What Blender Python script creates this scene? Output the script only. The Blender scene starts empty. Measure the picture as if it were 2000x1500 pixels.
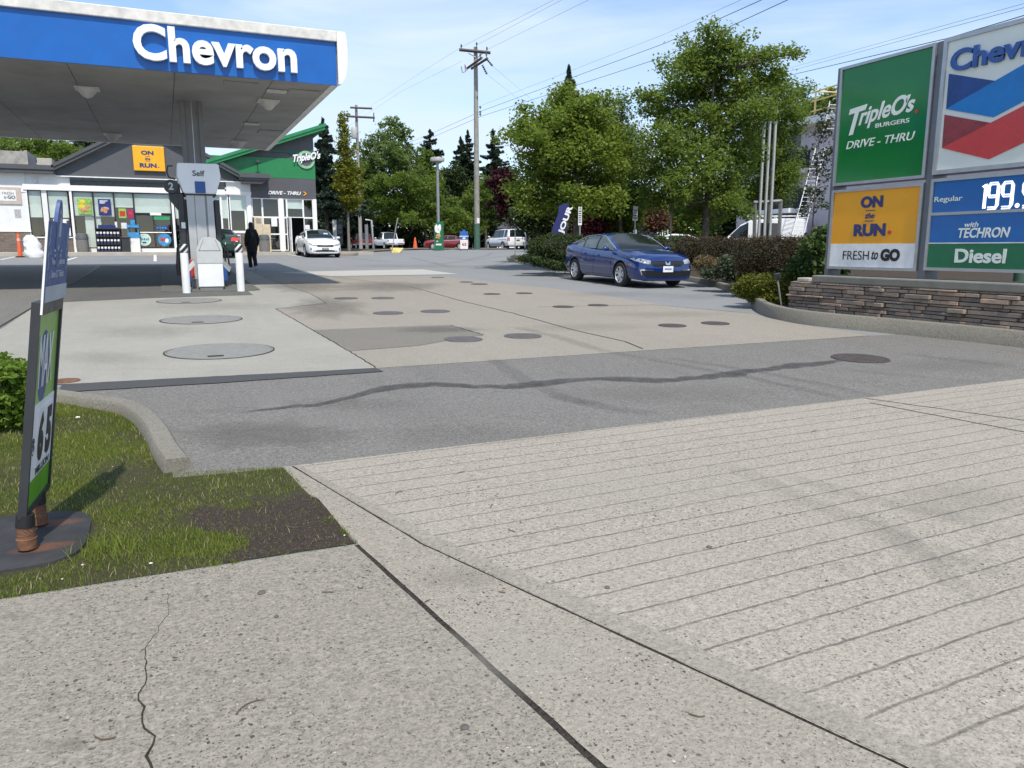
import bpy, bmesh, math, random
import numpy as np
from mathutils import Vector, Matrix, Euler
from mathutils.bvhtree import BVHTree
from mathutils.geometry import tessellate_polygon
random.seed(7); RNG = np.random.default_rng(7)
S = bpy.context.scene
COL = S.collection
PI = math.pi; R = math.radians
# ---------------------------------------------------------------- camera
CAM_H = 1.45; YAW = R(24); PITCH = math.atan(265/1500.); F = 1500.
cd = bpy.data.cameras.new('camera'); cam = bpy.data.objects.new('camera', cd); COL.objects.link(cam)
cd.sensor_fit = 'HORIZONTAL'; cd.sensor_width = 36; cd.lens = 36*F/2000.; cd.clip_end = 2000; cd.clip_start = .05
cam.location = (0, 0, CAM_H); cam.rotation_euler = (PI/2-PITCH, 0, -YAW)
S.camera = cam
# ---------------------------------------------------------------- sky, sun, exposure
SUN_EL = R(57); SUN_DIR = Vector((-.10, -.995, 0)).normalized()*math.cos(SUN_EL) + Vector((0, 0, math.sin(SUN_EL)))
W = bpy.data.worlds.new('World'); S.world = W; W.use_nodes = True
nt = W.node_tree; nt.nodes.clear()
def wn(t, **k):
    n = nt.nodes.new(t)
    for a, b in k.items(): setattr(n, a, b)
    return n
sky = wn('ShaderNodeTexSky', sky_type='NISHITA', sun_disc=False, sun_elevation=SUN_EL,
         sun_rotation=math.atan2(SUN_DIR.x, SUN_DIR.y), air_density=1.0, dust_density=.4, ozone_density=3.0)
tc = wn('ShaderNodeTexCoord'); mp = wn('ShaderNodeMapping'); mp.inputs['Scale'].default_value = (1.1, 1.5, 5.5); mp.inputs['Rotation'].default_value = (0, R(8), R(30))
nz = wn('ShaderNodeTexNoise'); nz.inputs['Scale'].default_value = 1.3; nz.inputs['Detail'].default_value = 7; nz.inputs['Roughness'].default_value = .55; nz.inputs['Distortion'].default_value = .6
cr = wn('ShaderNodeValToRGB'); cr.color_ramp.elements[0].position = .40; cr.color_ramp.elements[1].position = .66
cr.color_ramp.elements[0].color = (.05, .05, .05, 1); cr.color_ramp.elements[1].color = (.88, .88, .88, 1)
mx = wn('ShaderNodeMix', data_type='RGBA'); mx.inputs['B'].default_value = (3.9, 4.6, 5.7, 1)
bg = wn('ShaderNodeBackground'); bg.inputs['Strength'].default_value = .15; wo = wn('ShaderNodeOutputWorld')
L = nt.links.new
L(tc.outputs['Generated'], mp.inputs['Vector']); L(mp.outputs['Vector'], nz.inputs['Vector']); L(nz.outputs['Fac'], cr.inputs['Fac'])
L(cr.outputs['Color'], mx.inputs['Factor']); L(sky.outputs['Color'], mx.inputs['A']); L(mx.outputs['Result'], bg.inputs['Color']); L(bg.outputs['Background'], wo.inputs['Surface'])
sd = bpy.data.lights.new('sun', 'SUN'); sd.energy = 3.3; sd.angle = R(1.2); sd.color = (1, .94, .84)
so = bpy.data.objects.new('sun', sd); COL.objects.link(so); so.rotation_euler = SUN_DIR.to_track_quat('Z', 'Y').to_euler()
S.view_settings.view_transform = 'Standard'; S.view_settings.look = 'None'; S.view_settings.gamma = 1; S.view_settings.use_curve_mapping = False
S.view_settings.exposure = 0.45
# ---------------------------------------------------------------- ground plane and pixel rays (photo is 2000 x 1500)
SL = .024; VFLAT = 56.
def G(v): return SL*min(v, VFLAT)
def ray(px, py):
    x = (px-1000)/F; y = -(py-750)/F
    f = math.cos(PITCH)+y*math.sin(PITCH); z = -math.sin(PITCH)+y*math.cos(PITCH)
    return (x*math.cos(YAW)+f*math.sin(YAW), -x*math.sin(YAW)+f*math.cos(YAW), z)
def at(px, py, dz=0):
    u, v, z = ray(px, py); t = (CAM_H-dz)/(SL*v-z)
    if t < 0 or v*t > VFLAT: t = (CAM_H-dz-SL*VFLAT)/(-z)
    return Vector((u*t, v*t, CAM_H+z*t))
def onv(px, py, V):
    u, v, z = ray(px, py); t = V/v; return Vector((u*t, V, CAM_H+z*t))
def onu(px, py, U):
    u, v, z = ray(px, py); t = U/u; return Vector((U, v*t, CAM_H+z*t))
def col(px, d, py=485):                  # the point d metres ahead of the viewpoint in this pixel column
    x = (px-1000)/F; f = math.cos(PITCH)+(-(py-750)/F)*math.sin(PITCH)
    u, v, z = ray(px, py); t = d/f; return Vector((u*t, v*t, CAM_H+z*t))
def gcol(px, d):
    p = col(px, d); p.z = G(p.y); return p
# ---------------------------------------------------------------- objects
def link(o, parent=None):
    COL.objects.link(o)
    if parent is not None:
        o.parent = parent
        if parent.type == 'EMPTY' and parent.name not in LOCAL: o.matrix_parent_inverse = parent.matrix_basis.inverted()
    return o
LOCAL = set()                            # things whose parts are modelled in the thing's own axes; all others in the scene's
def tag(o, label=None, cat=None, group=None, kind=None):
    if label: o['label'] = label
    if cat: o['category'] = cat
    if group: o['group'] = group
    if kind: o['kind'] = kind
    return o
def thing(name, label, cat, loc=(0, 0, 0), rz=0, group=None, local=False):
    o = bpy.data.objects.new(name, None); o.empty_display_size = .2; link(o)
    o.location = loc; o.rotation_euler = (0, 0, rz)
    if local: LOCAL.add(o.name)
    return tag(o, label, cat, group)
def copy_tree(o, parent=None):
    c = o.copy(); COL.objects.link(c)
    if parent is not None: c.parent = parent
    for ch in list(o.children): copy_tree(ch, c)
    return c
class MB:
    def __init__(s): s.bm = bmesh.new(); s.mi = 0
    def _f(s, vs):
        try:
            f = s.bm.faces.new(vs); f.material_index = s.mi; return f
        except ValueError: return None
    def grid(s, rows, closed=False):     # rows of points -> quads
        V = [[s.bm.verts.new(p) for p in r] for r in rows]
        for a, b in zip(V[:-1], V[1:]):
            n = len(a)
            for i in range(n if closed else n-1): s._f((a[i], a[(i+1) % n], b[(i+1) % n], b[i]))
        return V
    def cap(s, vs, flip=False): s._f(list(reversed(vs)) if flip else list(vs))
    def box(s, c, d, rot=None, bev=0):
        x, y, z = [k/2 for k in d]
        M = Matrix.Translation(c) @ (Euler(rot).to_matrix().to_4x4() if rot else Matrix.Identity(4))
        v = [s.bm.verts.new(M @ Vector(p)) for p in ((-x,-y,-z),(x,-y,-z),(x,y,-z),(-x,y,-z),(-x,-y,z),(x,-y,z),(x,y,z),(-x,y,z))]
        fs = [s._f([v[i] for i in q]) for q in ((0,3,2,1),(4,5,6,7),(0,1,5,4),(1,2,6,5),(2,3,7,6),(3,0,4,7))]
        if bev > 0:
            es = list({e for f in fs for e in f.edges})
            r = bmesh.ops.bevel(s.bm, geom=es, offset=min(bev, min(d)*.45), segments=2, affect='EDGES', profile=.5)
            for f in r['faces']: f.material_index = s.mi
        return s
    def bx(s, x0, x1, y0, y1, z0, z1, bev=0): return s.box(((x0+x1)/2, (y0+y1)/2, (z0+z1)/2), (abs(x1-x0), abs(y1-y0), abs(z1-z0)), None, bev)
    def prism(s, pts, off):              # polygon (3d points) pushed along off
        off = Vector(off); a = [s.bm.verts.new(p) for p in pts]; b = [s.bm.verts.new(Vector(p)+off) for p in pts]
        n = len(a); fa = s._f(list(reversed(a))); fb = s._f(b)
        for i in range(n): s._f((a[i], a[(i+1) % n], b[(i+1) % n], b[i]))
        return s
    def tube(s, pts, rad, n=8, cap=True):
        pts = [Vector(p) for p in pts]; rs = rad if isinstance(rad, (list, tuple)) else [rad]*len(pts)
        rows = []; up = Vector((0, 0, 1)); prev = None
        for i, p in enumerate(pts):
            t = (pts[min(i+1, len(pts)-1)]-pts[max(i-1, 0)]).normalized()
            if prev is None:
                a = t.cross(up)
                if a.length < 1e-3: a = t.cross(Vector((1, 0, 0)))
            else: a = prev-t*prev.dot(t)
            a.normalize(); prev = a; b = t.cross(a)
            rows.append([p+(a*math.cos(2*PI*k/n)+b*math.sin(2*PI*k/n))*rs[i] for k in range(n)])
        V = s.grid(rows, True)
        if cap: s.cap(V[0], True); s.cap(V[-1])
        return s
    def cyl(s, p0, p1, r, r1=None, n=20): return s.tube([p0, p1], [r, r if r1 is None else r1], n)
    def lathe(s, prof, c=(0, 0, 0), n=24, axis='z', cap=True):
        rows = []
        for r, h in prof:
            row = []
            for k in range(n):
                a = 2*PI*k/n; x, y = r*math.cos(a), r*math.sin(a)
                row.append(Vector(c)+Vector((x, y, h) if axis == 'z' else (x, h, y) if axis == 'y' else (h, x, y)))
            rows.append(row)
        V = s.grid(rows, True)
        if cap and prof[0][0] > 1e-4: s.cap(V[0], True)
        if cap and prof[-1][0] > 1e-4: s.cap(V[-1])
        return s
    def ball(s, c, r, sub=2):
        m = Matrix.Translation(c) @ Matrix.Diagonal((*([r]*3 if not hasattr(r, '__len__') else r), 1))
        q = bmesh.ops.create_icosphere(s.bm, subdivisions=sub, radius=1, matrix=m)
        for v in q['verts']:
            for f in v.link_faces: f.material_index = s.mi
        return s
    def build(s, name, mats, parent=None, smooth=None, kind=None):
        bmesh.ops.recalc_face_normals(s.bm, faces=s.bm.faces[:])
        me = bpy.data.meshes.new(name); s.bm.to_mesh(me); s.bm.free()
        for m in (mats if isinstance(mats, (list, tuple)) else [mats]): me.materials.append(m)
        if smooth:
            me.polygons.foreach_set('use_smooth', [True]*len(me.polygons)); me.set_sharp_from_angle(angle=R(smooth))
        o = link(bpy.data.objects.new(name, me), parent)
        if kind: o['kind'] = kind
        return o
def npmesh(name, verts, faces, mat, parent=None, smooth=False):
    me = bpy.data.meshes.new(name); verts = np.asarray(verts, dtype=np.float32); faces = np.asarray(faces, dtype=np.int32); k = faces.shape[1]
    me.vertices.add(len(verts)); me.vertices.foreach_set('co', verts.ravel())
    me.loops.add(faces.size); me.loops.foreach_set('vertex_index', faces.ravel())
    me.polygons.add(len(faces)); me.polygons.foreach_set('loop_start', np.arange(0, faces.size, k, dtype=np.int32))
    me.update(calc_edges=True); me.materials.append(mat)
    if smooth: me.polygons.foreach_set('use_smooth', [True]*len(me.polygons))
    return link(bpy.data.objects.new(name, me), parent)
# ---------------------------------------------------------------- materials
class NT:
    def __init__(s, name):
        s.m = bpy.data.materials.new(name); s.m.use_nodes = True; s.t = s.m.node_tree; s.t.nodes.clear()
        s.out = s.n('ShaderNodeOutputMaterial'); s.p = s.n('ShaderNodeBsdfPrincipled'); s.l(s.p.outputs[0], s.out.inputs[0]); s._oc = None
    def n(s, t, **k):
        n = s.t.nodes.new(t)
        for a, b in k.items(): setattr(n, a, b)
        return n
    def l(s, a, b): s.t.links.new(a, b)
    def oc(s):
        if not s._oc: s._oc = s.n('ShaderNodeTexCoord').outputs['Object']
        return s._oc
    def noise(s, scale, detail=4, rough=.6, vec=None, dist=0, sc3=None):
        v = vec or s.oc()
        if sc3:
            m = s.n('ShaderNodeMapping'); m.inputs['Scale'].default_value = sc3; s.l(v, m.inputs[0]); v = m.outputs[0]
        n = s.n('ShaderNodeTexNoise'); n.inputs['Scale'].default_value = scale; n.inputs['Detail'].default_value = detail; n.inputs['Roughness'].default_value = rough; n.inputs['Distortion'].default_value = dist
        s.l(v, n.inputs['Vector']); return n.outputs['Fac']
    def ramp(s, x, a, b, ca=0., cb=1.):
        n = s.n('ShaderNodeMapRange'); n.inputs[1].default_value = a; n.inputs[2].default_value = b; n.inputs[3].default_value = ca; n.inputs[4].default_value = cb; s.l(x, n.inputs[0]); return n.outputs[0]
    def math(s, op, a, b=0.):
        n = s.n('ShaderNodeMath', operation=op)
        for i, x in enumerate((a, b)):
            if isinstance(x, (int, float)): n.inputs[i].default_value = x
            else: s.l(x, n.inputs[i])
        return n.outputs[0]
    def mix(s, f, a, b, mode='MIX'):
        n = s.n('ShaderNodeMix', data_type='RGBA', blend_type=mode)
        for i, x in (('Factor', f), ('A', a), ('B', b)):
            if isinstance(x, (int, float)) and i == 'Factor': n.inputs[i].default_value = x
            elif isinstance(x, (tuple, list)): n.inputs[i].default_value = (*x[:3], 1)
            else: s.l(x, n.inputs[i])
        return n.outputs['Result']
    def bump(s, h, st, dist=.01):
        b = s.n('ShaderNodeBump'); b.inputs['Strength'].default_value = st; b.inputs['Distance'].default_value = dist; s.l(h, b.inputs['Height']); s.l(b.outputs[0], s.p.inputs['Normal'])
def lin(c): return tuple((x/12.92 if x <= .04045 else ((x+.055)/1.055)**2.4) for x in [k/255 for k in c])
def mul(c, k): return tuple(min(1, x*k) for x in c)
MC = {}
def mat(name, c, rough=.55, metal=0., var=.12, vs=6., bump=0., bs=60., coat=0., spec=.5, emit=0.):
    if name in MC: return MC[name]
    t = NT(name); t.p.inputs['Roughness'].default_value = rough; t.p.inputs['Metallic'].default_value = metal; t.p.inputs['Specular IOR Level'].default_value = spec
    n = t.noise(vs, 5); f = t.ramp(n, .3, .7)
    t.l(t.mix(f, mul(c, 1-var), mul(c, 1+var)), t.p.inputs['Base Color'])
    if coat: t.p.inputs['Coat Weight'].default_value = coat; t.p.inputs['Coat Roughness'].default_value = .04
    if emit: t.p.inputs['Emission Color'].default_value = (*c, 1); t.p.inputs['Emission Strength'].default_value = emit
    rr = t.ramp(t.noise(vs*2.3, 4), .3, .7, max(.02, rough*.85), min(1, rough*1.15)); t.l(rr, t.p.inputs['Roughness'])
    if bump: t.bump(t.noise(bs, 4), bump, .01)
    MC[name] = t.m; return t.m
def paving(name, c, agg=0., mott=0., aggscale=55., stain=.14, fine=.12, score=None, warm=0., dots=True, bump=.35, streak=0.):
    t = NT(name); t.p.inputs['Roughness'].default_value = .88; t.p.inputs['Specular IOR Level'].default_value = .25
    big = t.ramp(t.noise(.45, 5, .65), .3, .7); med = t.ramp(t.noise(3.3, 6, .7), .25, .75); fi = t.ramp(t.noise(140, 3, .8), .25, .75); fi2 = t.ramp(t.noise(38, 3, .75), .25, .75)
    colr = t.mix(big, mul(c, 1-stain), mul(c, 1+stain*.7))
    colr = t.mix(t.math('MULTIPLY', med, .5), colr, mul(c, 1-stain*1.1))
    colr = t.mix(t.math('MULTIPLY', fi, fine*4), colr, t.mix(fi2, mul(c, .62), mul(c, 1.3)))
    if mott:                             # worn cement between the stones
        m1 = t.ramp(t.noise(95, 4, .75), .36, .64); m2 = t.ramp(t.noise(42, 5, .8, sc3=(1, 1.5, 1)), .4, .62)
        colr = t.mix(t.math('MULTIPLY', m1, mott*1.6), colr, mul(c, .42)); colr = t.mix(t.math('MULTIPLY', m2, mott*1.2), colr, mul(c, 1.3)); m3 = t.ramp(t.noise(16, 6, .8), .5, .7); colr = t.mix(t.math('MULTIPLY', m3, mott*.7), colr, mul(c, .68))
    h = fi
    if agg:
        for sc, th, dk, sz in ((aggscale, agg*1.0, .14, .36), (aggscale*1.9, agg*2.0, .24, .45), (aggscale*1.4, agg*.5, 1.22, .34), (aggscale*.62, agg*.22, .2, .3)):
            # stretch, warp so pebbles are not round
            wv = t.n('ShaderNodeVectorMath', operation='ADD'); nn = t.n('ShaderNodeTexNoise'); nn.inputs['Scale'].default_value = sc*1.3; t.l(t.oc(), nn.inputs['Vector'])
            sv = t.n('ShaderNodeVectorMath', operation='SCALE'); sv.inputs['Scale'].default_value = .018; t.l(nn.outputs['Color'], sv.inputs[0]); t.l(t.oc(), wv.inputs[0]); t.l(sv.outputs[0], wv.inputs[1])
            vo = t.n('ShaderNodeTexVoronoi'); vo.inputs['Scale'].default_value = sc; t.l(wv.outputs[0], vo.inputs['Vector'])
            sp = t.n('ShaderNodeSeparateColor'); t.l(vo.outputs['Color'], sp.inputs[0])
            pick = t.math('LESS_THAN', sp.outputs[0], th); size = t.ramp(sp.outputs[1], 0, 1, sz*.35, sz)
            mask = t.math('MULTIPLY', pick, t.math('LESS_THAN', vo.outputs['Distance'], size))
            # pebbles thin out in places
            mask = t.math('MULTIPLY', mask, t.ramp(t.noise(1.4, 3), .35, .6, .4, 1.))
            colr = t.mix(mask, colr, t.mix(sp.outputs[2], mul(c, dk), mul(c, dk*1.45)))
    if score:                            # tooled grooves parallel to the kerb line
        sp0, v0, ang = score
        sx = t.n('ShaderNodeSeparateXYZ'); t.l(t.oc(), sx.inputs[0])
        yy = t.math('ADD', t.math('SUBTRACT', sx.outputs[1], t.math('MULTIPLY', sx.outputs[0], ang)), -v0+1000*sp0)
        yy = t.math('ADD', yy, t.ramp(t.noise(5, 4, .7), 0, 1, -.014, .014))
        fr = t.math('ABSOLUTE', t.math('SUBTRACT', t.math('FRACT', t.math('DIVIDE', yy, sp0)), .5))
        wv = t.ramp(t.noise(14, 4, .75), .3, .6, .35, 1.)
        gl = t.math('MULTIPLY', t.ramp(fr, .014, .05, 1., 0.), wv)
        colr = t.mix(t.math('MULTIPLY', gl, .85), colr, mul(c, .27))
        h = t.math('SUBTRACT', fi, t.math('MULTIPLY', gl, 2.5))
    if streak:
        stn = t.ramp(t.noise(1.2, 4, .6, sc3=(3, .35, 1)), .5, .72); colr = t.mix(t.math('MULTIPLY', stn, streak), colr, mul(c, .5))
    t.l(colr, t.p.inputs['Base Color']); t.bump(h, bump, .006)
    return t.m
def leafmat(name, c1, c2, trans=.35, spread=.5):
    t = NT(name); g = t.n('ShaderNodeNewGeometry').outputs['Random Per Island']; big = t.ramp(t.noise(.9, 3), .35, .65)
    f = t.math('MULTIPLY', t.math('ADD', g, big), .5)
    colr = t.mix(f, c1, c2); t.l(colr, t.p.inputs['Base Color']); t.p.inputs['Roughness'].default_value = .6; t.p.inputs['Specular IOR Level'].default_value = .2
    tr = t.n('ShaderNodeBsdfTranslucent'); t.l(t.mix(.4, colr, (.35, .5, .05)), tr.inputs[0]) if trans > .3 else t.l(colr, tr.inputs[0])
    ms = t.n('ShaderNodeMixShader'); ms.inputs[0].default_value = trans; t.l(t.p.outputs[0], ms.inputs[1]); t.l(tr.outputs[0], ms.inputs[2]); t.l(ms.outputs[0], t.out.inputs[0])
    return t.m
def glassmat(name, tint=(.75, .82, .8), refl=.14, rough=.02):
    t = NT(name); tr = t.n('ShaderNodeBsdfTransparent'); tr.inputs[0].default_value = (*tint, 1); gl = t.n('ShaderNodeBsdfGlossy'); gl.inputs['Roughness'].default_value = rough
    fr = t.n('ShaderNodeFresnel'); fr.inputs[0].default_value = 1.5; ms = t.n('ShaderNodeMixShader'); bf = t.n('ShaderNodeNewGeometry').outputs['Backfacing']; t.l(t.math('MULTIPLY', t.math('ADD', fr.outputs[0], refl-.04), t.math('SUBTRACT', 1., bf)), ms.inputs[0])
    t.l(tr.outputs[0], ms.inputs[1]); t.l(gl.outputs[0], ms.inputs[2]); t.l(ms.outputs[0], t.out.inputs[0]); return t.m
def stainmat(name, c, amount):           # dark marks on the pavement, faded at their rim by the mesh's own attribute
    t = NT(name); a = t.n('ShaderNodeAttribute', attribute_name='edge').outputs['Fac']
    t.p.inputs['Base Color'].default_value = (*c, 1); t.p.inputs['Roughness'].default_value = .85
    k = t.math('MULTIPLY', t.math('MULTIPLY', a, amount), t.ramp(t.noise(7, 5, .75), .25, .6, .25, 1.))
    tr = t.n('ShaderNodeBsdfTransparent'); ms = t.n('ShaderNodeMixShader'); t.l(k, ms.inputs[0]); t.l(tr.outputs[0], ms.inputs[1]); t.l(t.p.outputs[0], ms.inputs[2]); t.l(ms.outputs[0], t.out.inputs[0]); return t.m
# ---------------------------------------------------------------- lettering
def text_mesh(body, shear=0., bold=0., ext=.004, spacing=1.):
    c = bpy.data.curves.new('lettering', 'FONT'); c.body = body; c.size = 1; c.shear = shear; c.offset = bold; c.extrude = .5; c.space_character = spacing; c.align_x = 'LEFT'; c.resolution_u = 4
    o = bpy.data.objects.new('lettering', c); COL.objects.link(o)
    bpy.context.view_layer.update(); dg = bpy.context.evaluated_depsgraph_get()
    me = bpy.data.meshes.new_from_object(o.evaluated_get(dg)); bpy.data.objects.remove(o); bpy.data.curves.remove(c); me.materials.clear(); return me
def text_at(body, o, right, up, w, h, m, parent=None, ext=.006, shear=0., bold=0., name='lettering', spacing=1.):
    # o = lower left corner of the text box in space (front face stands ext proud), w/h None keeps the proportion
    me = text_mesh(body, shear, bold, ext, spacing); n = len(me.vertices); co = np.zeros(n*3, dtype=np.float32); me.vertices.foreach_get('co', co); co = co.reshape(-1, 3)
    lo, hi = co.min(0), co.max(0); sx = w/(hi[0]-lo[0]) if w else None; sy = h/(hi[1]-lo[1]) if h else sx; sx = sx or sy
    right = np.array(Vector(right).normalized()); up = np.array(Vector(up).normalized()); nrm = np.cross(right, up)
    P = np.array(o)+np.outer((co[:, 0]-lo[0])*sx, right)+np.outer((co[:, 1]-lo[1])*sy, up)+np.outer((co[:, 2]+.5)*ext, nrm)
    me.vertices.foreach_set('co', P.astype(np.float32).ravel()); me.update(); me.materials.append(m)
    ob = link(bpy.data.objects.new(name, me), parent); me.name = name; return ob
def txv(body, bl, tr, V, m, parent, **k):        # text box given by two photo corners on the wall y = V (facing the street)
    a, b = onv(*bl, V), onv(*tr, V); return text_at(body, (a.x, V-.003, a.z), (1, 0, 0), (0, 0, 1), b.x-a.x, b.z-a.z, m, parent, **k)
def txu(body, bl, tr, U, m, parent, **k):        # the same on a face x = U that looks towards -x
    a, b = onu(*bl, U), onu(*tr, U); return text_at(body, (U-.003, a.y, a.z), (0, -1, 0), (0, 0, 1), a.y-b.y, b.z-a.z, m, parent, **k)
# ================================================================ THE GROUND
M_LOT = paving('lot asphalt', (.255, .258, .255), .05, .2, 90, .12, .10, streak=.12)
M_ASPH = paving('strip asphalt', (.205, .195, .178), .36, .8, 75, .2, .28, streak=.2)
M_NEWASPH = paving('new asphalt', (.08, .08, .08), .1, .2, 90, .12, .16)
M_PATCH = paving('patched concrete', (.215, .197, .168), .12, .3, 75, .14, .16)
M_WALK = paving('pavement concrete', (.292, .264, .217), .22, .62, 50, .2, .16)
M_DRIVE = paving('driveway concrete', (.378, .341, .282), .22, .55, 54, .16, .15, score=(.172, 2.9015, .038))
M_WING = paving('wing concrete', (.338, .305, .25), .2, .45, 54, .18, .14)
M_PAD = paving('pad concrete', (.345, .33, .285), .04, .2, 60, .2, .1, bump=.15, streak=.16)
M_BEIGE = paving('beige concrete', (.325, .293, .243), .12, .45, 70, .16, .14, streak=.10)
M_BRIGHT = paving('bright concrete', (.44, .425, .385), .0, .05, 50, .08, .06, bump=.1)
M_KERB = paving('kerb concrete', (.25, .232, .19), .14, .5, 70, .35, .22, streak=.2)
M_SOIL = paving('soil', (.07, .052, .038), .2, .5, 45, .3, .35, bump=1.)
M_ROAD = paving('road asphalt', (.16, .16, .16), .04, .2, 80, .1, .1)
M_PAINT = mat('road paint', (.72, .72, .7), .7, var=.15, vs=9)
M_JOINT = paving('joint filler', (.062, .052, .042), .3, .8, 60, .4, .3, bump=1.)
def dense(path, step=.08, jit=0., seed=1):
    rnd = random.Random(seed); out = []
    for a, c in zip(path[:-1], path[1:]):
        d = math.hypot(c[0]-a[0], c[1]-a[1]); k = max(1, int(d/step))
        for i in range(k): t = i/k; out.append((a[0]+(c[0]-a[0])*t+rnd.uniform(-jit, jit), a[1]+(c[1]-a[1])*t+rnd.uniform(-jit, jit)))
    out.append(tuple(path[-1][:2])); return out
def subdiv_plane(name, us, vs, m, z=0., kind='structure'):
    b = MB(); b.grid([[(u, v, G(v)+z) for u in us] for v in vs]); return b.build(name, m, kind=kind)
def sheet(name, pts, m, z, kind='structure', thick=0.):     # flat sheet lying on the ground, pts (u, v)
    if len(pts) > 3: pts = dense(list(pts)+[pts[0]], .12, .002 if pts[0][1] < 4 else .007, len(pts))[:-1] if abs(pts[0][0]) < 20 and max(abs(p[0]) for p in pts) < 60 else pts
    b = MB(); P3 = [Vector((p[0], p[1], G(p[1])+z)) for p in pts]; vs = [b.bm.verts.new(p) for p in P3]
    for tri in tessellate_polygon([[Vector((p.x, p.y, 0)) for p in P3]]): b._f([vs[i] for i in tri])
    if thick:
        r = bmesh.ops.extrude_face_region(b.bm, geom=b.bm.faces[:])
        bmesh.ops.translate(b.bm, verts=[e for e in r['geom'] if isinstance(e, bmesh.types.BMVert)], vec=(0, 0, -thick))
    return b.build(name, m, kind=kind)
def pxs(*pp): return [tuple(at(*p)[:2]) for p in pp]
subdiv_plane('ground', [-400, -60, 0, 60, 500], [-60, 0, 30, 56, 90, 200, 600], M_LOT)
L1, L2 = .004, .008
sheet('pavement', [(-14, -4), (1.62, -4), (.985, 1.63), (.71, 3.41), (-14, 3.41)], M_WALK, L1)
# joint between pavement and wing, wing and driveway
sheet('driveway_wing', [(1.66, -4), (3.4, -4), (1.76, 1.32), (1.0, 3.3), (.62, 4.77), (.565, 4.78), (.73, 3.41), (1.01, 1.63)], M_WING, L1)
sheet('driveway', [(3.412, -4), (40, -4), (40, 5.95), (8.02, 5.0), (.63, 4.775), (1.011, 3.3), (1.773, 1.32)], M_DRIVE, L1)
sheet('pavement_joint', [(1.60, -4), (1.68, -4), (1.02, 1.63), (.735, 3.41), (.70, 3.41), (.978, 1.63)], M_JOINT, .0015)
sheet('driveway_joint', [(3.37, -4), (3.45, -4), (1.81, 1.32), (1.035, 3.3), (.645, 4.775), (.61, 4.775), (.99, 3.3), (1.75, 1.32)], M_JOINT, .0015)
# second groove along the driveway's own edge
def ribbon(name, path, wid, m, z, kind='structure', jit=0., edge=False):
    b = MB(); la = b.bm.verts.layers.float.new('edge'); rows = []; n = len(path); rnd = random.Random(len(path)*7+int(path[0][0]*100))
    for i, p in enumerate(path):
        p = Vector((*p[:2], 0)); t = (Vector((*path[min(i+1, n-1)][:2], 0))-Vector((*path[max(i-1, 0)][:2], 0))).normalized(); s = Vector((-t.y, t.x, 0)); w = (wid[i] if isinstance(wid, (list, tuple)) else wid)/2
        ks = (-1, -.72, 0, .72, 1) if edge else (-1, 1)
        rows.append([p+s*(w*k*(1+rnd.uniform(-jit, jit))+w*rnd.uniform(-jit, jit)*.5) for k in ks])
    for r in rows:
        for q in r: q.z = G(q.y)+z
    V = b.grid(rows)
    if edge:
        for i, r in enumerate(V):
            e = 0. if i in (0, n-1) else 1.
            for q, k in zip(r, (0, .92, 1, .92, 0)): q[la] = k*e
    return b.build(name, m, kind=kind)
sheet('driveway_edge', [(3.417, -3.9), (3.62, -3.9), (1.915, 1.32), (1.105, 3.32), (.672, 4.765), (.634, 4.77), (1.014, 3.3), (1.777, 1.32)], paving('trowelled concrete edge', (.325, .296, .245), .1, .5, 60, .25, .14), L1+.0012)
ribbon('driveway_groove', dense(pxs((1700, 788), (2000, 845), (2500, 940), (3400, 1110)), .1, .006), .018, M_JOINT, L1+.002)
ribbon('driveway_groove', dense(pxs((1690, 779), (2000, 822), (2500, 891), (3400, 1016)), .1, .006), .016, M_JOINT, L1+.002)
ribbon('pavement_crack', dense(pxs((300, 1500), (290, 1478), (301, 1440), (282, 1425), (280, 1385), (268, 1370), (286, 1325), (281, 1270), (308, 1235), (330, 1195), (327, 1160)), .05, .010, 4), [.016]*14+[.009]*14+[.004]*200, M_JOINT, L1+.002, jit=.4) if False else None
crk = dense(pxs((303, 1510), (290, 1478), (301, 1440), (282, 1425), (280, 1385), (268, 1370), (286, 1325), (281, 1270), (308, 1235), (330, 1195), (327, 1160)), .03, .006, 4)
ribbon('pavement_crack', crk, [.0015+.006*max(0, 1-i/len(crk)*1.5) for i in range(len(crk))], M_JOINT, L1+.002, jit=.35)
# asphalt strip between the driveway and the forecourt
sheet('asphalt', [(-3, 4.78), (.56, 4.765), (8.02, 4.985), (8.1, 4.99), (40, 5.94), (40, 8.1), (2.0, 8.03), (1.98, 8.02), (-8, 8.02), (-8, 5)], M_ASPH, .0025)
sheet('forecourt', [*pxs((735, 720), (680, 686), (611, 646), (538, 604), (638, 593), (608, 575), (561, 560), (515, 542)), (2.5, 33), (-2.3, 33), (-2.2, 8.16), (-1.2, 8.16)], M_PAD, L2)
sheet('beige_concrete', pxs((735, 720), (680, 686), (611, 646), (538, 604), (638, 593), (608, 575), (561, 560), (515, 542), (650, 541), (760, 539), (870, 541), (1000, 556), (1065, 562), (1200, 580), (1320, 600), (1464, 613), (1560, 634), (1700, 656)), M_BEIGE, L1+.001)
sheet('concrete_patch', pxs((611, 647), (760, 641), (880, 637), (945, 656), (905, 660), (820, 676), (680, 687)), M_PATCH, L2+.001)
sheet('bright_concrete', pxs((545, 532), (680, 529), (825, 526.5), (897, 536), (760, 538), (650, 540)), M_BRIGHT, L2)
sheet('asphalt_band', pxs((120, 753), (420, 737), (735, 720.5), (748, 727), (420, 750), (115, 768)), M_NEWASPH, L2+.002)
sheet('dark_asphalt', [(-30, 8.4), (-2.45, 8.4), (-2.2, 14), (-2.2, 33), (-30, 33)], M_ASPH, L1)
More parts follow.
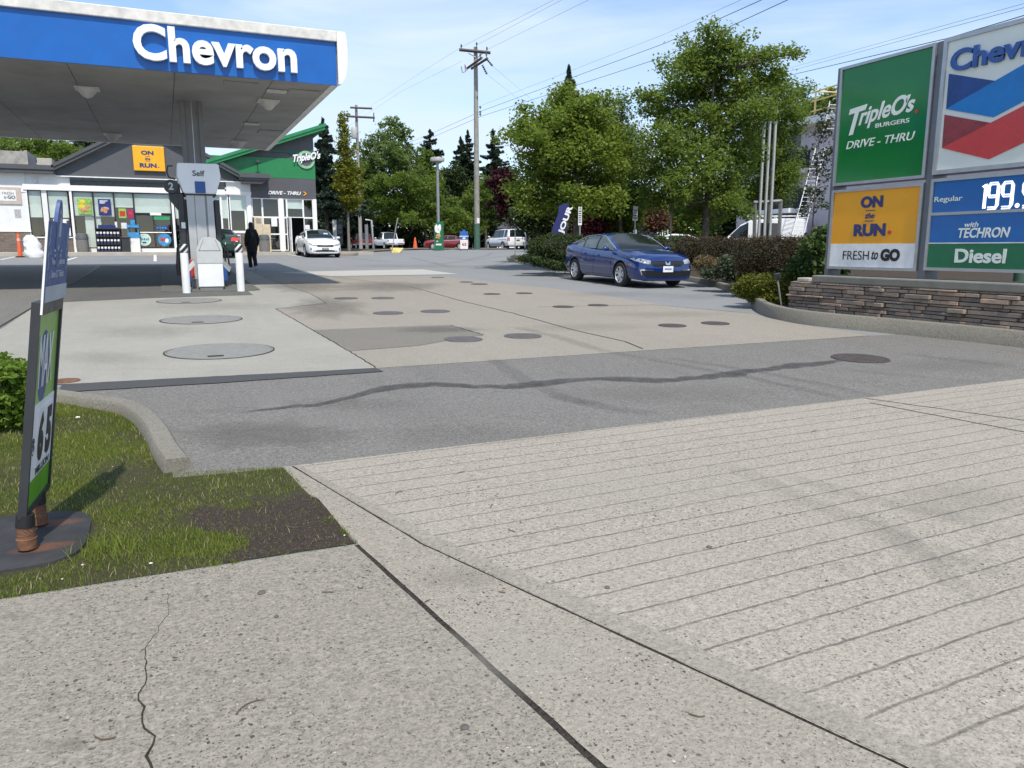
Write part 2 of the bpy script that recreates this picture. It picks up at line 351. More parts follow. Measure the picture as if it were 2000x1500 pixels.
M_AISLE = paving('dark aisle concrete', (.135, .132, .122), .05, .3, 60, .3, .14, streak=.3)
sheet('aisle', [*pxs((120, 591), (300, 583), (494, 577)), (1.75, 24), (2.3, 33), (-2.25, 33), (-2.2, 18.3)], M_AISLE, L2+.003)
ribbon('forecourt_joint', dense([(-2.3, 8.2), (-2.2, 30)], .5), .03, M_JOINT, L2+.003)
ribbon('forecourt_joint', dense(pxs((650, 541), (800, 560), (900, 588), (1000, 612), (1130, 648), (1220, 668), (1255, 682)), .3, .01), .022, M_JOINT, L2+.001)
ribbon('forecourt_joint', dense(pxs((611, 646.5), (760, 640.5), (880, 636.5), (945, 655)), .1, .010), .018, M_JOINT, L2+.004)
ribbon('forecourt_joint', dense(pxs((735, 720), (680, 686), (611, 646), (538, 604), (638, 593), (608, 575), (561, 560), (515, 542)), .1, .010), .014, M_JOINT, L2+.004)
ribbon('forecourt_joint', dense(pxs((1050, 600), (1280, 596), (1464, 612)), .3, .01), .02, M_JOINT, L2)
# stains and tyre marks
M_OIL = stainmat('oil stain', (.055, .054, .052), .68); M_TYRE = stainmat('tyre mark', (.05, .048, .045), .15); M_DIRT = stainmat('dirt stain', (.12, .11, .115), .11)
oil = pxs((470, 808), (540, 798), (620, 792), (690, 775), (760, 758), (840, 751), (930, 757), (1010, 755), (1100, 745), (1190, 741), (1280, 745), (1380, 738), (1440, 729), (1520, 719), (1620, 708), (1690, 700))
d = dense(oil, .12, .025, 3); ribbon('oil_stain', d, [.05+.18*min(1, i/12, (len(d)-1-i)/8)*(1+.3*math.sin(i*.7)) for i in range(len(d))], M_OIL, .0065+.003, jit=.25, edge=True)
for k, (pp, w, m) in enumerate([(((1190, 688), (1330, 715), (1450, 735), (1650, 781)), .16, M_TYRE), (((1300, 700), (1450, 722), (1650, 760), (1720, 780)), .14, M_TYRE), (((1060, 770), (1150, 790), (1290, 815)), .2, M_TYRE), (((1010, 640), (1090, 660), (1190, 690)), .22, M_TYRE), (((960, 700), (1000, 730), (1080, 770), (1180, 800)), .2, M_TYRE),
        (((1400, 905), (1500, 945), (1640, 1010), (1780, 1070), (2010, 1140)), .22, M_DIRT), (((1520, 930), (1700, 975), (1850, 1010), (2010, 1050)), .2, M_DIRT), (((1700, 1000), (1850, 1130), (1960, 1200)), .18, M_DIRT), (((640, 500), (760, 512), (860, 516), (990, 500)), .35, M_TYRE), (((800, 503), (880, 522), (960, 519), (1010, 510)), .3, M_TYRE), (((840, 500), (910, 508), (950, 500), (960, 494)), .3, M_TYRE), (((930, 525), (1010, 527), (1040, 526)), .25, M_TYRE),
        (((1750, 690), (1830, 700), (2000, 720)), .2, M_TYRE), (((1620, 720), (1780, 735), (1960, 752)), .16, M_DIRT), (((330, 812), (430, 806), (520, 800)), .12, M_TYRE)]):
    d = dense(pxs(*pp), .2, .02, k); ribbon('tyre_mark', d, w, m, .012+.0006*k, jit=.3, edge=True)
# kerbs
def kerb(name, path, w, h, m=M_KERB, side=1, base=-.03):
    b = MB(); n = len(path); rows = []
    for i, p in enumerate(path):
        p = Vector((*p[:2], 0)); t = (Vector((*path[min(i+1, n-1)][:2], 0))-Vector((*path[max(i-1, 0)][:2], 0))).normalized(); s = Vector((-t.y, t.x, 0))*side; g = G(p.y)
        rows.append([p+s*a+Vector((0, 0, g+z)) for a, z in ((0, base), (.012, h-.02), (.03, h), (w-.03, h), (w-.01, h-.02), (w, base))])
    V = b.grid(rows); b.cap(V[0]); b.cap(V[-1]); return b.build(name, m, smooth=40, kind='structure')
def smoothpath(pts, k=6):
    out = []; P = [pts[0]]+list(pts)+[pts[-1]]
    for i in range(1, len(P)-2):
        a, b_, c, e = [np.array(P[j][:2]) for j in (i-1, i, i+1, i+2)]
        for j in range(k):
            t = j/k; out.append(tuple(.5*((2*b_)+(-a+c)*t+(2*a-5*b_+4*c-e)*t*t+(-a+3*b_-3*c+e)*t**3)))
    out.append(tuple(pts[-1][:2])); return out
lk = smoothpath(pxs((377, 917), (352, 885), (333, 852), (303, 820), (262, 800), (200, 789), (120, 778), (40, 768), (-60, 760)))
kerb('kerb', lk, .17, .085, side=1)
rk = smoothpath(pxs((2060, 687), (1900, 669), (1750, 653), (1620, 640), (1550, 631), (1508, 622), (1480, 610), (1462, 592)))
rk = [(13.5, 2.0), (11.2, 4.6)]+rk
kerb('kerb', rk, .17, .22, side=-1)
rk2 = smoothpath(pxs((1448, 580), (1400, 562), (1350, 551), (1290, 543), (1200, 538), (1110, 531), (1050, 522), (1005, 513), (990, 507), (1000, 502)))
kerb('kerb', rk2, .16, .15, side=-1)
# planted island behind the kerbs
isl = [p for p in rk]+[p for p in rk2]+[tuple(gcol(1030, 44)[:2]), (60, 40), (60, 2)]
sheet('planting_soil', [(p[0]+.06, p[1]) for p in isl], M_SOIL, .1)
# road beyond the lot, pavement strip, kerbs by the shop
sheet('street', [(11, 61), (200, 20), (200, 300), (5, 120)], M_ROAD, .004)
SV = 47.0                                # the shop front
b = MB(); b.bx(-40, 11.2, SV-2.0, SV+.3, G(SV-2)-.2, G(SV)+.13, .02); b.build('shop_pavement', mat('shop pavement', (.4, .37, .32), .85, vs=2, bump=.2), kind='structure')
kerb('kerb', smoothpath([(8.7, SV-4.2), (9.6, SV-4.0), (10.6, SV-1), (12.2, SV+3), (15.5, 54), (21, 59), (30, 62)]), .2, .14, side=1)
sheet('planting_strip', [(9.6, SV-4), (10.6, SV-1), (12.2, SV+3), (15.5, 54), (21, 59), (30, 62), (30, 75), (8, 75), (8, SV-2)], M_SOIL, .07)
for a, c in (((0, 508), (30, 502)), ((127, 510), (150, 503)), ((303, 511), (303, 498)), ((478, 497), (490, 500)), ((557, 497), (590, 502))):
    A, B_ = at(*a), at(*c); ribbon('parking_line', [A[:2], B_[:2]], .12, M_PAINT, .012)
ribbon('parking_line', [at(195, 507.5)[:2], at(256, 506.5)[:2]], .45, mat('blue paint', (.2, .38, .55), .7), .012)
# grass verge, soil patch
GRASS = [(-14, 3.405), (.735, 3.405), (.585, 4.76), (-.02, 4.90)]+[p for p in lk[::3]]+[(-14, 9)]
M_TURF = paving('mossy turf earth', (.075, .07, .032), .1, .4, 50, .35, .4, bump=1.)
sheet('grass_soil', [(-14, 3.425), (.722, 3.425), (.585, 4.745), (-.05, 4.80)]+[(p[0]-.1, p[1]-.1) for p in lk[2::3]]+[(-14, 8)], M_TURF, .003)
# worn and dirty places in the paving
def blotch(px, py, wpx, hpx, m, z, seed):
    c = at(px, py); a = (at(px+wpx/2, py)-at(px-wpx/2, py))/2; e = (at(px, py-hpx/2)-at(px, py+hpx/2))/2; rnd = random.Random(seed); b = MB(); la = b.bm.verts.layers.float.new('edge'); n = 28; jit = [rnd.uniform(.75, 1.25) for _ in range(n)]; rows = []
    for k in (.0, .35, .7, 1.): rows.append([(lambda q: Vector((q.x, q.y, G(q.y)+z)))(c+(a*math.cos(2*PI*i/n)+e*math.sin(2*PI*i/n))*max(k, .01)*(1+(jit[i]-1)*k)) for i in range(n)])
    V = b.grid(rows, True)
    for r_, w in zip(V, (1, .9, .5, 0)):
        for v in r_: v[la] = w
    b.build('stain', m, kind='structure')
M_ST1 = stainmat('grey stain', (.12, .11, .095), .15); M_ST2 = stainmat('dark spot', (.06, .05, .04), .35); M_ST3 = stainmat('brown grey stain', (.13, .12, .105), .45); M_ST4 = stainmat('pale wear', (.5, .47, .4), .22)
for k, (px, py, w, h, m) in enumerate(((145, 1458, 60, 34, M_ST2), (30, 1208, 60, 26, M_ST1), (110, 1365, 70, 26, M_ST1), (1640, 1108, 50, 22, M_ST1), (1000, 1290, 500, 150, M_ST4), (1250, 960, 620, 90, M_ST4), (1880, 980, 300, 90, M_ST1), (900, 1130, 260, 60, M_ST1),
        (520, 850, 420, 60, M_ST3), (900, 850, 500, 46, M_ST1), (1300, 770, 500, 40, M_ST1), (1850, 715, 300, 34, M_ST1), (640, 600, 170, 46, M_ST3), (590, 560, 160, 22, M_ST3), (760, 560, 260, 22, M_ST3), (860, 645, 200, 14, M_ST3), (1150, 640, 300, 20, M_ST1), (1300, 615, 260, 14, M_ST1), (480, 720, 420, 26, M_ST4), (620, 690, 160, 40, M_ST4), (280, 650, 260, 30, M_ST1), (430, 600, 300, 18, M_ST1), (200, 700, 200, 30, M_ST1), (800, 520, 300, 8, M_ST1), (1000, 520, 120, 10, M_ST1), (1200, 575, 260, 14, M_ST1), (1350, 580, 160, 14, M_ST1), (690, 790, 300, 30, M_ST1))):
    blotch(px, py, w, h, m, .0225+.0004*k if False else .0135+.0003*k, k)
# ================================================================ GRASS, STONES, TWIGS
def inpoly(u, v, poly):
    c = np.zeros(len(u), bool); j = len(poly)-1
    for i in range(len(poly)):
        a, b_ = poly[i], poly[j]
        m = ((a[1] > v) != (b_[1] > v)) & (u < (b_[0]-a[0])*(v-a[1])/((b_[1]-a[1]) or 1e-9)+a[0]); c ^= m; j = i
    return c
def vnoise(u, v, seed, sc):
    r = np.random.default_rng(seed); g = r.random((64, 64)); x, y = u*sc+200, v*sc+200; i, j = np.floor(x).astype(int), np.floor(y).astype(int); fx, fy = x-i, y-j
    fx, fy = fx*fx*(3-2*fx), fy*fy*(3-2*fy); q = lambda a, b_: g[a % 64, b_ % 64]
    return (q(i, j)*(1-fx)+q(i+1, j)*fx)*(1-fy)+(q(i, j+1)*(1-fx)+q(i+1, j+1)*fx)*fy
SOILP = [tuple(at(*p)[:2]) for p in ((585, 965), (610, 980), (720, 1075), (690, 1085), (400, 1120), (470, 1070), (340, 1020), (350, 985), (470, 985))]
def bare(u, v): # 1 where the verge is worn to earth
    k = inpoly(u+.16*(vnoise(u, v, 5, 9)-.5)+.1*(vnoise(u, v, 15, 23)-.5), v+.3*(vnoise(u, v, 6, 7)-.5)+.16*(vnoise(u, v, 16, 21)-.5), SOILP); return np.where(k, .3, 1.5)
mat_c = (-.82, 4.04)                      # centre of the sign's rubber base
def blades(n, hmin, hmax, wid, seed, poly, keep):
    r = np.random.default_rng(seed); u = r.uniform(-2.3, .75, n); v = r.uniform(3.4, 8., n); k = inpoly(u, v, poly) & keep(u, v, r); u, v = u[k], v[k]; n = len(u)
    h = r.uniform(hmin, hmax, n)*(.55+.9*vnoise(u, v, 9, 3.5)); a = r.uniform(0, 2*PI, n); lean = r.uniform(.1, .9, n)*h; la = r.uniform(0, 2*PI, n); w = wid*r.uniform(.7, 1.3, n)
    g = SL*v; dx, dy = np.cos(a)*w, np.sin(a)*w; lx, ly = np.cos(la)*lean, np.sin(la)*lean
    P = np.stack([np.stack([u-dx, v-dy, g], 1), np.stack([u+dx, v+dy, g], 1), np.stack([u+dx*.7+lx*.4, v+dy*.7+ly*.4, g+h*.6], 1), np.stack([u-dx*.7+lx*.4, v-dy*.7+ly*.4, g+h*.6], 1), np.stack([u+lx, v+ly, g+h], 1)], 1).reshape(-1, 3)
    b0 = np.arange(n)[:, None]*5; q = np.concatenate([b0+np.array([[0, 1, 2]]), b0+np.array([[0, 2, 3]]), b0+np.array([[3, 2, 4]])]); return P, q
gk = lambda u, v, r: ((bare(u, v) > .95) | (r.random(len(u)) < .10*vnoise(u, v, 17, 8)*2)) & (np.hypot((u-mat_c[0]), (v-mat_c[1])) > .41+r.uniform(0, .05, len(u))) & (r.random(len(u)) < .12+1.3*vnoise(u, v, 3, 3.2))
M_GRASS = leafmat('grass blades', (.08, .13, .016), (.24, .27, .05), .34); M_DRYG = leafmat('dry grass', (.3, .26, .12), (.42, .38, .2), .2)
P, q = blades(420000, .004, .022, .0017, 11, GRASS, gk); o = npmesh('grass', P, q, M_GRASS); tag(o, 'short mown green grass on the verge by the driveway', 'grass', kind='stuff')
P, q = blades(9000, .01, .04, .0016, 12, GRASS, lambda u, v, r: (bare(u, v)+r.uniform(-.5, .5, len(u)) > .7) & (np.hypot((u-mat_c[0]), (v-mat_c[1])) > .44)); o = npmesh('dry_grass', P, q, M_DRYG); tag(o, 'dry straw coloured blades scattered in the verge', 'grass', kind='stuff')
tc_ = at(205, 1075); P, q = blades(40000, .03, .10, .0022, 13, GRASS, lambda u, v, r: (np.hypot((u-tc_.x)/1.0, (v-tc_.y)/1.3) < .17*r.random(len(u))**.5)); o = npmesh('grass_tuft', P, q, M_GRASS); tag(o, 'taller grass tuft beside the rubber sign base', 'grass', kind='stuff')
def scatter(name, n, size, m, poly, seed, label, fn=None):
    r = np.random.default_rng(seed); V, Fc = [], []; k = 0
    while k < n:
        u, v = r.uniform(poly[0], poly[1]), r.uniform(poly[2], poly[3])
        if fn and not fn(np.array([u]), np.array([v]))[0]: continue
        s = size*r.uniform(.5, 1.4); c = np.array((u, v, G(v)+s*.3+.004)); b0 = len(V)
        for p in ((1, 0, 0), (-1, 0, 0), (0, 1, 0), (0, -1, 0), (0, 0, .6), (0, 0, -.6)): V.append(c+np.array(p)*s*r.uniform(.6, 1.2, 3)+0)
        for f in ((0, 2, 4), (2, 1, 4), (1, 3, 4), (3, 0, 4)): Fc.append([b0+i for i in f])
        k += 1
    o = npmesh(name, V, Fc, m); tag(o, label, 'pebbles', kind='stuff'); return o
sheet('worn_soil', [SOILP[0], (.665, 4.12), (.712, 3.43), (.30, 3.43), *[tuple(at(*p)[:2]) for p in ((440, 1100), (415, 1095), (430, 1080), (470, 1062), (420, 1045), (385, 1028), (370, 1008), (400, 990), (455, 998), (500, 975), (550, 985))]], M_SOIL, .0045)
scatter('pebbles', 900, .003, mat('pale pebble', (.13, .11, .09), .8, var=.8, vs=60), (.0, .75, 3.42, 4.7), 21, 'small pale pebbles in the worn soil of the verge', lambda u, v: bare(u, v) < 1.0)
M_TWIG = mat('twig', (.12, .085, .055), .8, var=.4, vs=30); M_PETAL = mat('petal', (.75, .68, .6), .7)
b = MB(); rnd = random.Random(5)
for px, py, ln, a, cv in ((490, 1385, .1, .5, .02), (205, 1442, .07, 2.6, .015), (640, 1160, .05, 2.7, .0), (835, 1180, .05, .8, .01), (705, 1150, .03, 2, .01), (780, 965, .06, .5, .01), (570, 1030, .08, 2.2, .02), (1590, 845, .1, .4, .01), (900, 925, .06, .3, .0), (1360, 1400, .05, 2.4, .01), (980, 1160, .03, 2.5, .0), (620, 1060, .07, .4, .01), (960, 990, .05, .9, .0), (1000, 1040, .04, 2, 0)):
    c = at(px, py); dx = Vector((math.cos(a), math.sin(a), 0)); n_ = Vector((-dx.y, dx.x, 0)); pts = []
    for i in range(7):
        t = i/6-.5; q_ = c+dx*ln*t+n_*cv*(1-4*t*t)+n_*rnd.uniform(-.002, .002); pts.append((q_.x, q_.y, G(q_.y)+.009))
    b.tube(pts, [.0022]*6+[.001], 5)
o = b.build('twigs', M_TWIG, smooth=60); tag(o, 'thin dry twigs scattered on the concrete pavement', 'twigs', kind='stuff')
b = MB()
for px, py, r_ in ((162, 1108, .007), (122, 1136, .005), (295, 1105, .009), (78, 1135, .004), (673, 1050, .006), (152, 818, .02), (220, 915, .004)):
    c = at(px, py); b.ball((c.x, c.y, G(c.y)+.012), (r_, r_*.7, r_*.45), 1)
o = b.build('petals', M_PETAL); tag(o, 'fallen white petals and litter specks in the grass', 'petals', kind='stuff')
b = MB()
for px, py, r_ in ((511, 1160, .017), (540, 1207, .009), (1186, 1150, .012), (1385, 1071, .014), (908, 1424, .014)):
    c = at(px, py)
    if r_: b.lathe([(0.0001, .011), (r_*.8, .0105), (r_, .007)], (c.x, c.y, G(c.y)), 14)
o = b.build('gum_spots', mat('gum', (.11, .10, .09), .8), smooth=50); tag(o, 'flattened dark gum spots on the concrete', 'gum spots', kind='stuff')
# ================================================================ FUEL CANOPY
M_WHITE = mat('white metal', (.78, .78, .76), .4, var=.06, vs=3); M_WHITED = mat('weathered white metal', (.62, .6, .55), .5, var=.2, vs=5)
M_BLUE = mat('blue fascia', (.003, .105, .40), .35, var=.08, vs=2); M_SOFFIT = mat('soffit panels', (.33, .33, .318), .6, var=.16, vs=.8)
M_LET = mat('white acrylic letter', (.8, .8, .8), .35, var=.03); M_DGREY = mat('dark grey cladding', (.055, .056, .062), .6, var=.12, vs=2); M_MGREY = mat('mid grey metal', (.19, .195, .2), .5, var=.12, vs=3)
M_BLACK = mat('black rubber', (.012, .012, .013), .55, var=.3, vs=12); M_STEEL = mat('brushed steel', (.42, .43, .44), .38, .75, var=.1, vs=5); M_GSTEEL = mat('galvanised steel', (.33, .34, .34), .5, .6, var=.15, vs=9)
CF, CB, CR, CL, CZ, CT = 18.2, 31.1, 3.80, -26.0, 5.08, 6.19
cp = thing('fuel_canopy', 'flat fuel station canopy with blue fascia, white edge and raised white brand letters', 'canopy', (.85, 22.2, G(22.2)))
b = MB(); b.bx(CL, CR-.05, CF+.08, CB-.08, CZ, CZ+.1); b.bx(CL+.3, CR-.5, CF+.5, CB-.5, CZ+.1, CT-.05)
soffit = b.build('soffit', M_SOFFIT, cp)
b = MB()
for k in range(-11, 2): b.bx(.45+k*1.98-.006, .45+k*1.98+.006, CF+.1, CB-.1, CZ-.003, CZ)
b.build('panel_seam', M_DGREY, soffit)
b = MB(); b.bx(CL, CR, CF, CF+.08, CZ-.02, 5.97); b.build('blue_fascia', M_BLUE, cp)
b = MB(); b.bx(CL, CR+.02, CF-.07, CF+.1, 5.97, CT, .015)
for x in (-14.9, -8.8, -2.0, 2.62): b.bx(x-.006, x+.006, CF-.074, CF-.06, 5.98, CT-.01)
b.build('white_cornice', M_WHITED, cp)
b = MB(); b.bx(CR-.3, CR+.02, CF+.1, CB, 5.2, CT-.02); b.bx(CL, CR+.02, CB-.08, CB+.02, CZ, CT); b.bx(CR-.12, CR+.03, CF+.08, CB+.02, CZ-.015, CZ+.12); b.build('white_side_fascia', M_WHITE, cp)
# bulged end cap at the corner
pr = [(CR+.02, CZ-.02), (CR+.10, CZ+.02), (CR+.19, CZ+.18), (CR+.235, CZ+.45), (CR+.245, CZ+.75), (CR+.22, CT-.08), (CR+.2, CT), (CR+.02, CT)]
b = MB(); b.prism([(x, CF-.075, z) for x, z in pr], (0, .28, 0)); b.prism([(x-.02, CF+.205, z) for x, z in pr], (0, CB-CF-.2, 0)); b.build('corner_cap', M_WHITE, cp, smooth=35)
txv('Chevron', (258, 116), (582, 141), CF, M_LET, cp, ext=.10, bold=.028, name='raised_letters') if False else None
a0, a1 = onv(262, 115, CF-.1), onv(581, 147, CF-.1)
text_at('Chevron', (a0.x, CF-.02, CZ+.135), (1, 0, 0), (0, 0, 1), a1.x-a0.x, .70, M_LET, cp, ext=.11, bold=.030, name='raised_letters')
b = MB(); q = .21
for sx, s in ((-q, 1), (q, 1)): b.bx(.85+sx-.055, .85+sx+.055, 21.9-.24, 21.9+.24, G(21.9), CZ, .012)
b.bx(.85-.155, .85+.155, 21.9-.2, 21.9+.2, G(21.9), CZ); col_ = b.build('column', M_MGREY, cp)
b = MB(); b.bx(.845, .865, 21.69, 21.70, G(21.9)+.3, CZ); b.tube([(.62, 21.8, CZ-.02), (.62, 21.8, 4.2), (.6, 21.8, 3.4)], .02); b.build('conduit', M_STEEL, col_)
b = MB(); b.bx(-8.5-.2, -8.5+.2, 21.7, 22.1, G(21.9), CZ, .02); b.bx(-8.5-.2, -8.5+.2, 28.2, 28.6, G(28), CZ, .02); b.build('column', M_MGREY, cp) if False else b.bm.free()
b = MB()
M_LAMPW = mat('lamp housing', (.6, .6, .58), .45)
for (u, v) in ((2.62, 20.86), (-1.37, 20.95), (2.6, 29.0), (-1.28, 28.83), (-5.4, 20.9), (-5.3, 28.9)):
    b = MB(); b.bx(u-.26, u+.26, v-.26, v+.26, CZ-.03, CZ-.003, .008); b.lathe([(.22, CZ-.03), (.2, CZ-.07), (.1, CZ-.19), (.05, CZ-.22), (.0001, CZ-.23)], (u, v, 0), 16); b.build('canopy_lamp', M_LAMPW, cp, smooth=40)
for (u, v, w, d_, m) in ((1.81, 18.98, .36, .2, M_SOFFIT), (3.25, 19.3, .36, .2, M_SOFFIT), (3.3, 26.2, .36, .36, M_SOFFIT)):
    b = MB(); b.bx(u-w, u+w, v-d_, v+d_, CZ-.018, CZ-.002, .006); b.bx(u-w+.03, u+w-.03, v-d_+.03, v+d_-.03, CZ-.024, CZ-.018); b.build('access_panel', M_SOFFIT, cp)
for (u, v) in ((2.64, 19.42), (2.6, 24.63)):
    b = MB(); b.bx(u-.22, u+.22, v-.14, v+.14, CZ-.05, CZ-.002, .03); b.build('canopy_light', M_LAMPW, cp)
# ================================================================ PUMP ISLAND
b = MB(); pts = [(-.15, 19.25), (.05, 19.05), (1.8, 19.05), (2.0, 19.25), (2.0, 30), (-.15, 30)]
b.prism([(u, v, G(v)-.05) for u, v in pts], (0, 0, .08)); b.build('pump_island', M_NEWASPH if False else paving('island concrete', (.15, .147, .135), .05, .3, 70, .2, .15), kind='structure')
M_PUMPG = mat('pump grey metal', (.44, .45, .45), .4, .15, var=.07, vs=4); M_PUMPL = mat('pump light grey plastic', (.5, .51, .5), .5, var=.06); M_BPAN = mat('blue panel', (.018, .085, .3), .4, var=.08)
M_DPL = mat('dark grey plastic', (.03, .032, .035), .45, var=.15); M_SIGNW = mat('valance white plastic', (.82, .83, .84), .4, var=.05, vs=2); M_RED = mat('red plastic', (.45, .03, .02), .4); M_PAPER = mat('paper towel', (.8, .8, .78), .9)
def dispenser(v0, label, g):
    t = thing('fuel_dispenser', label, 'fuel pump', (.88, v0+.5, G(v0)), group=g); z = G(v0)+.03
    b = MB(); b.prism([(.56, v0, z+.2), (1.16, v0, z+.2), (1.14, v0, 2.72), (.55, v0, 2.72)], (0, .95, 0)); bd = b.build('body', M_PUMPG, t)
    b = MB(); b.bx(.72, .735, v0-.004, v0, z+.4, 2.7); b.bx(.955, 1.0, v0-.003, v0, z+.4, 2.7); b.build('groove', M_MGREY, bd)
    b = MB(); b.bx(.55, 1.18, v0+.02, v0+.93, z, z+.2); b.build('plinth', M_MGREY, t)
    for s, x in ((-1, .55), (1, 1.16)):
        b = MB(); b.prism([(x+s*.003, v0+.04, z+.16), (x+s*.2, v0+.04, z+.16), (x+s*.2, v0+.04, z+.52), (x+s*.08, v0+.04, z+.62), (x+s*.003, v0+.04, z+.62)], (0, .88, 0)); b.build('lower_door', M_BPAN, t)
        b = MB(); b.bx(x+s*.003, x+s*.13, v0+.1, v0+.85, z+.64, 2.6, .02); hd = b.build('side_panel', M_DPL, t)
        b = MB(); b.bx(x+s*.13, x+s*.15, v0+.3, v0+.65, z+1.35, z+1.75, .005); b.build('screen', mat('screen', (.015, .02, .03), .15), hd)
        for k in range(3): 
            b = MB(); hx = x+s*(.17+.02*k); hv = v0+.2+.25*k
            b.tube([(x+s*.1, hv, z+1.1), (hx+s*.06, hv, z+.95), (hx+s*.1, hv+.02, z+.5), (hx+s*.09, hv+.05, z+.28), (hx+s*.04, hv+.09, z+.34), (hx, hv+.1, z+.9), (x+s*.09, hv+.1, z+1.9)], .018, 8); b.build('hose', M_BLACK, t, smooth=60)
            b = MB(); b.box((x+s*.16, hv+.03, z+1.05), (.08, .06, .2), (0, s*.3, 0), .015); b.tube([(x+s*.16, hv+.03, z+1.14), (x+s*.22, hv+.03, z+1.2), (x+s*.2, hv+.03, z+1.28)], .014, 6); b.build('nozzle', M_DPL if k else mat('green nozzle', (.02, .14, .06), .45), t, smooth=50)
    # valance with the word on it
    b = MB(); pr = [(.375, 3.12), (.40, 3.42), (1.31, 3.43), (1.345, 3.12), (1.22, 2.73), (.50, 2.73)]
    b.prism([(x, v0-.06, zz) for x, zz in pr], (0, .85, 0)); bmesh.ops.bevel(b.bm, geom=b.bm.edges[:], offset=.02, segments=2, affect='EDGES'); va = b.build('valance', M_SIGNW, t, smooth=40)
    b = MB(); b.bx(.755, .985, v0-.072, v0-.06, 2.74, 3.01); b.build('blue_panel', M_BPAN, va)
    p0, p1 = (.72, 3.13), (.985, 3.26); text_at('Self', (p0[0], v0-.062, p0[1]), (1, 0, 0), (0, 0, 1), p1[0]-p0[0], p1[1]-p0[1], M_DPL, va, ext=.006, bold=.015)
    b = MB(); b.bx(.5, 1.22, v0-.03, v0+.8, 2.69, 2.73, .01); b.build('valance_trim', M_DPL, t)
    # boom with the pump number disc, hose retractor loop
    b = MB(); b.bx(.36, .50, v0+.06, v0+.5, 1.5, 2.75, .03); b.prism([(.50, v0+.08, 2.15), (.18, v0+.08, 2.6), (.16, v0+.08, 2.95), (.42, v0+.08, 2.95)], (0, .35, 0)); b.build('hose_boom', M_DPL, t)
    b = MB(); b.lathe([(.0001, -.02), (.155, -.02), (.16, 0), (.155, .02), (.0001, .02)], (.235, v0+.02, 2.88), 24, 'y'); dk = b.build('number_disc', M_DPL, t, smooth=40)
    text_at('2', (.18, v0-.002, 2.80), (1, 0, 0), (0, 0, 1), .11, .17, M_PUMPL, dk, ext=.006, bold=.03)
    b = MB(); b.tube([(.3, v0+.1, 3.36), (.2, v0+.1, 3.35), (.17, v0+.1, 3.22), (.2, v0+.1, 3.1), (.34, v0+.1, 3.05)], .018, 8); b.build('hose_loop', M_DPL, t, smooth=60)
    b = MB(); b.bx(.40, .49, v0+.048, v0+.058, 1.92, 2.06); b.build('notice', M_PAPER, t)
    return t
dispenser(20.2, 'grey fuel dispenser marked Self with pump number 2, behind the two white bollards', None)
sb = thing('service_station_box', 'white and grey washer box with paper towels at the end of the pump island', 'service box', (.95, 19.5, G(19.5)))
zb = G(19.4)+.03
b = MB(); b.bx(.665, 1.215, 19.36, 19.85, zb+.07, 1.11, .01); b.build('white_cabinet', M_WHITE, sb)
b = MB(); b.bx(.69, 1.19, 19.38, 19.83, zb, zb+.07); b.build('base', M_MGREY, sb)
pr = [(.66, 1.11), (1.22, 1.11), (1.225, 1.42), (1.19, 1.58), (1.09, 1.68), (.97, 1.71), (.82, 1.70), (.74, 1.62), (.665, 1.44)]
b = MB(); n_ = len(pr); ra = [(x, 19.35, z) for x, z in pr]; rb = [((x-.945)*.98+.945, 19.55, z) for x, z in pr]; rc_ = [((x-.945)*.9+.945, 19.86, z) for x, z in pr]
V = b.grid([ra, rb, rc_], True); b.cap(V[0]); b.cap(V[-1]); hd = b.build('grey_hood', M_PUMPL, sb, smooth=35)
b = MB(); b.bx(.70, 1.19, 19.343, 19.35, 1.395, 1.405); b.tube([(.72, 19.345, 1.40), (.83, 19.345, 1.66)], .004, 4); b.tube([(1.17, 19.345, 1.40), (1.08, 19.345, 1.65)], .004, 4); b.build('seam', M_MGREY, hd)
for s, x in ((-1, .64), (1, 1.25)):
    b = MB(); b.grid([[(x+s*(.02+.05*k)-.02*j, 19.5+.02*j, 1.12+.06*math.sin(j*1.3+s)-.055*k) for j in range(4)] for k in range(4)]); r_ = bmesh.ops.solidify(b.bm, geom=b.bm.faces[:], thickness=.012); b.build('paper_towel', M_PAPER, sb, smooth=60)
b = MB(); b.bx(.52, .60, 19.75, 19.95, .75, 1.2, .02); b.build('red_extinguisher', M_RED, sb)
M_BOLW = mat('bollard white', (.76, .76, .74), .55, var=.07, vs=4)
t_bw = NT('black and white chevron tape'); sx = t_bw.n('ShaderNodeSeparateXYZ'); t_bw.l(t_bw.oc(), sx.inputs[0])
w_ = t_bw.math('FRACT', t_bw.math('MULTIPLY', t_bw.math('ADD', sx.outputs[0], t_bw.math('MULTIPLY', sx.outputs[2], -.9)), 7.2)); t_bw.l(t_bw.mix(t_bw.math('GREATER_THAN', w_, .42), (.7, .7, .68), (.02, .02, .022)), t_bw.p.inputs['Base Color'])
def bollard():
    t = thing('bollard', 'white bollard with striped top left of the pump island end', 'bollard', (0, 0, 0), group='bollards guarding the pump island', local=True)
    b = MB(); b.lathe([(.086, 0), (.084, .9), (.082, .915), (.0001, .92)], n=28); b.build('post', M_BOLW, t, smooth=40)
    b = MB(); b.lathe([(.0001, .90), (.087, .9), (.089, .905), (.089, 1.075), (.083, 1.09), (.0001, 1.095)], n=28); b.build('striped_sleeve', t_bw.m, t, smooth=40); return t
bo = bollard(); p = at(365, 573); bo.location = p
c_ = copy_tree(bo); c_.location = at(471, 569.5); c_['label'] = 'white bollard with striped top right of the pump island end, nearer the walking person'
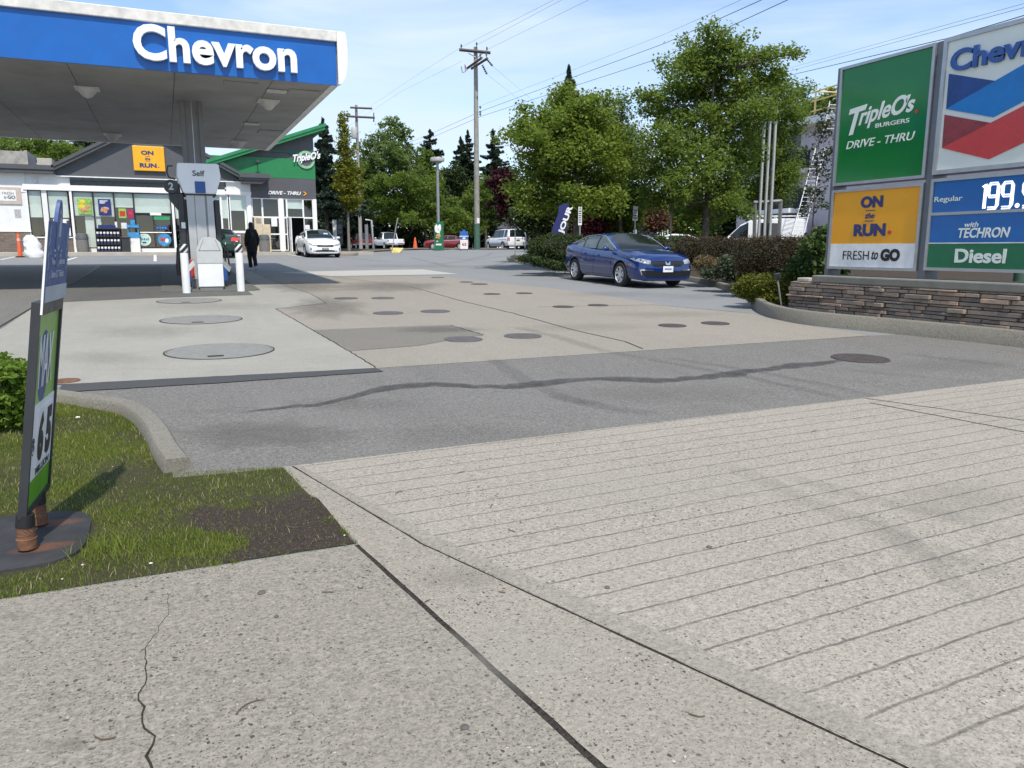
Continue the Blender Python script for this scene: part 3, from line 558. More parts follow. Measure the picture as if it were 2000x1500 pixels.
# ================================================================ COVERS IN THE PAVING
M_LID = mat('composite lid', (.225, .22, .2), .7, var=.12, vs=9, bump=.3, bs=90); M_IRON = mat('iron lid', (.075, .06, .055), .6, .2, var=.35, vs=14, bump=.6, bs=45)
M_IRON2 = mat('grey iron lid', (.11, .095, .09), .6, .2, var=.25, vs=14, bump=.6, bs=45); M_RUST = mat('rusty iron', (.16, .075, .04), .8, .1, var=.4, vs=18, bump=.6, bs=50)
def biglid(px, py, r, label):
    c = at(px, py); t = thing('tank_lid', label, 'tank lid', c, group='large round tank lids in the pale concrete', local=True); z = L2+.002; sl = lambda x, y, h: (x, y, SL*y+z+h)
    b = MB(); V = b.grid([[sl(k*math.cos(2*PI*i/48), k*math.sin(2*PI*i/48), h) for i in range(48)] for k, h in ((r*.99, .003), (r*.98, .010), (r*.965, .010), (r*.96, .0045))], True); b.build('rim', M_LID, t)
    b = MB(); V = b.grid([[sl(k*math.cos(2*PI*i/48), k*math.sin(2*PI*i/48), h) for i in range(48)] for k, h in ((r*1.012, .0055), (r*.975, .0055))], True); b.build('gap', M_JOINT, t)
    b = MB(); V = b.grid([[sl(k*math.cos(2*PI*i/48), k*math.sin(2*PI*i/48), h) for i in range(48)] for k, h in ((r*.955, .004), (r*.94, .008), (r*.5, .009))], True); b.cap(V[-1]); b.build('cover', M_LID, t)
    b = MB(); x, y = -.12*r, -.72*r; b._f([b.bm.verts.new(sl(x+a, y+c2, .012)) for a, c2 in ((-.14*r, -.06*r), (.14*r, -.06*r), (.14*r, .08*r), (-.14*r, .08*r))]); b.build('hand_hole', M_JOINT, t); return t
c = at(430, 689)
for px, py, w, lb in ((430, 687, 206, 'nearest and largest looking of the pale round tank lids'), (394, 625.5, 154, 'middle one of the pale round tank lids'), (370, 588.5, 122, 'farthest pale round tank lid, close to the pump island')):
    d_ = (at(px+w/2, py)-at(px-w/2, py)).length/2; biglid(px, py, d_, lb)
def smalllid(name, px, py, w, m, label, group):
    c = at(px, py); r = (at(px+w/2, py)-at(px-w/2, py)).length/2; b = MB(); sl = lambda x, y, h: (x, y, SL*y+L2+.003+h)
    V = b.grid([[sl(k*math.cos(2*PI*i/32), k*math.sin(2*PI*i/32), h) for i in range(32)] for k, h in ((r, -.002), (r*.97, .005), (r*.9, .0055), (r*.88, .003), (r*.85, .003), (r*.83, .0055), (r*.3, .0065))], True); b.cap(V[-1])
    o = b.build(name, m); o.location = c; tag(o, label, 'manhole cover', group)
gr = 'small round covers in the beige concrete'
for px, py, w, m, lb in ((905, 664, 76, M_IRON2, 'grey cover at the corner of the dark concrete patch, left of its pair'), (1021, 657.5, 74, M_IRON2, 'grey cover right of the dark patch corner, its pair partner at left'), (1313, 637, 54, M_IRON, 'dark brown cover left of the pair nearest the stone wall'), (1397, 632.5, 54, M_IRON, 'dark brown cover right of the pair nearest the stone wall'),
        (1100, 600, 42, M_IRON, 'small brown cover at left of the pair before the blue car'), (1168, 597, 40, M_IRON, 'small brown cover at right of the pair before the blue car'), (758, 612.5, 60, M_IRON2, 'grey cover below the angled edge of the pale concrete, left of a pair'), (850, 609, 58, M_IRON2, 'grey cover right beside another, in the third row from the asphalt'),
        (676, 583.5, 47, M_IRON2, 'grey cover beside the point of the pale concrete'), (748, 583, 46, M_IRON2, 'grey cover, right neighbour of the one at the pale concrete point'), (961, 575, 34, M_IRON, 'small purple brown cover, left of a pair in the middle distance'), (1024, 573.5, 33, M_IRON, 'small purple brown cover, right of a pair in the middle distance'),
        (911, 551.5, 26, M_IRON, 'tiny brown cover far back near the grey asphalt bend'), (936, 555.5, 34, M_IRON, 'thin brown cover just right of the tiny far one'), (855, 542.5, 26, M_IRON2, 'tiny grey cover at the far edge of the beige concrete')):
    smalllid('manhole_cover', px, py, w, m, lb, gr)
smalllid('manhole_cover', 128, 746, 54, M_RUST, 'rusty cover in pale concrete behind the lottery sign', None)
smalllid('storm_drain', 1680, 701, 104, M_IRON, 'dark storm drain lid in the asphalt where the oily streak ends', None)
# ================================================================ THE SHOP AND THE RESTAURANT
M_WALLW = mat('white stucco', (.72, .72, .70), .75, var=.05, vs=3, bump=.15, bs=70); M_TRIMW = mat('white trim', (.8, .8, .79), .5, var=.04)
M_FASC = mat('charcoal fascia', (.075, .077, .082), .55, var=.1, vs=2); M_GABLE = mat('charcoal panels', (.085, .087, .094), .65, var=.08, vs=1.5); M_RGREY = mat('warm grey panels', (.085, .084, .092), .6, var=.08, vs=1.5)
M_GREEN = mat('green cladding', (.015, .19, .06), .45, var=.08, vs=2); M_GREENR = mat('green roof metal', (.02, .22, .075), .4, var=.1, vs=3); M_YEL = mat('yellow sign face', (.85, .40, .008), .4, var=.04, vs=1.5)
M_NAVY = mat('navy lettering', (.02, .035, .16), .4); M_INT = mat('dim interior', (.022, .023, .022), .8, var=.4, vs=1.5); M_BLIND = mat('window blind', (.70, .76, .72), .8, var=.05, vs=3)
M_GLASS = glassmat('window glass', (.93, .95, .94), .11); M_ALU = mat('aluminium frame', (.62, .63, .63), .4, .3, var=.05); M_DFRAME = mat('dark frame', (.03, .03, .032), .4)
t_st = NT('ledge stone'); br = t_st.n('ShaderNodeTexBrick'); br.inputs['Scale'].default_value = 1; br.offset = .37; br.inputs['Brick Width'].default_value = .34; br.inputs['Row Height'].default_value = .075; br.inputs['Mortar Size'].default_value = .008
br.inputs['Color1'].default_value = (.23, .17, .13, 1); br.inputs['Color2'].default_value = (.10, .085, .075, 1); br.inputs['Mortar'].default_value = (.02, .018, .016, 1); mpn = t_st.n('ShaderNodeMapping'); mpn.inputs['Rotation'].default_value = (PI/2, 0, 0)
t_st.l(t_st.oc(), mpn.inputs[0]); t_st.l(mpn.outputs[0], br.inputs['Vector']); t_st.l(t_st.mix(t_st.ramp(t_st.noise(9, 5, .7), .3, .7, 0, .8), br.outputs['Color'], (.2, .17, .14)), t_st.p.inputs['Base Color']); t_st.bump(t_st.math('ADD', br.outputs['Fac'], t_st.noise(30)), .5, -.01); t_st.p.inputs['Roughness'].default_value = .85; M_LEDGE = t_st.m
FZ = 1.26; V0 = SV
st = thing('convenience_store', 'white convenience store with charcoal gable, yellow sign and wide blinded windows', 'shop', (-3, 52, G(52)))
XL = -16.
b = MB(); b.bx(XL, -6.28, V0, V0+.25, 2.33, 5.22); b.bx(-6.28, -4.26, V0+.06, V0+.25, 4.42, 5.22); b.bx(-5.62, -5.38, V0+.02, V0+.25, FZ, 4.42); b.bx(-4.26, 3.35, V0+.03, V0+.25, 4.40, 4.42); b.bx(3.38, 4.68, V0, V0+.25, 4.50, 5.1)
b.bx(XL, 4.68, V0+11.8, V0+12, 1, 5.2); b.bx(XL-.2, XL, V0, V0+12, 1, 5.2); wall = b.build('wall', M_WALLW, st)
for a_ in ((XL, -6.28, V0-.04, 2.28), (-6.26, -4.33, V0, 1.98), (3.38, 4.5, V0-.04, 2.3)): b = MB(); b.bx(a_[0], a_[1], a_[2], V0+.25, FZ-.1, a_[3]); b.build('stone_base', M_LEDGE, st)
b = MB(); b.bx(XL, -6.22, V0-.07, V0+.26, 2.28, 2.34, .01); b.bx(XL, -6.24, V0-.03, V0, 4.28, 4.36); b.bx(-6.26, -4.34, V0-.05, V0+.2, 1.98, 2.04); b.bx(3.38, 4.55, V0-.07, V0+.2, 2.3, 2.36); b.bx(-6.4, 3.3, V0-.08, V0+.05, 4.40, 4.68, .01); b.bx(3.3, 4.70, V0-.08, V0+.05, 4.42, 4.60, .01); b.bx(-4.9, 4.2, V0-.15, V0+.02, 5.10, 5.15); b.build('white_band', M_TRIMW, st)
# gable wall, roof slabs, flat roof fascias
gx0, gx1, gz, ax, az = -4.88, 3.97, 5.33, -.45, 7.71
b = MB(); b.prism([(gx0, V0-.06, 5.15), (gx1, V0-.06, 5.15), (gx1, V0-.06, gz), (ax, V0-.06, az), (gx0, V0-.06, gz)], (0, .3, 0)); b.build('gable', M_GABLE, st)
b = MB()
for s in (-1, 1):
    x0 = gx0-.1 if s < 0 else gx1+.1
    b.prism([(x0, V0-.4, gz+.02), (ax, V0-.4, az+.1), (ax, V0-.4, az+.42), (x0, V0-.4, gz+.3)], (0, 9, 0)); b.prism([(x0-s*-.02, V0-.46, gz+.17), (ax, V0-.46, az+.27), (ax, V0-.46, az+.46), (x0-s*-.02, V0-.46, gz+.34)], (0, .06, 0))
b.build('gable_roof', M_FASC, st)
b = MB(); b.bx(XL-.4, gx0-.05, V0-.4, V0+12, 5.22, 5.52); b.bx(XL-.4, gx0-.02, V0-.46, V0-.4, 5.4, 5.62); b.build('flat_roof', M_FASC, st)
b = MB(); b.bx(gx1+.1, 5.65, V0-.9, V0+12, 5.22, 5.44); b.bx(gx1+.1, 5.70, V0-.96, V0-.9, 5.32, 5.56); b.prism([(4.2, V0-.8, 5.22), (5.6, V0-.8, 5.22), (5.25, V0-.8, 5.02), (4.2, V0-.8, 5.02)], (0, .8, 0)); b.build('flat_roof', M_FASC, st)
b = MB(); b.bx(-4.27, 3.32, V0+.0, V0+.04, 4.68, 5.1); b.build('transom_glass', mat('dark reflective glass', (.02, .024, .028), .06, spec=.8), st)
# interior behind the glass
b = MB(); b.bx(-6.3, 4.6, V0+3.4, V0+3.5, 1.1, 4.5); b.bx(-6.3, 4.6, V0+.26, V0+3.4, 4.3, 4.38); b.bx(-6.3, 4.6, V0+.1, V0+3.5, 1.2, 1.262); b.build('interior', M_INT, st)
M_SHELF = mat('shop shelves', (.13, .11, .10), .7, var=.8, vs=6); b = MB(); rnd = random.Random(4)
for k in range(26):
    x = rnd.uniform(-4.1, .3); b.bx(x, x+rnd.uniform(.2, .5), V0+1.2+rnd.random(), V0+2.5, FZ, FZ+rnd.uniform(.6, 1.5))
b.build('shelf', M_SHELF, st)
def window(x0, x1, z0, z1, blind, par, fm=M_DFRAME, fw=.04, y=V0+.06, name='window'):
    b = MB(); b.bx(x0, x0+fw, y-.05, y+.05, z0, z1); b.bx(x1-fw, x1, y-.05, y+.05, z0, z1); b.bx(x0+fw, x1-fw, y-.05, y+.05, z0, z0+fw); b.bx(x0+fw, x1-fw, y-.05, y+.05, z1-fw, z1); w = b.build(name, fm, par)
    b = MB(); b.bx(x0+fw, x1-fw, y-.004, y+.004, z0+fw, z1-fw); b.build('pane', M_GLASS, w)
    if blind:
        b = MB(); b.bx(x0+fw, x1-fw, y+.05, y+.06, blind, z1-fw); b.bx(x0+fw, x1-fw, y+.045, y+.07, blind-.03, blind)
        b.build('blind', M_BLIND, w)
    return w
window(-6.24, -5.62, 2.04, 4.40, 3.06, st); window(-5.38, -4.42, 2.04, 4.40, 3.06, st)
ws = [window(-4.23, -3.28, 1.45, 4.39, 3.18, st), window(-3.28, -2.30, 1.45, 4.39, 3.15, st), window(-2.30, -1.36, 1.45, 4.39, 3.64, st), window(-1.36, .48, 3.3, 4.39, 3.38, st)]
b = MB(); b.bx(-4.36, -4.24, V0-.05, V0+.2, FZ-.02, 4.40, .01); b.bx(-4.26, 4.6, V0-.03, V0+.15, FZ-.02, 1.44, .01); b.bx(-6.3, -6.24, V0-.02, V0+.2, 2.04, 4.4); b.bx(4.48, 4.68, V0-.05, V0+.25, FZ-.02, 4.5, .01); b.bx(.5, .62, V0-.03, V0+.2, 1.44, 4.4); b.build('mullion', M_TRIMW, st)
for x in (-.98, -.30):
    pass
b = MB()
for x0, x1 in ((-1.34, -.44), (-.43, .47)): 
    b.bx(x0, x0+.05, V0, V0+.06, 1.45, 3.25); b.bx(x1-.05, x1, V0, V0+.06, 1.45, 3.25); b.bx(x0, x1, V0+.001, V0+.059, 1.45, 1.53); b.bx(x0, x1, V0+.001, V0+.059, 3.2, 3.26)
dr = b.build('door', M_DFRAME, st)
b = MB(); b.bx(-1.3, .43, V0+.03, V0+.036, 1.5, 3.2); b.build('pane', M_GLASS, dr)
b = MB(); b.tube([(-1.25, V0-.05, 2.3), (.4, V0-.05, 2.3)], .022); b.build('push_bar', M_ALU, dr)
b = MB(); b.bx(-.6, -.05, V0-.03, V0-.01, 3.22, 3.36); b.build('door_closer', M_TRIMW, dr)
window(.62, 1.9, 2.4, 4.4, 3.1, st); window(1.9, 3.05, 2.4, 4.4, 3.1, st, M_TRIMW); window(3.05, 3.44, 2.4, 4.4, 3.15, st, M_TRIMW, .05); window(3.5, 4.48, 2.37, 4.42, 3.58, st, M_TRIMW, .06)
# posters, stickers and notices
def flat(x0, x1, z0, z1, y, m, par, name='poster', th=.008):
    b = MB(); b.bx(x0, x1, y-th, y, z0, z1); return b.build(name, m, par)
def disc(x, z, r, y, m, par, name, th=.008):
    b = MB(); b.lathe([(.0001, -th), (r, -th), (r, 0), (.0001, 0)], (x, y, z), 28, 'y'); return b.build(name, m, par)
M_PGREEN = mat('poster leaf green', (.22, .42, .08), .5, var=.5, vs=7); M_PNAVY = mat('poster navy', (.015, .03, .15), .5); M_PTAN = mat('poster tan', (.5, .25, .12), .5, var=.6, vs=20); M_PRED = mat('poster red', (.5, .04, .03), .5); M_PPINK = mat('poster magenta', (.35, .02, .12), .5); M_PBLUE = mat('poster sky blue', (.05, .25, .5), .5, var=.4, vs=9); M_PWHITE = mat('poster white', (.75, .75, .73), .5); M_PYEL = mat('poster yellow', (.65, .5, .05), .5); M_PLIME = mat('poster lime', (.3, .5, .08), .5); M_TEAL = mat('teal sticker', (.05, .35, .25), .5)
po = flat(-4.02, -3.38, 3.22, 4.03, V0, M_PGREEN, st)
b = MB(); b.ball((-3.78, V0-.012, 3.85), (.15, .01, .12), 2); b.ball((-3.85, V0-.012, 3.6), (.17, .01, .13), 2); b.build('yellow_cup', M_PYEL, po, smooth=60)
b = MB(); b.ball((-3.72, V0-.014, 3.45), (.22, .012, .12), 2); b.ball((-3.55, V0-.014, 3.62), (.12, .012, .09), 2); b.build('sandwich', M_PTAN, po, smooth=60)
po = flat(-3.06, -2.46, 3.17, 4.02, V0, M_PNAVY, st)
b = MB(); b.ball((-2.75, V0-.012, 3.52), (.2, .012, .1), 2); b.ball((-2.75, V0-.012, 3.38), (.1, .012, .1), 2); b.ball((-2.9, V0-.014, 3.42), (.08, .012, .08), 2); b.build('snacks', M_PTAN, po, smooth=60)
b = MB()
for z, x0, x1 in ((3.93, -2.98, -2.6), (3.87, -2.98, -2.7), (3.81, -2.98, -2.75)): b.bx(x0, x1, V0-.011, V0-.009, z-.018, z+.018)
b.build('print', M_PWHITE, po)
po = flat(-2.12, -1.76, 3.05, 3.55, V0, M_PLIME, st); flat(-2.08, -1.8, 3.15, 3.42, V0-.009, M_PRED, po, 'red_print')
po = flat(-1.7, -1.42, 3.05, 3.52, V0, M_PPINK, st); disc(-1.55, 3.3, .1, V0-.009, M_PRED, po, 'red_print')
flat(-2.35, -2.24, 2.55, 2.85, V0-.002, M_PWHITE, st, 'sticker'); flat(-2.05, -1.78, 2.5, 2.8, V0-.002, M_PWHITE, st, 'sticker')
flat(-.42, .38, 2.98, 3.16, V0-.01, mat('green door strip', (.03, .3, .12), .5), dr, 'green_strip'); po = flat(-.35, .22, 2.45, 2.66, V0-.01, M_PNAVY, dr, 'sticker')
for k in range(4): flat(-.32+.13*k, -.23+.13*k, 2.5, 2.62, V0-.02, M_PBLUE, po, 'pictogram')
po = disc(-.98, 1.92, .33, V0-.012, M_PWHITE, dr, 'round_sticker'); disc(-.98, 1.92, .28, V0-.02, mat('mint', (.45, .68, .6), .5), po, 'sticker_ring'); b = MB(); 
for k, h in enumerate((.14, .1, .12, .08, .11)): b.bx(-1.16+.085*k, -1.16+.085*k+.05, V0-.034, V0-.029, 1.88, 1.88+h)
b.bx(-1.08, -.9, V0-.034, V0-.029, 1.72, 1.8); b.build('print', M_NAVY, po)
po = disc(.02, 1.92, .34, V0-.012, M_PBLUE, dr, 'round_sticker'); b = MB(); b.ball((-.06, V0-.022, 1.92), (.14, .01, .1), 2); b.build('picture', M_PRED, po); b = MB(); b.ball((.14, V0-.022, 1.86), (.1, .01, .12), 2); b.build('picture', M_PWHITE, po)
flat(-5.2, -4.5, 2.55, 2.95, V0-.0, M_PWHITE, st, 'window_poster'); po = flat(-5.2, -4.45, 2.1, 2.5, V0-.0, M_PWHITE, st, 'window_poster')
flat(-4.6, -4.48, 2.65, 2.88, V0-.012, M_DGREY, po, 'print')
flat(-3.75, -3.0, 1.5, 3.12, V0+.2, M_BLIND, st, 'display_panel')
nt_ = flat(-6.88, -6.6, 2.98, 3.41, V0-.0, mat('grey notice', (.38, .38, .38), .6, var=.4, vs=18), st, 'notice')
b = MB(); b.bx(-5.86+.0, -5.74, V0-.06, V0+.06, 4.75, 4.98, .01); b.build('wall_light', M_LAMPW, st)
# hanging white / fresh sign on the left wall
sg = flat(-7.9, -6.5, 3.67, 4.5, V0, mat('beige sign board', (.5, .42, .36), .5), st, 'fresh_sign', .06); flat(-7.7, -6.72, 3.82, 4.36, V0-.06, M_PWHITE, sg, 'sign_face', .01)
text_at('FRESH', (-7.3, V0-.07, 4.13), (1, 0, 0), (0, 0, 1), .48, .13, M_DGREY, sg, ext=.006, bold=-.004); text_at('to', (-7.26, V0-.07, 3.92), (1, 0, 0), (0, 0, 1), .12, .14, M_DGREY, sg, ext=.006, shear=.3, bold=.01); text_at('GO', (-7.1, V0-.07, 3.92), (1, 0, 0), (0, 0, 1), .34, .17, M_DGREY, sg, ext=.006, bold=.035)
# yellow gable sign
def run_sign(x0, x1, z0, z1, y, par, m_face):
    b = MB(); b.bx(x0, x1, y-.16, y, z0, z1, .02); s_ = b.build('yellow_sign', m_face, par); w, h = x1-x0, z1-z0; f = y-.16
    for body, cx, cz, tw, th, kw in (('ON', .46, .73, .40, .17, dict(bold=.045)), ('the', .46, .49, .17, .11, dict(shear=.35, bold=.02)), ('RUN', .46, .22, .54, .18, dict(bold=.045))):
        text_at(body, (x0+w*(cx-tw/2), f, z0+h*(cz-th/2)), (1, 0, 0), (0, 0, 1), w*tw, h*th, M_NAVY, s_, ext=.012, **kw)
    b = MB()
    for cz in (.585, .39): b.bx(x0+w*.38, x0+w*.54, f-.01, f-.001, z0+h*cz, z0+h*(cz+.012))
    b.build('rule', M_NAVY, s_); b = MB(); b.ball((x0+w*.79, f, z0+h*.16), (.045, .012, .045), 1); b.build('leaf_mark', M_PRED, s_); return s_
run_sign(-1.2, .33, 5.54, 6.82, V0-.06, st, M_YEL)
# roof plant
b = MB(); b.bx(-9.5, -6.4, V0+2, V0+5, 5.5, 6.5, .02); b.bx(-6.45, -6.3, V0+1.95, V0+5.05, 5.5, 6.55); b.build('rooftop_unit', mat('roof unit', (.32, .3, .27), .7, var=.3, vs=3), st)
b = MB(); b.bx(-5.9, -5.2, V0+2, V0+3, 5.5, 6.2, .02); b.build('rooftop_unit', mat('beige roof unit', (.42, .38, .33), .7), st)
b = MB(); b.bx(3.55, 4.0, V0-.15, V0-.04, 1.75, 2.2, .02); b.build('meter_box', M_STEEL, st)
# --------------------------------------------------------------- restaurant wing
re_ = thing('burger_restaurant', 'grey and green burger restaurant wing with glass front and round roof edge sign', 'restaurant', (6.6, 52, G(52)))
RX0, RX1 = 4.70, 8.33; rz = lambda x: 6.28+(x-2.76)*.357
b = MB(); b.bx(RX0, RX1, V0-.02, V0+.25, 4.28, 5.43); b.bx(RX1-.2, RX1-.01, V0+.25, V0+11, 1, 7.2); b.prism([(2.0, V0+.06, 6.53), (RX1-.02, V0+.06, 6.53), (RX1-.02, V0+.06, rz(RX1)-.1), (3.46, V0+.06, 6.54)], (0, .2, 0)); b.build('grey_wall', M_RGREY, re_)
b = MB(); b.bx(2.0, RX1+.01, V0-.03, V0+.3, 5.43, 6.53); b.build('green_band', M_GREEN, re_)
b = MB(); b.bx(6.9, RX1, V0+.02, V0+.06, 6.75, 6.9); b.bx(6.2, RX1, V0+.02, V0+.06, 7.1, 7.22) if False else None; b.bx(5.9, RX1, V0+.0, V0+.06, 6.85, 7.0); b.build('green_strip', mat('dark green strip', (.02, .10, .06), .5), re_)
b = MB(); b.prism([(1.5, V0-.5, rz(1.5)-.28), (8.93, V0-.5, rz(8.93)-.28), (8.93, V0-.5, rz(8.93)), (1.5, V0-.5, rz(1.5))], (0, 11.5, 0)); b.prism([(1.5, V0-.56, rz(1.5)-.12), (8.97, V0-.56, rz(8.97)-.12), (8.97, V0-.56, rz(8.97)+.05), (1.5, V0-.56, rz(1.5)+.05)], (0, .1, 0)); b.build('sloping_roof', M_GREENR, re_)
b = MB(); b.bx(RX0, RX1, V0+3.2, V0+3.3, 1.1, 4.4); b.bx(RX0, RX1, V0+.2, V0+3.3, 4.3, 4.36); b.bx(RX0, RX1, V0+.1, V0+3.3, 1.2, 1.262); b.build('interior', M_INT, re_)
b = MB(); b.bx(5.4, 6.0, V0+.8, V0+1.4, 2.0, 2.05); b.bx(5.67, 5.73, V0+1.07, V0+1.13, FZ, 2.0); b.build('dining_table', M_ALU, re_)
for x0, x1 in ((RX0, 5.27), (5.27, 6.2), (6.42, 6.63), (6.63, 7.56), (7.56, 8.13)):
    window(x0, x1, 3.21, 4.28, 3.75 if x0 == 6.63 else None, re_, M_TRIMW, .045)
    if x0 != 6.63: w_ = window(x0, x1, 1.32, 3.21, None, re_, M_TRIMW, .045)
b = MB(); b.bx(6.2, 6.42, V0-.03, V0+.15, 1.28, 4.28, .01); b.bx(8.13, 8.33, V0-.06, V0+.25, FZ-.02, 4.28, .01); b.bx(RX0, RX1, V0-.01, V0+.12, 4.26, 4.30); b.bx(5.27, 6.62, V0-.0, V0+.11, 2.22, 2.30); b.build('mullion', M_TRIMW, re_)
b = MB(); b.box((6.72, V0-.35, 2.23), (.05, .9, 1.93)); od = b.build('open_door', M_TRIMW, re_); b = MB(); b.bx(6.655, 6.69, V0-.5, V0-.46, 1.9, 2.6); b.build('handle', M_ALU, od)
text_at('DRIVE - THRU', (5.62, V0-.02, 4.49), (1, 0, 0), (0, 0, 1), 1.85, .20, M_LET, re_, ext=.05, shear=.25, bold=.03, name='drive_thru_letters')
b = MB(); b.prism([(7.58, V0-.06, 4.70), (7.66, V0-.06, 4.70), (7.80, V0-.06, 4.59), (7.66, V0-.06, 4.47), (7.58, V0-.06, 4.47), (7.71, V0-.06, 4.59)], (0, .04, 0)); b.build('yellow_arrow', M_YEL, re_)
b = MB(); b.lathe([(.36, -.03), (.50, -.03), (.50, .05), (.36, .05), (.36, -.03)], (7.83, V0-.08, 6.5), 36, 'y', False); b.lathe([(.0001, .0), (.38, .0), (.38, .05), (.0001, .05)], (7.83, V0-.08, 6.5), 36, 'y'); rs_ = b.build('round_sign', mat('pale green sign ring', (.25, .45, .28), .5), re_)
b = MB(); b.lathe([(.0001, -.012), (.36, -.012), (.36, .0), (.0001, .0)], (7.83, V0-.08, 6.5), 36, 'y'); b.build('sign_centre', M_GABLE, rs_)
text_at("TripleO's", (7.08, V0-.14, 6.2), (.985, 0, .17), (0, 0, 1), 1.6, .55, M_LET, rs_, ext=.05, shear=.28, bold=.035, name='sign_letters')
b = MB(); b.tube([(5.1, V0-.4, 5.5), (5.1, V0-.4, 6.15)], .02); b.box((5.1, V0-.5, 6.2), (.2, .28, .12), None, .02); b.build('camera_mast', M_DPL, re_)
flat(5.72, 6.05, 2.7, 3.2, V0-.0, M_PWHITE, re_, 'window_notice'); flat(7.62, 7.88, 2.55, 2.8, V0-.0, M_PWHITE, re_, 'window_notice')
# --------------------------------------------------------------- things standing before the shop
pav = lambda v: G(SV-2)+.13+(G(SV)-G(SV-2))*(v-SV+2)/2.3
M_BIN = mat('grey pebbled bin', (.17, .165, .155), .8, var=.3, vs=25); M_BINL = mat('bin lid', (.10, .105, .11), .5)
def bin_(x, v, label):
    t = thing('litter_bin', label, 'litter bin', (x, v, pav(v)), group='grey litter bins on the shop pavement', local=True)
    b = MB(); b.lathe([(.27, 0), (.30, .3), (.29, .68), (.0001, .68)], n=24); b.build('body', M_BIN, t, smooth=50)
    b = MB(); b.lathe([(.31, .68), (.31, .74), (.26, .95), (.2, .98), (.0001, .98)], n=24); b.build('lid', M_BINL, t, smooth=40); return t
p = onv(162, 485, 46.5); b0_ = bin_(p.x, 46.5, 'grey litter bin below the green poster of the store window'); p = onv(517, 488, 46.4); c_ = copy_tree(b0_); c_.location = (p.x, 46.4, pav(46.4)); c_['label'] = 'grey litter bin in front of the beige cabinet by the restaurant'
rk_ = thing('water_rack', 'black display rack stacked with rows of white topped bottles', 'display rack', (-2.7, 46.4, pav(46.4)))
x0, x1 = onv(188, 470, 46.4).x, onv(236, 470, 46.4).x; zb = pav(46.4); b = MB(); b.bx(x0, x1, 46.2, 46.75, zb, zb+.06); b.bx(x0, x0+.04, 46.2, 46.75, zb, zb+1.25); b.bx(x1-.04, x1, 46.2, 46.75, zb, zb+1.25); b.bx(x0, x1, 46.7, 46.75, zb, zb+1.25); b.bx(x0, x1, 46.2, 46.75, zb+1.2, zb+1.25)
for k in (.43, .82): b.bx(x0, x1, 46.2, 46.75, zb+k-.03, zb+k)
b.build('frame', M_DPL, rk_)
M_BOT = mat('dark bottles', (.05, .05, .12), .3)
def water_pack():
    t = thing('water_pack', 'dark pack of white topped bottles', 'bottle pack', (0, 0, 0), group='bottle packs on the black rack', local=True)
    b = MB(); b.lathe([(.06, 0), (.06, .2), (.03, .26), (.0001, .26)], (0, 0, 0), 8); b.build('bottle', M_BOT, t); b = MB(); b.box((0, -.06, .18), (.1, .03, .1)); b.build('label', M_PWHITE, t); return t
w0 = water_pack()
for r_ in range(3):
    for k in range(7):
        w = w0 if r_ == k == 0 else copy_tree(w0); w.location = (x0+.1+k*(x1-x0-.2)/6, 46.28, zb+.065+r_*.385); w['label'] = 'dark bottle pack with white label in the %s row of the black display rack' % ('bottom', 'middle', 'top')[r_]
b = MB(); b.bx(x0+.15, x1-.2, 46.3, 46.7, zb+1.25, zb+1.42); b.build('top_box', M_PNAVY, rk_)
p = onv(247, 485, 46.4); b = MB(); b.bx(p.x-.2, p.x+.2, 46.2, 46.6, zb, zb+.75, .02); b.bx(p.x-.23, p.x+.23, 46.17, 46.63, zb+.75, zb+.82, .02); tag(b.build('waste_box', M_DPL), 'black box bin beside the bottle rack', 'bin')
p = onv(263, 485, 46.5); t = thing('promo_stand', 'blue and white cardboard stand between the black box and shop doors', 'display stand', (p.x, 46.5, zb)); b = MB(); b.bx(p.x-.28, p.x+.28, 46.4, 46.8, zb, zb+.75); b.build('white_base', M_PWHITE, t); b = MB(); b.bx(p.x-.28, p.x+.28, 46.39, 46.8, zb+.75, zb+1.05); b.build('blue_band', M_PBLUE, t); b = MB(); b.bx(p.x-.3, p.x+.3, 46.45, 46.8, zb+1.3, zb+1.45); b.bx(p.x-.1, p.x+.12, 46.44, 46.5, zb+1.45, zb+1.7); b.bx(p.x-.26, p.x-.22, 46.5, 46.75, zb+1.05, zb+1.3); b.bx(p.x+.22, p.x+.26, 46.5, 46.75, zb+1.05, zb+1.3); b.build('header', M_PBLUE, t)
M_ORANGE = mat('orange plastic', (.75, .12, .035), .5, var=.12)
def delin(px, py, label):
    c = at(px, py); t = thing('delineator_post', label, 'traffic post', c, group='orange delineator posts by the store', local=True)
    b = MB(); b.lathe([(.2, 0), (.2, .04), (.12, .06), (.0001, .06)], n=14); b.build('base', M_BLACK, t); b = MB(); b.lathe([(.1, .05), (.06, 1.05), (.035, 1.1), (.05, 1.14), (.0001, 1.15)], n=14); po = b.build('post', M_ORANGE, t, smooth=50)
    b = MB(); b.lathe([(.079, .75), (.072, .88)], n=14, cap=False); b.build('reflector', mat('reflective band', (.75, .4, .3), .4), po); return t
d0 = delin(40, 502.5, 'orange delineator post before the brown stone wall at left'); c = at(126, 503); c_ = copy_tree(d0); c_.location = c; c_['label'] = 'orange delineator post half hidden behind the lottery sign'
b = MB(); c = at(70, 503); rows = []
for k in range(9):
    z = k*.13; r_ = (.36, .40, .38, .33, .36, .32, .30, .26, .12)[k]; rows.append([(c.x+math.cos(2*PI*i/14)*r_*(1+.18*math.sin(i*2.3+k*1.7))-.02*k, c.y+math.sin(2*PI*i/14)*r_*.8*(1+.15*math.cos(i*1.9+k)), c.z+z) for i in range(14)])
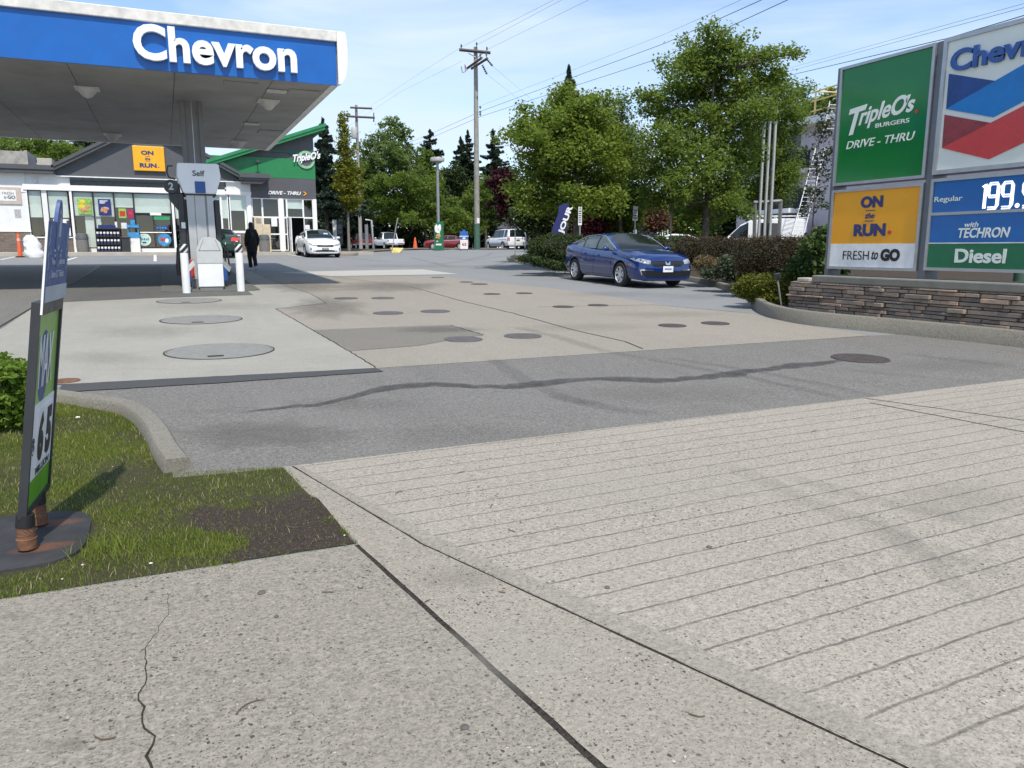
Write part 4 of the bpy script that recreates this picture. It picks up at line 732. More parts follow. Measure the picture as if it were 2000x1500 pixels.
V = b.grid(rows, True); b.cap(V[0]); b.cap(V[-1]); tag(b.build('wrapped_sack', mat('white tarp', (.75, .75, .77), .6, var=.08, vs=8), smooth=50), 'white tarp wrapped bundle beside the orange delineator post', 'sack')
p = onv(508, 480, 46.6); t = thing('beige_cabinet', 'beige cabinet with vent standing at the restaurant glass front', 'cabinet', (p.x+.2, 46.7, pav(46.7))); z = pav(46.7); M_BEI = mat('beige enamel', (.58, .48, .33), .5)
b = MB(); b.bx(p.x-.25, p.x+.2, 46.55, 46.95, z, z+1.95, .02); b.bx(p.x+.2, p.x+.62, 46.55, 46.95, z, z+1.55, .02); cb = b.build('body', M_BEI, t); b = MB(); b.bx(p.x-.15, p.x+.12, 46.54, 46.55, z+1.6, z+1.88); b.build('vent', mat('vent tan', (.3, .26, .2), .6, var=.4, vs=30), cb); b = MB(); b.bx(p.x-.30, p.x-.25, 46.56, 46.94, z, z+1.93); b.build('side', M_DGREY, cb)
p = onv(585, 489, 46.2); b = MB(); z = pav(46.2); b.prism([(p.x-.16, 46.35, z), (p.x+.16, 46.35, z), (p.x+.09, 46.2, z+.62), (p.x-.09, 46.2, z+.62)], (0, -.03, .0)); b.prism([(p.x-.16, 46.0, z), (p.x+.16, 46.0, z), (p.x+.09, 46.16, z+.62), (p.x-.09, 46.16, z+.62)], (0, .03, 0)); tag(b.build('floor_sign', mat('yellow plastic', (.75, .5, .03), .45)), 'yellow folding floor sign by the open restaurant door', 'warning sign')
# ================================================================ LOTTERY SIGN ON THE VERGE
M_LIME = mat('lime green panel', (.23, .42, .08), .4, var=.1, vs=3); M_BGREEN = mat('bright green panel', (.11, .36, .015), .4); M_LNAVY = mat('faded navy board', (.05, .095, .24), .55, var=.15, vs=5); M_SILV = mat('pale grey strip', (.36, .4, .45), .5, var=.1); M_SCRAP = mat('faded print', (.32, .36, .44), .6, var=.3, vs=9)
sg = thing('pavement_sign', 'tilted lottery sign on two rusty springs with a navy board clipped on top', 'sign', (-.65, 4.05, G(4.05)))
O = Vector((-.648, 3.85, .262)); TU = Vector((.143, 0, .955)); TS = Vector((.035, .505, 0)); NR = TS.cross(TU).normalized(); TUn = TU.normalized(); wS = .622; TSn = TS/wS
def sp(s, t, n=0.): return O+TSn*s+TUn*t+NR*n
def slab(b, s0, s1, t0, t1, n0, n1): 
    b.prism([sp(s0, t0, n0), sp(s1, t0, n0), sp(s1, t1, n0), sp(s0, t1, n0)], NR*(n1-n0)); return b
H_ = TU.length; b = MB()
slab(b, 0, .03, 0, H_, -.034, .0); slab(b, wS-.03, wS, 0, H_, -.034, 0); slab(b, .03, wS-.03, 0, .03, -.034, 0); slab(b, .03, wS-.03, H_-.055, H_, -.034, .004)
b.build('frame', M_DPL, sg)
b = MB(); slab(b, .03, wS-.03, .03, H_-.055, -.03, -.012); gp = b.build('green_panel', M_LIME, sg)
b = MB(); slab(b, .03, wS-.03, .03, .15, -.012, -.009); b.build('bottom_band', M_BGREEN, gp)
b = MB(); slab(b, .03, wS-.03, .15, .50, -.012, -.008); wp = b.build('white_panel', M_PWHITE, gp)
b = MB(); slab(b, .16, .33, .20, .47, -.008, -.002); slab(b, .36, .53, .20, .47, -.008, -.002); b.build('number_card', M_PWHITE, wp)
def stx(body, s, t, w, h, m, par, n, **k): 
    q_ = sp(s, t, n); return text_at(body, q_, TSn, TUn, w*TSn.length, h, m, par, **k)
stx('6', .175, .22, .14, .23, M_BLACK, wp, -.002, ext=.002, bold=.06); stx('5', .375, .22, .14, .23, M_BLACK, wp, -.002, ext=.002, bold=.06); stx('$', .07, .27, .06, .08, M_DGREY, wp, -.008, ext=.002, bold=.03); stx('MILLION', .2, .158, .34, .035, M_DGREY, wp, -.008, ext=.002, bold=.02)
b = MB(); q_ = sp(.26, .66, -.0115); rows = [[q_+(TSn*math.cos(a)*.13+TUn*math.sin(a)*.17)*k for a in [2*PI*i/28 for i in range(28)]] for k in (1, .5)]; V = b.grid(rows, True); b.cap(V[-1]); b.build('blue_swirl', mat('swirl blue', (.05, .10, .22), .5, var=.4, vs=14), gp)
stx('MAX', .13, .57, .34, .24, M_PWHITE, gp, -.011, ext=.003, bold=-.006)
# navy topper with its oval crest
b = MB(); slab(b, .006, wS-.02, H_-.0, H_+.355, .002, .008); tb = b.build('navy_board', M_LNAVY, sg)
b = MB(); slab(b, .0, .006, H_-.05, H_+.355, .001, .0095); b.build('board_edge', M_PWHITE, tb)
b = MB(); slab(b, .035, wS-.02, H_+.0, H_+.07, .008, .011); b.build('bottom_strip', M_SILV, tb)
b = MB(); q_ = sp(.30, H_+.30, -.006); n0 = [q_+TSn*math.cos(a)*.075+TUn*math.sin(a)*.155 for a in [2*PI*i/28 for i in range(28)]]; b.prism(n0, NR*.016); ov = b.build('oval_crest', M_LNAVY, tb)
b = MB(); q_ = sp(.30, H_+.32, .0105); rows = [[q_+(TSn*math.cos(a)*.045+TUn*math.sin(a)*.095)*k for a in [2*PI*i/24 for i in range(24)]] for k in (1, .8)]; b.grid(rows, True)
b.prism([q_+TSn*x+TUn*y for x, y in ((-.025, -.03), (.025, -.03), (.02, .05), (-.01, .06))], NR*.002); b.build('crest_print', M_SCRAP, ov)
for body, s, t, w, h in (('Two Big Jackpots', .15, .155, .36, .038), ('Same $7 Ticket', .16, .10, .34, .038)): stx(body, s, H_+t, w, h, M_SCRAP, tb, .008, ext=.002, bold=.02)
b = MB()
for k, (s, w) in enumerate(((.2, .05), (.29, .03), (.34, .06), (.22, .06), (.34, .05))): slab(b, s, s+w, H_+.22-(k > 2)*.022, H_+.233-(k > 2)*.022, .008, .010)
b.build('small_print', M_SCRAP, tb)
b = MB(); rnd = random.Random(2)
for k in range(26):
    s = rnd.choice([rnd.uniform(.05, .12), rnd.uniform(.5, .58)]); t = rnd.uniform(.08, .31); slab(b, s, s+.006, H_+t, H_+t+rnd.uniform(.015, .05), .008, .0095)
b.build('sparkles', M_SCRAP, tb)
# springs and rubber base
for v, x in ((3.885, -.66), (4.20, -.655)):
    g = G(v); pts = []
    for i in range(120): a = i/120*2*PI*9; pts.append((x+.032*math.cos(a), v+.032*math.sin(a), g+.075+i/120*.06))
    b = MB(); b.tube(pts, .0062, 6); spg = b.build('spring', M_RUST, sg, smooth=60)
    b = MB(); b.lathe([(.04, .028), (.042, .075), (.034, .08), (.0001, .08)], (x, v, g), 18); b.lathe([(.028, .08), (.028, .135)], (x, v, g), 14, 'z', False); b.build('spring_foot', M_RUST, spg, smooth=40)
    b = MB(); b.tube([(x, v, g+.13), (x+.006, v, g+.185)], [.04, .036], 14); b.build('sleeve', M_BLACK, spg, smooth=40)
b = MB(); k_ = 12; g = G(mat_c[1])
rows = [[(mat_c[0]+r_*.9*math.copysign(abs(math.cos(a))**.5, math.cos(a)), mat_c[1]+r_*.8*math.copysign(abs(math.sin(a))**.5, math.sin(a)), G(mat_c[1]+r_*math.sin(a))+h) for a in [2*PI*i/40 for i in range(40)]] for r_, h in ((.44, -.01), (.436, .016), (.425, .02), (.2, .02))]
V = b.grid(rows, True); b.cap(V[-1])
t_rb = NT('rubber mat with rust'); t_rb.p.inputs['Roughness'].default_value = .75; sep = t_rb.n('ShaderNodeSeparateXYZ'); t_rb.l(t_rb.oc(), sep.inputs[0]); rust = None
for v, x in ((3.885, -.60), (4.20, -.595)):
    dx = t_rb.math('MULTIPLY', t_rb.math('SUBTRACT', sep.outputs[0], x), 6.5); dy = t_rb.math('MULTIPLY', t_rb.math('SUBTRACT', sep.outputs[1], v), 17.); dd = t_rb.math('ADD', t_rb.math('MULTIPLY', dx, dx), t_rb.math('MULTIPLY', dy, dy))
    m_ = t_rb.ramp(dd, .2, 1.0, .55, 0.); rust = m_ if rust is None else t_rb.math('MAXIMUM', rust, m_)
bc = t_rb.mix(t_rb.ramp(t_rb.noise(6, 5), .3, .7), (.018, .018, .02), (.04, .04, .042)); t_rb.l(t_rb.mix(t_rb.math('MULTIPLY', rust, t_rb.ramp(t_rb.noise(14, 4), .25, .6, .3, 1)), bc, (.2, .075, .03)), t_rb.p.inputs['Base Color']); t_rb.bump(t_rb.noise(60, 4), .3, .01)
b.build('rubber_base', t_rb.m, sg, smooth=40)
# ================================================================ THE BIG PYLON SIGN AND ITS STONE WALL
SU = 10.6; WU = 10.42
M_SFRAME = mat('sign frame grey', (.16, .17, .185), .45, .4, var=.08); M_SGREEN = mat('gloss green sign', (.006, .165, .035), .12, var=.05, vs=1, spec=.55); M_SYEL = mat('gloss yellow sign', (.78, .34, .006), .25, var=.04, vs=1.5); M_SWHITE = mat('gloss white sign', (.66, .69, .64), .22, var=.05, vs=1.5); M_SBLUE = mat('gloss blue sign', (.002, .115, .38), .2, var=.05); M_SDGREEN = mat('gloss dark green sign', (.004, .135, .055), .2, var=.05)
M_LOGOB = mat('logo blue', (.003, .16, .46), .25, var=.06); M_LOGOBD = mat('logo dark blue', (.008, .05, .21), .3, var=.2, vs=4); M_LOGOR = mat('logo red', (.5, .045, .045), .25, var=.06); M_LOGORD = mat('logo dark red', (.22, .03, .035), .3, var=.25, vs=4); M_LBLUE = mat('letter blue', (.02, .075, .27), .2)
ps = thing('pylon_sign', 'tall roadside sign of green, yellow, white and blue panels on a stone wall', 'sign', (SU, 8.3, .95))
v_l, v_m0, v_m1, v_r = 10.18, 8.41, 8.28, 6.30; zt, zb = 4.44, 1.08
for a, c, z0, z1 in ((v_l+.09, v_l, .9, zt), (v_m0, v_m1, .9, zt), (v_r, v_r-.13, .9, zt)): b = MB(); b.bx(SU, SU+.3, c, a, z0, z1, .01); b.build('post', M_SFRAME, ps)
def panel(va, vb, z0, z1, m, name, fr=.045):
    b = MB(); b.bx(SU-.04, SU+.26, vb, va, z0, z0+fr); b.bx(SU-.04, SU+.26, vb, va, z1-fr, z1); b.bx(SU-.04, SU+.26, va-fr, va, z0+fr, z1-fr); b.bx(SU-.04, SU+.26, vb, vb+fr, z0+fr, z1-fr); f = b.build('panel_frame', M_STEEL, ps)
    b = MB(); b.bx(SU-.015, SU+.24, vb+fr, va-fr, z0+fr, z1-fr); return b.build(name, m, f)
def ptx(body, bl, tr, m, par, **k): 
    k.setdefault('ext', .006); return txu(body, bl, tr, SU-.015, m, par, **k)
g_ = panel(v_l, v_m0, 2.50, 4.43, M_SGREEN, 'green_panel')
M_STXT = mat('sign white lettering', (.72, .76, .7), .3, var=.02)
def slant(body, bl, tr, m, par, rise, **k):      # hand lettering that climbs to the right
    a, c = onu(*bl, SU-.018), onu(*tr, SU-.018); k.setdefault('ext', .006); w = a.y-c.y; return text_at(body, (SU-.018, a.y, a.z), (0, -1, rise), (0, 0, 1), w*math.hypot(1, rise), c.z-a.z-w*rise, m, par, **k)
slant('T', (1655, 266), (1694, 203), M_STXT, g_, .10, shear=.3, bold=.03); slant('riple', (1676, 256), (1742, 192), M_STXT, g_, .10, shear=.3, bold=.022); slant('O', (1740, 228), (1774, 182), M_STXT, g_, .08, shear=.3, bold=.03); slant("'s", (1768, 221), (1789, 181), M_STXT, g_, .08, shear=.3, bold=.03)
ptx('BURGERS', (1710, 250), (1777, 230), M_STXT, g_, bold=.012); ptx('DRIVE - THRU', (1653, 292), (1788, 256), M_STXT, g_, shear=.22, bold=.006)
def leaf_mark(px, py, s, m, par):
    c = onu(px, py, SU-.02); b = MB(); pr = [(0, -.9), (.08, -.45), (.6, -.5), (.5, -.25), (1, .1), (.75, .2), (.8, .5), (.4, .4), (.3, .75), (.15, .6), (0, 1.05), (-.15, .6), (-.3, .75), (-.4, .4), (-.8, .5), (-.75, .2), (-1, .1), (-.5, -.25), (-.6, -.5), (-.08, -.45)]
    b.prism([(SU-.021, c.y-x*s, c.z+z*s) for x, z in pr], (.005, 0, 0)); b.build('leaf_mark', m, par)
leaf_mark(1790, 218, .04, M_PRED, g_)
y_ = panel(v_l, v_m0, 1.10, 2.43, M_SYEL, 'yellow_panel')
ptx('ON', (1681, 407), (1726, 381), M_NAVY, y_, bold=.05); ptx('the', (1690, 427), (1709, 415), M_NAVY, y_, shear=.3, bold=.02); ptx('RUN', (1667, 462), (1731, 436), M_NAVY, y_, bold=.05); leaf_mark(1737, 454, .045, M_PRED, y_)
b = MB()
for a, c in (((1691, 411.5), (1709, 410)), ((1689, 432), (1707, 431))):
    p0, p1 = onu(*a, SU-.018), onu(*c, SU-.018); b.bx(SU-.02, SU-.015, p1.y, p0.y, p0.z-.006, p0.z+.006)
b.build('rule', M_NAVY, y_)
z_split = onu(1700, 476, SU).z
b = MB(); b.bx(SU-.022, SU-.015, v_m0+.045, v_l-.045, 1.145, z_split); wf = b.build('white_strip', mat('gloss white strip', (.74, .74, .74), .25), y_)
def wtx(body, bl, tr, m, **k): return txu(body, bl, tr, SU-.022, m, wf, ext=.005, **k)
wtx('FRESH', (1646, 507), (1698, 490), M_BLACK, bold=-.004); wtx('to', (1702, 507), (1716, 490), M_BLACK, shear=.3, bold=.012); wtx('GO', (1719, 510), (1759, 486), M_BLACK, bold=.06)
c_p = panel(v_m1, v_r, 2.53, 4.45, M_SWHITE, 'white_panel', .06)
a = onu(1856, 136, SU); c = onu(1990, 78, SU)
text_at('Chevron', (SU-.018, 8.14, 3.95), (0, -1, 0), (0, 0, 1), 1.68, .30, M_LBLUE, c_p, ext=.035, bold=.03, name='raised_letters')
vc = onu(1941, 200, SU).y; half = onu(1851, 180, SU).y-vc
def logo(px_tl, px_ts, px_bl, px_bm, m1, m2):
    tl, ts, bl, bm_ = [onu(*p, SU-.02) for p in (px_tl, px_ts, px_bl, px_bm)]; hgt = tl.z-bl.z; drop = bl.z-bm_.z; ve = vc-half
    b = MB(); b.prism([(SU-.024, bl.y, bl.z), (SU-.024, ts.y, ts.z), (SU-.024, tl.y, tl.z)], (.01, 0, 0)); o = b.build('logo_fold', m2, c_p)
    # the lower limb runs from the left edge down to the middle, then sweeps up to the right edge
    rise = (ts.z-bl.z)/(bl.y-ts.y); zr = ts.z+rise*(ts.y-ve); zr2 = bm_.z+rise*(bm_.y-ve)
    b = MB(); b.prism([(SU-.028, bl.y, bl.z), (SU-.028, bm_.y, bm_.z), (SU-.028, ve, zr2), (SU-.028, ve, zr), (SU-.028, ts.y, ts.z)], (.012, 0, 0)); b.build('logo_limb', m1, c_p)
logo((1853.5, 144), (1944, 158), (1848, 213), (1940, 229), M_LOGOB, M_LOGOBD); logo((1845, 224), (1935, 240), (1840, 289), (1931, 311), M_LOGOR, M_LOGORD)
d_p = panel(v_m1, v_r, 1.12, 2.47, M_SBLUE, 'price_panel')
z1_, z2_ = onu(1812, 419, SU).z, onu(1810, 475, SU).z
b = MB(); b.bx(SU-.03, SU-.015, v_r+.045, v_m1-.045, z1_-.02, z1_+.02); b.build('divider', M_STEEL, d_p); b = MB(); b.bx(SU-.024, SU-.015, v_r+.045, v_m1-.045, 1.165, z2_); dg_ = b.build('green_strip', M_SDGREEN, d_p); b = MB(); b.bx(SU-.027, SU-.024, v_r+.045, v_m1-.045, z2_-.008, z2_+.006); b.build('white_line', M_PWHITE, d_p)
ptx('Regular', (1825, 398), (1881, 381), M_STXT, d_p, bold=.008); ptx('with', (1884, 444), (1912, 433), M_STXT, d_p, bold=.015, shear=.2); ptx('TECHRON', (1871, 465), (1974, 443), M_STXT, d_p, bold=.022, shear=.15); txu('Diesel', (1864, 513), (1967, 486), SU-.024, M_STXT, dg_, ext=.006, bold=.03)
# price in twin rows of lamps
M_LED = mat('lamp white', (.9, .9, .9), .4, emit=.9); pL, pT = onu(1912, 408, SU), onu(1912, 361, SU); hh = pT.z-pL.z; ww = hh*.46; 
SEG = {'1': [[(.55, 0), (.55, 1), (.3, .88)]], '9': [[(.1, .0), (.8, 0), (.95, .12), (.95, .88), (.8, 1), (.2, 1), (.05, .88), (.05, .6), (.2, .48), (.95, .48)]]}
cy = pL.y
for ch in '199.9':
    b = MB()
    if ch == '.': b.ball((SU-.02, cy-.03, pL.z+.02), (.012, .032, .032), 2); cy -= .09; b.build('decimal_point', M_LED, d_p); continue
    for pl in SEG[ch]:
        for off in (-.014, .014):
            P_ = [Vector((SU-.02, cy-x*ww, pL.z+z*hh)) for x, z in pl]; Q_ = []
            for i in range(len(P_)):
                t_ = (P_[min(i+1, len(P_)-1)]-P_[max(i-1, 0)]).normalized(); Q_.append(P_[i]+Vector((0, t_.z, -t_.y))*off)
            b.tube(Q_, .0095, 6)
    b.build('price_digit', M_LED, d_p); cy -= ww*1.3 if ch == '9' else ww*.8
# stone wall: individual ledge stones
sw = thing('stone_wall', 'low wall of stacked brown ledge stones with a concrete cap under the pylon sign', 'wall', (WU, 8.5, G(8.5)))
VL, VR = 10.85, 2.2; ZB, ZT = .0, .86
M_LST = NT('stacked stone'); g_r = M_LST.n('ShaderNodeNewGeometry').outputs['Random Per Island']; rp = M_LST.n('ShaderNodeValToRGB'); L_ = rp.color_ramp; L_.elements[0].color = (.21, .16, .125, 1); L_.elements[1].color = (.58, .36, .23, 1); e = L_.elements.new(.35); e.color = (.32, .245, .19, 1); e = L_.elements.new(.7); e.color = (.46, .35, .26, 1); M_LST.l(g_r, rp.inputs[0])
cc = M_LST.mix(M_LST.ramp(M_LST.noise(7, 6, .7, sc3=(1, 1, 3)), .35, .7, 0, .75), rp.outputs[0], (.17, .15, .135)); cc = M_LST.mix(M_LST.ramp(M_LST.noise(22, 5, .7), .45, .75, 0, .7), cc, (.33, .27, .22)); M_LST.l(cc, M_LST.p.inputs['Base Color']); M_LST.p.inputs['Roughness'].default_value = .85; M_LST.bump(M_LST.noise(24, 6, .75), .9, .02)
b = MB(); rnd = random.Random(12); z = ZB; row = 0
rowsz = []
while z < ZT-.03: h = rnd.choice([.04, .05, .06, .07, .085, .1]); rowsz.append((z, min(h, ZT-z))); z += h
for z, h in rowsz:
    v = VL
    while v > VR:
        l = rnd.uniform(.12, .46); v1 = max(VR, v-l); pr_ = rnd.uniform(.0, .06) if rnd.random() > .15 else .10
        b.box((WU-pr_/2+.04, (v+v1)/2, z+h/2), (.12+pr_, abs(v-v1)-.012, h-.010), (rnd.uniform(-.006, .006), rnd.uniform(-.01, .01), rnd.uniform(-.012, .012)), .006); v = v1
    for k in range(3):
        l = .11+.02*rnd.random(); b.box((WU+.13+k*.13, VL-.05+rnd.uniform(0, .025), z+h/2), (l, .12, h-.006), None, .005)
b.build('stones', M_LST.m, sw)
b = MB(); b.bx(WU+.03, WU+.62, VR, VL-.06, ZB-.1, ZT-.005); b.build('backing', M_JOINT, sw)
b = MB(); b.bx(WU-.07, WU+.6, VR, 10.30, ZT, .985, .02); b.build('cap', mat('cap concrete', (.2, .188, .155), .8, var=.15, vs=4, bump=.3), sw)
b = MB(); b.bx(WU+.0, WU+.4, 10.42, 10.72, ZT, .93, .02); b.build('end_cap', mat('pale cap', (.4, .37, .31), .8, var=.15, vs=8), sw)
# spike light
c = at(1527, 605, .1); t = thing('garden_spotlight', 'small dark spotlight on a leaning grey stake beside the stone wall', 'spotlight', c)
top = onv(1519, 545, c.y); b = MB(); b.tube([c, top], .014, 8); b.build('stake', M_GSTEEL, t); b = MB(); tv = (top-c).normalized(); b.tube([top-tv*.02, top+tv*.03, top+tv*.1], [.03, .05, .055], 12); b.box(tuple(top+tv*.04), (.11, .05, .09), None, .01); b.build('lamp_head', M_DPL, t, smooth=40)
# pole rising behind the sign
p = col(1996, 14.5); t = thing('green_pole', 'dark green metal pole standing behind the pylon sign at right edge', 'pole', (p.x, p.y, G(p.y))); b = MB(); b.tube([(p.x, p.y, G(p.y)), (p.x, p.y, 9.5)], [.09, .075], 14); b.build('shaft', mat('dark green paint', (.04, .085, .055), .5), t, smooth=60); b = MB(); b.lathe([(.16, 0), (.16, .05), (.1, .1), (.0001, .1)], (p.x, p.y, G(p.y)), 14); b.build('foot', M_GSTEEL, t)
# ================================================================ VEHICLES
def paint(name, c, metal=.0, rough=.28, flake=0.):
    t = NT(name); t.p.inputs['Base Color'].default_value = (*c, 1); t.p.inputs['Metallic'].default_value = metal; t.p.inputs['Roughness'].default_value = rough; t.p.inputs['Coat Weight'].default_value = 1.; t.p.inputs['Coat Roughness'].default_value = .03
    t.l(t.ramp(t.noise(3, 4), .3, .7, rough*.8, rough*1.25), t.p.inputs['Roughness']); return t.m
M_CBLUE = paint('deep blue paint', (.001, .02, .125), .05, .2); M_CWHITE = paint('white car paint', (.78, .78, .78)); M_CBLACK = paint('black car paint', (.012, .013, .016)); M_CRED = paint('dark red car paint', (.18, .01, .012)); M_CGREY = paint('grey car paint', (.10, .105, .11), .3)
M_CGLASS = mat('car glass', (.012, .016, .016), .04, var=.1, spec=.6); M_CGLASSL = mat('lit car side glass', (.10, .125, .12), .05, var=.25, vs=2.5, spec=.6); M_TYREB = mat('tyre rubber', (.016, .016, .017), .8, var=.2, vs=20); M_RIM = mat('alloy rim', (.62, .62, .63), .35, .35, var=.05); M_RIMD = mat('rim black', (.015, .015, .016), .4)
M_CHROME = mat('chrome trim', (.75, .75, .76), .12, .95, var=.02); M_LENS = mat('headlight lens', (.27, .29, .31), .06, .1, var=.7, vs=13, spec=.8); M_TAIL = mat('tail lamp red', (.4, .012, .01), .15, var=.1); M_TAILON = mat('lit brake lamp', (.85, .03, .02), .3, emit=1.2); M_GRILLE = mat('grille black', (.005, .005, .006), .5); M_SEAM = mat('panel gap', (.006, .006, .008), .6); M_UNDER = mat('underbody', (.01, .01, .01), .9); M_AMBER = mat('amber marker', (.5, .08, .02), .2)
def interp(keys, n=4):                   # Catmull-Rom through station tuples
    K = [np.array(k, float) for k in keys]; P = [2*K[0]-K[1]]+K+[2*K[-1]-K[-2]]; out = []
    for i in range(1, len(P)-2):
        a, b_, c, e = P[i-1:i+3]
        for j in range(n):
            t = j/n; q_ = .5*((2*b_)+(-a+c)*t+(2*a-5*b_+4*c-e)*t*t+(-a+3*b_-3*c+e)*t**3); q_[0] = b_[0]+(c[0]-b_[0])*t; out.append(q_)
    out.append(K[-1]); return out
def body_mesh(secs):
    b = MB(); rows = []
    for x, zb, zt, w, crown in secs:
        h = zt-zb; half = [(0, zb), (.72*w, zb), (.93*w, zb+.05*h), (.985*w, zb+.2*h), (w, zb+.42*h), (.995*w, zb+.62*h), (.975*w, zb+.80*h), (.93*w, zb+.93*h), (.86*w, zt), (.55*w, zt+crown*.7), (0, zt+crown)]
        rows.append([(x, y, z) for y, z in half]+[(x, -y, z) for y, z in reversed(half[1:-1])])
    V = b.grid(rows, True); b.cap(V[0]); b.cap(V[-1]); bmesh.ops.recalc_face_normals(b.bm, faces=b.bm.faces[:]); return b
def cut_arches(b, axles, rad, name, W):
    me = bpy.data.meshes.new('shell'); b.bm.to_mesh(me); b.bm.free(); o = bpy.data.objects.new('shell', me); COL.objects.link(o); cs = []
    for x in axles:
        for s in (1, -1):
            c = MB(); c.lathe([(rad, s*(W-.27)), (rad, s*(W+.3))], (x, 0, .33), 36, 'y'); cm = bpy.data.meshes.new('cutter'); bmesh.ops.recalc_face_normals(c.bm, faces=c.bm.faces[:]); c.bm.to_mesh(cm); c.bm.free(); co_ = bpy.data.objects.new('cutter', cm); COL.objects.link(co_); cs.append(co_)
            md = o.modifiers.new('cut', 'BOOLEAN'); md.object = co_; md.operation = 'DIFFERENCE'; md.solver = 'EXACT'
    bpy.context.view_layer.update(); dg = bpy.context.evaluated_depsgraph_get(); r = bpy.data.meshes.new_from_object(o.evaluated_get(dg)); r.name = name
    for q_ in cs+[o]: bpy.data.objects.remove(q_)
    return r
def project(bvh, poly, axis, sgn, off, name, m, par, cell=.045, thick=0.):
    # outline poly (y,z) or (x,z) laid on the bodywork along an axis
    bm = bmesh.new(); f = bm.faces.new([bm.verts.new((p[0], p[1], 0)) for p in poly]); xs = [p[0] for p in poly]; ys = [p[1] for p in poly]
    for k in range(1, int((max(xs)-min(xs))/cell)+1): bmesh.ops.bisect_plane(bm, geom=bm.verts[:]+bm.edges[:]+bm.faces[:], plane_co=(min(xs)+k*cell, 0, 0), plane_no=(1, 0, 0))
    for k in range(1, int((max(ys)-min(ys))/cell)+1): bmesh.ops.bisect_plane(bm, geom=bm.verts[:]+bm.edges[:]+bm.faces[:], plane_co=(0, min(ys)+k*cell, 0), plane_no=(0, 1, 0))
    bmesh.ops.triangulate(bm, faces=[f for f in bm.faces if len(f.verts) > 4]); last = None
    for v in bm.verts:
        a, z = v.co.x, v.co.y; o = Vector((sgn*6, a, z)) if axis == 'x' else Vector((a, sgn*6, z)) if axis == 'y' else Vector((a, z, 6)); d_ = Vector((-sgn, 0, 0)) if axis == 'x' else Vector((0, -sgn, 0)) if axis == 'y' else Vector((0, 0, -1))
        h = bvh.ray_cast(o, d_); 
        if h[0] is not None: last = h[0].copy(); v.co = h[0]-d_*off
        elif last is not None: v.co = (last.x-d_.x*off, a, z) if axis == 'x' else (a, last.y-d_.y*off, z)
    me = bpy.data.meshes.new(name); bmesh.ops.recalc_face_normals(bm, faces=bm.faces[:])
    if thick: bmesh.ops.solidify(bm, geom=bm.faces[:], thickness=thick)
    bm.to_mesh(me); bm.free(); me.materials.append(m); me.polygons.foreach_set('use_smooth', [True]*len(me.polygons)); me.set_sharp_from_angle(angle=R(35)); return link(bpy.data.objects.new(name, me), par)
def wheel(x, y, r, s, par, style='split', w=.21):
    b = MB(); b.lathe([(r*.66, -w/2), (r*.93, -w/2), (r, -w/2+.03), (r, w/2-.03), (r*.93, w/2), (r*.66, w/2), (r*.64, 0), (r*.66, -w/2)], (0, 0, 0), 36, 'y', False); 
    wl = b.build('wheel', M_TYREB, par, smooth=40); wl.location = (x, y, r); f = s*(w/2)
    b = MB(); b.lathe([(r*.67, f*.98), (r*.64, f*.7), (r*.60, f*.3), (.001, f*.25)], (0, 0, 0), 36, 'y', False); b.build('rim_well', M_RIMD, wl, smooth=40)
    b = MB(); b.lathe([(r*.665, f*1.0), (r*.64, f*1.02), (r*.62, f*.85)], (0, 0, 0), 36, 'y', False)
    n = 5 if style == 'split' else 9 if style == 'multi' else 7
    for k in range(n):
        for dd in ((-.17, .10) if style == 'split' else (0,)):
            a = 2*PI*k/n; ca = a+dd; o = a+dd*1.9+(.22 if style == 'split' else .05); wi = .02 if style == 'split' else .03
            p0 = Vector((math.cos(ca)*r*.14, f*.86, math.sin(ca)*r*.14)); p1 = Vector((math.cos(o)*r*.635, f*.97, math.sin(o)*r*.635)); t_ = (p1-p0).normalized(); nn = Vector((-t_.z, 0, t_.x))
            b.prism([p0-nn*wi*.7, p0+nn*wi*.7, p1+nn*wi*1.35, p1-nn*wi*1.35], (0, -f*.22, 0))
    b.lathe([(r*.2, f*.75), (r*.19, f*.93), (.001, f*.95)], (0, 0, 0), 20, 'y'); b.build('rim', M_RIM, wl, smooth=35); return wl
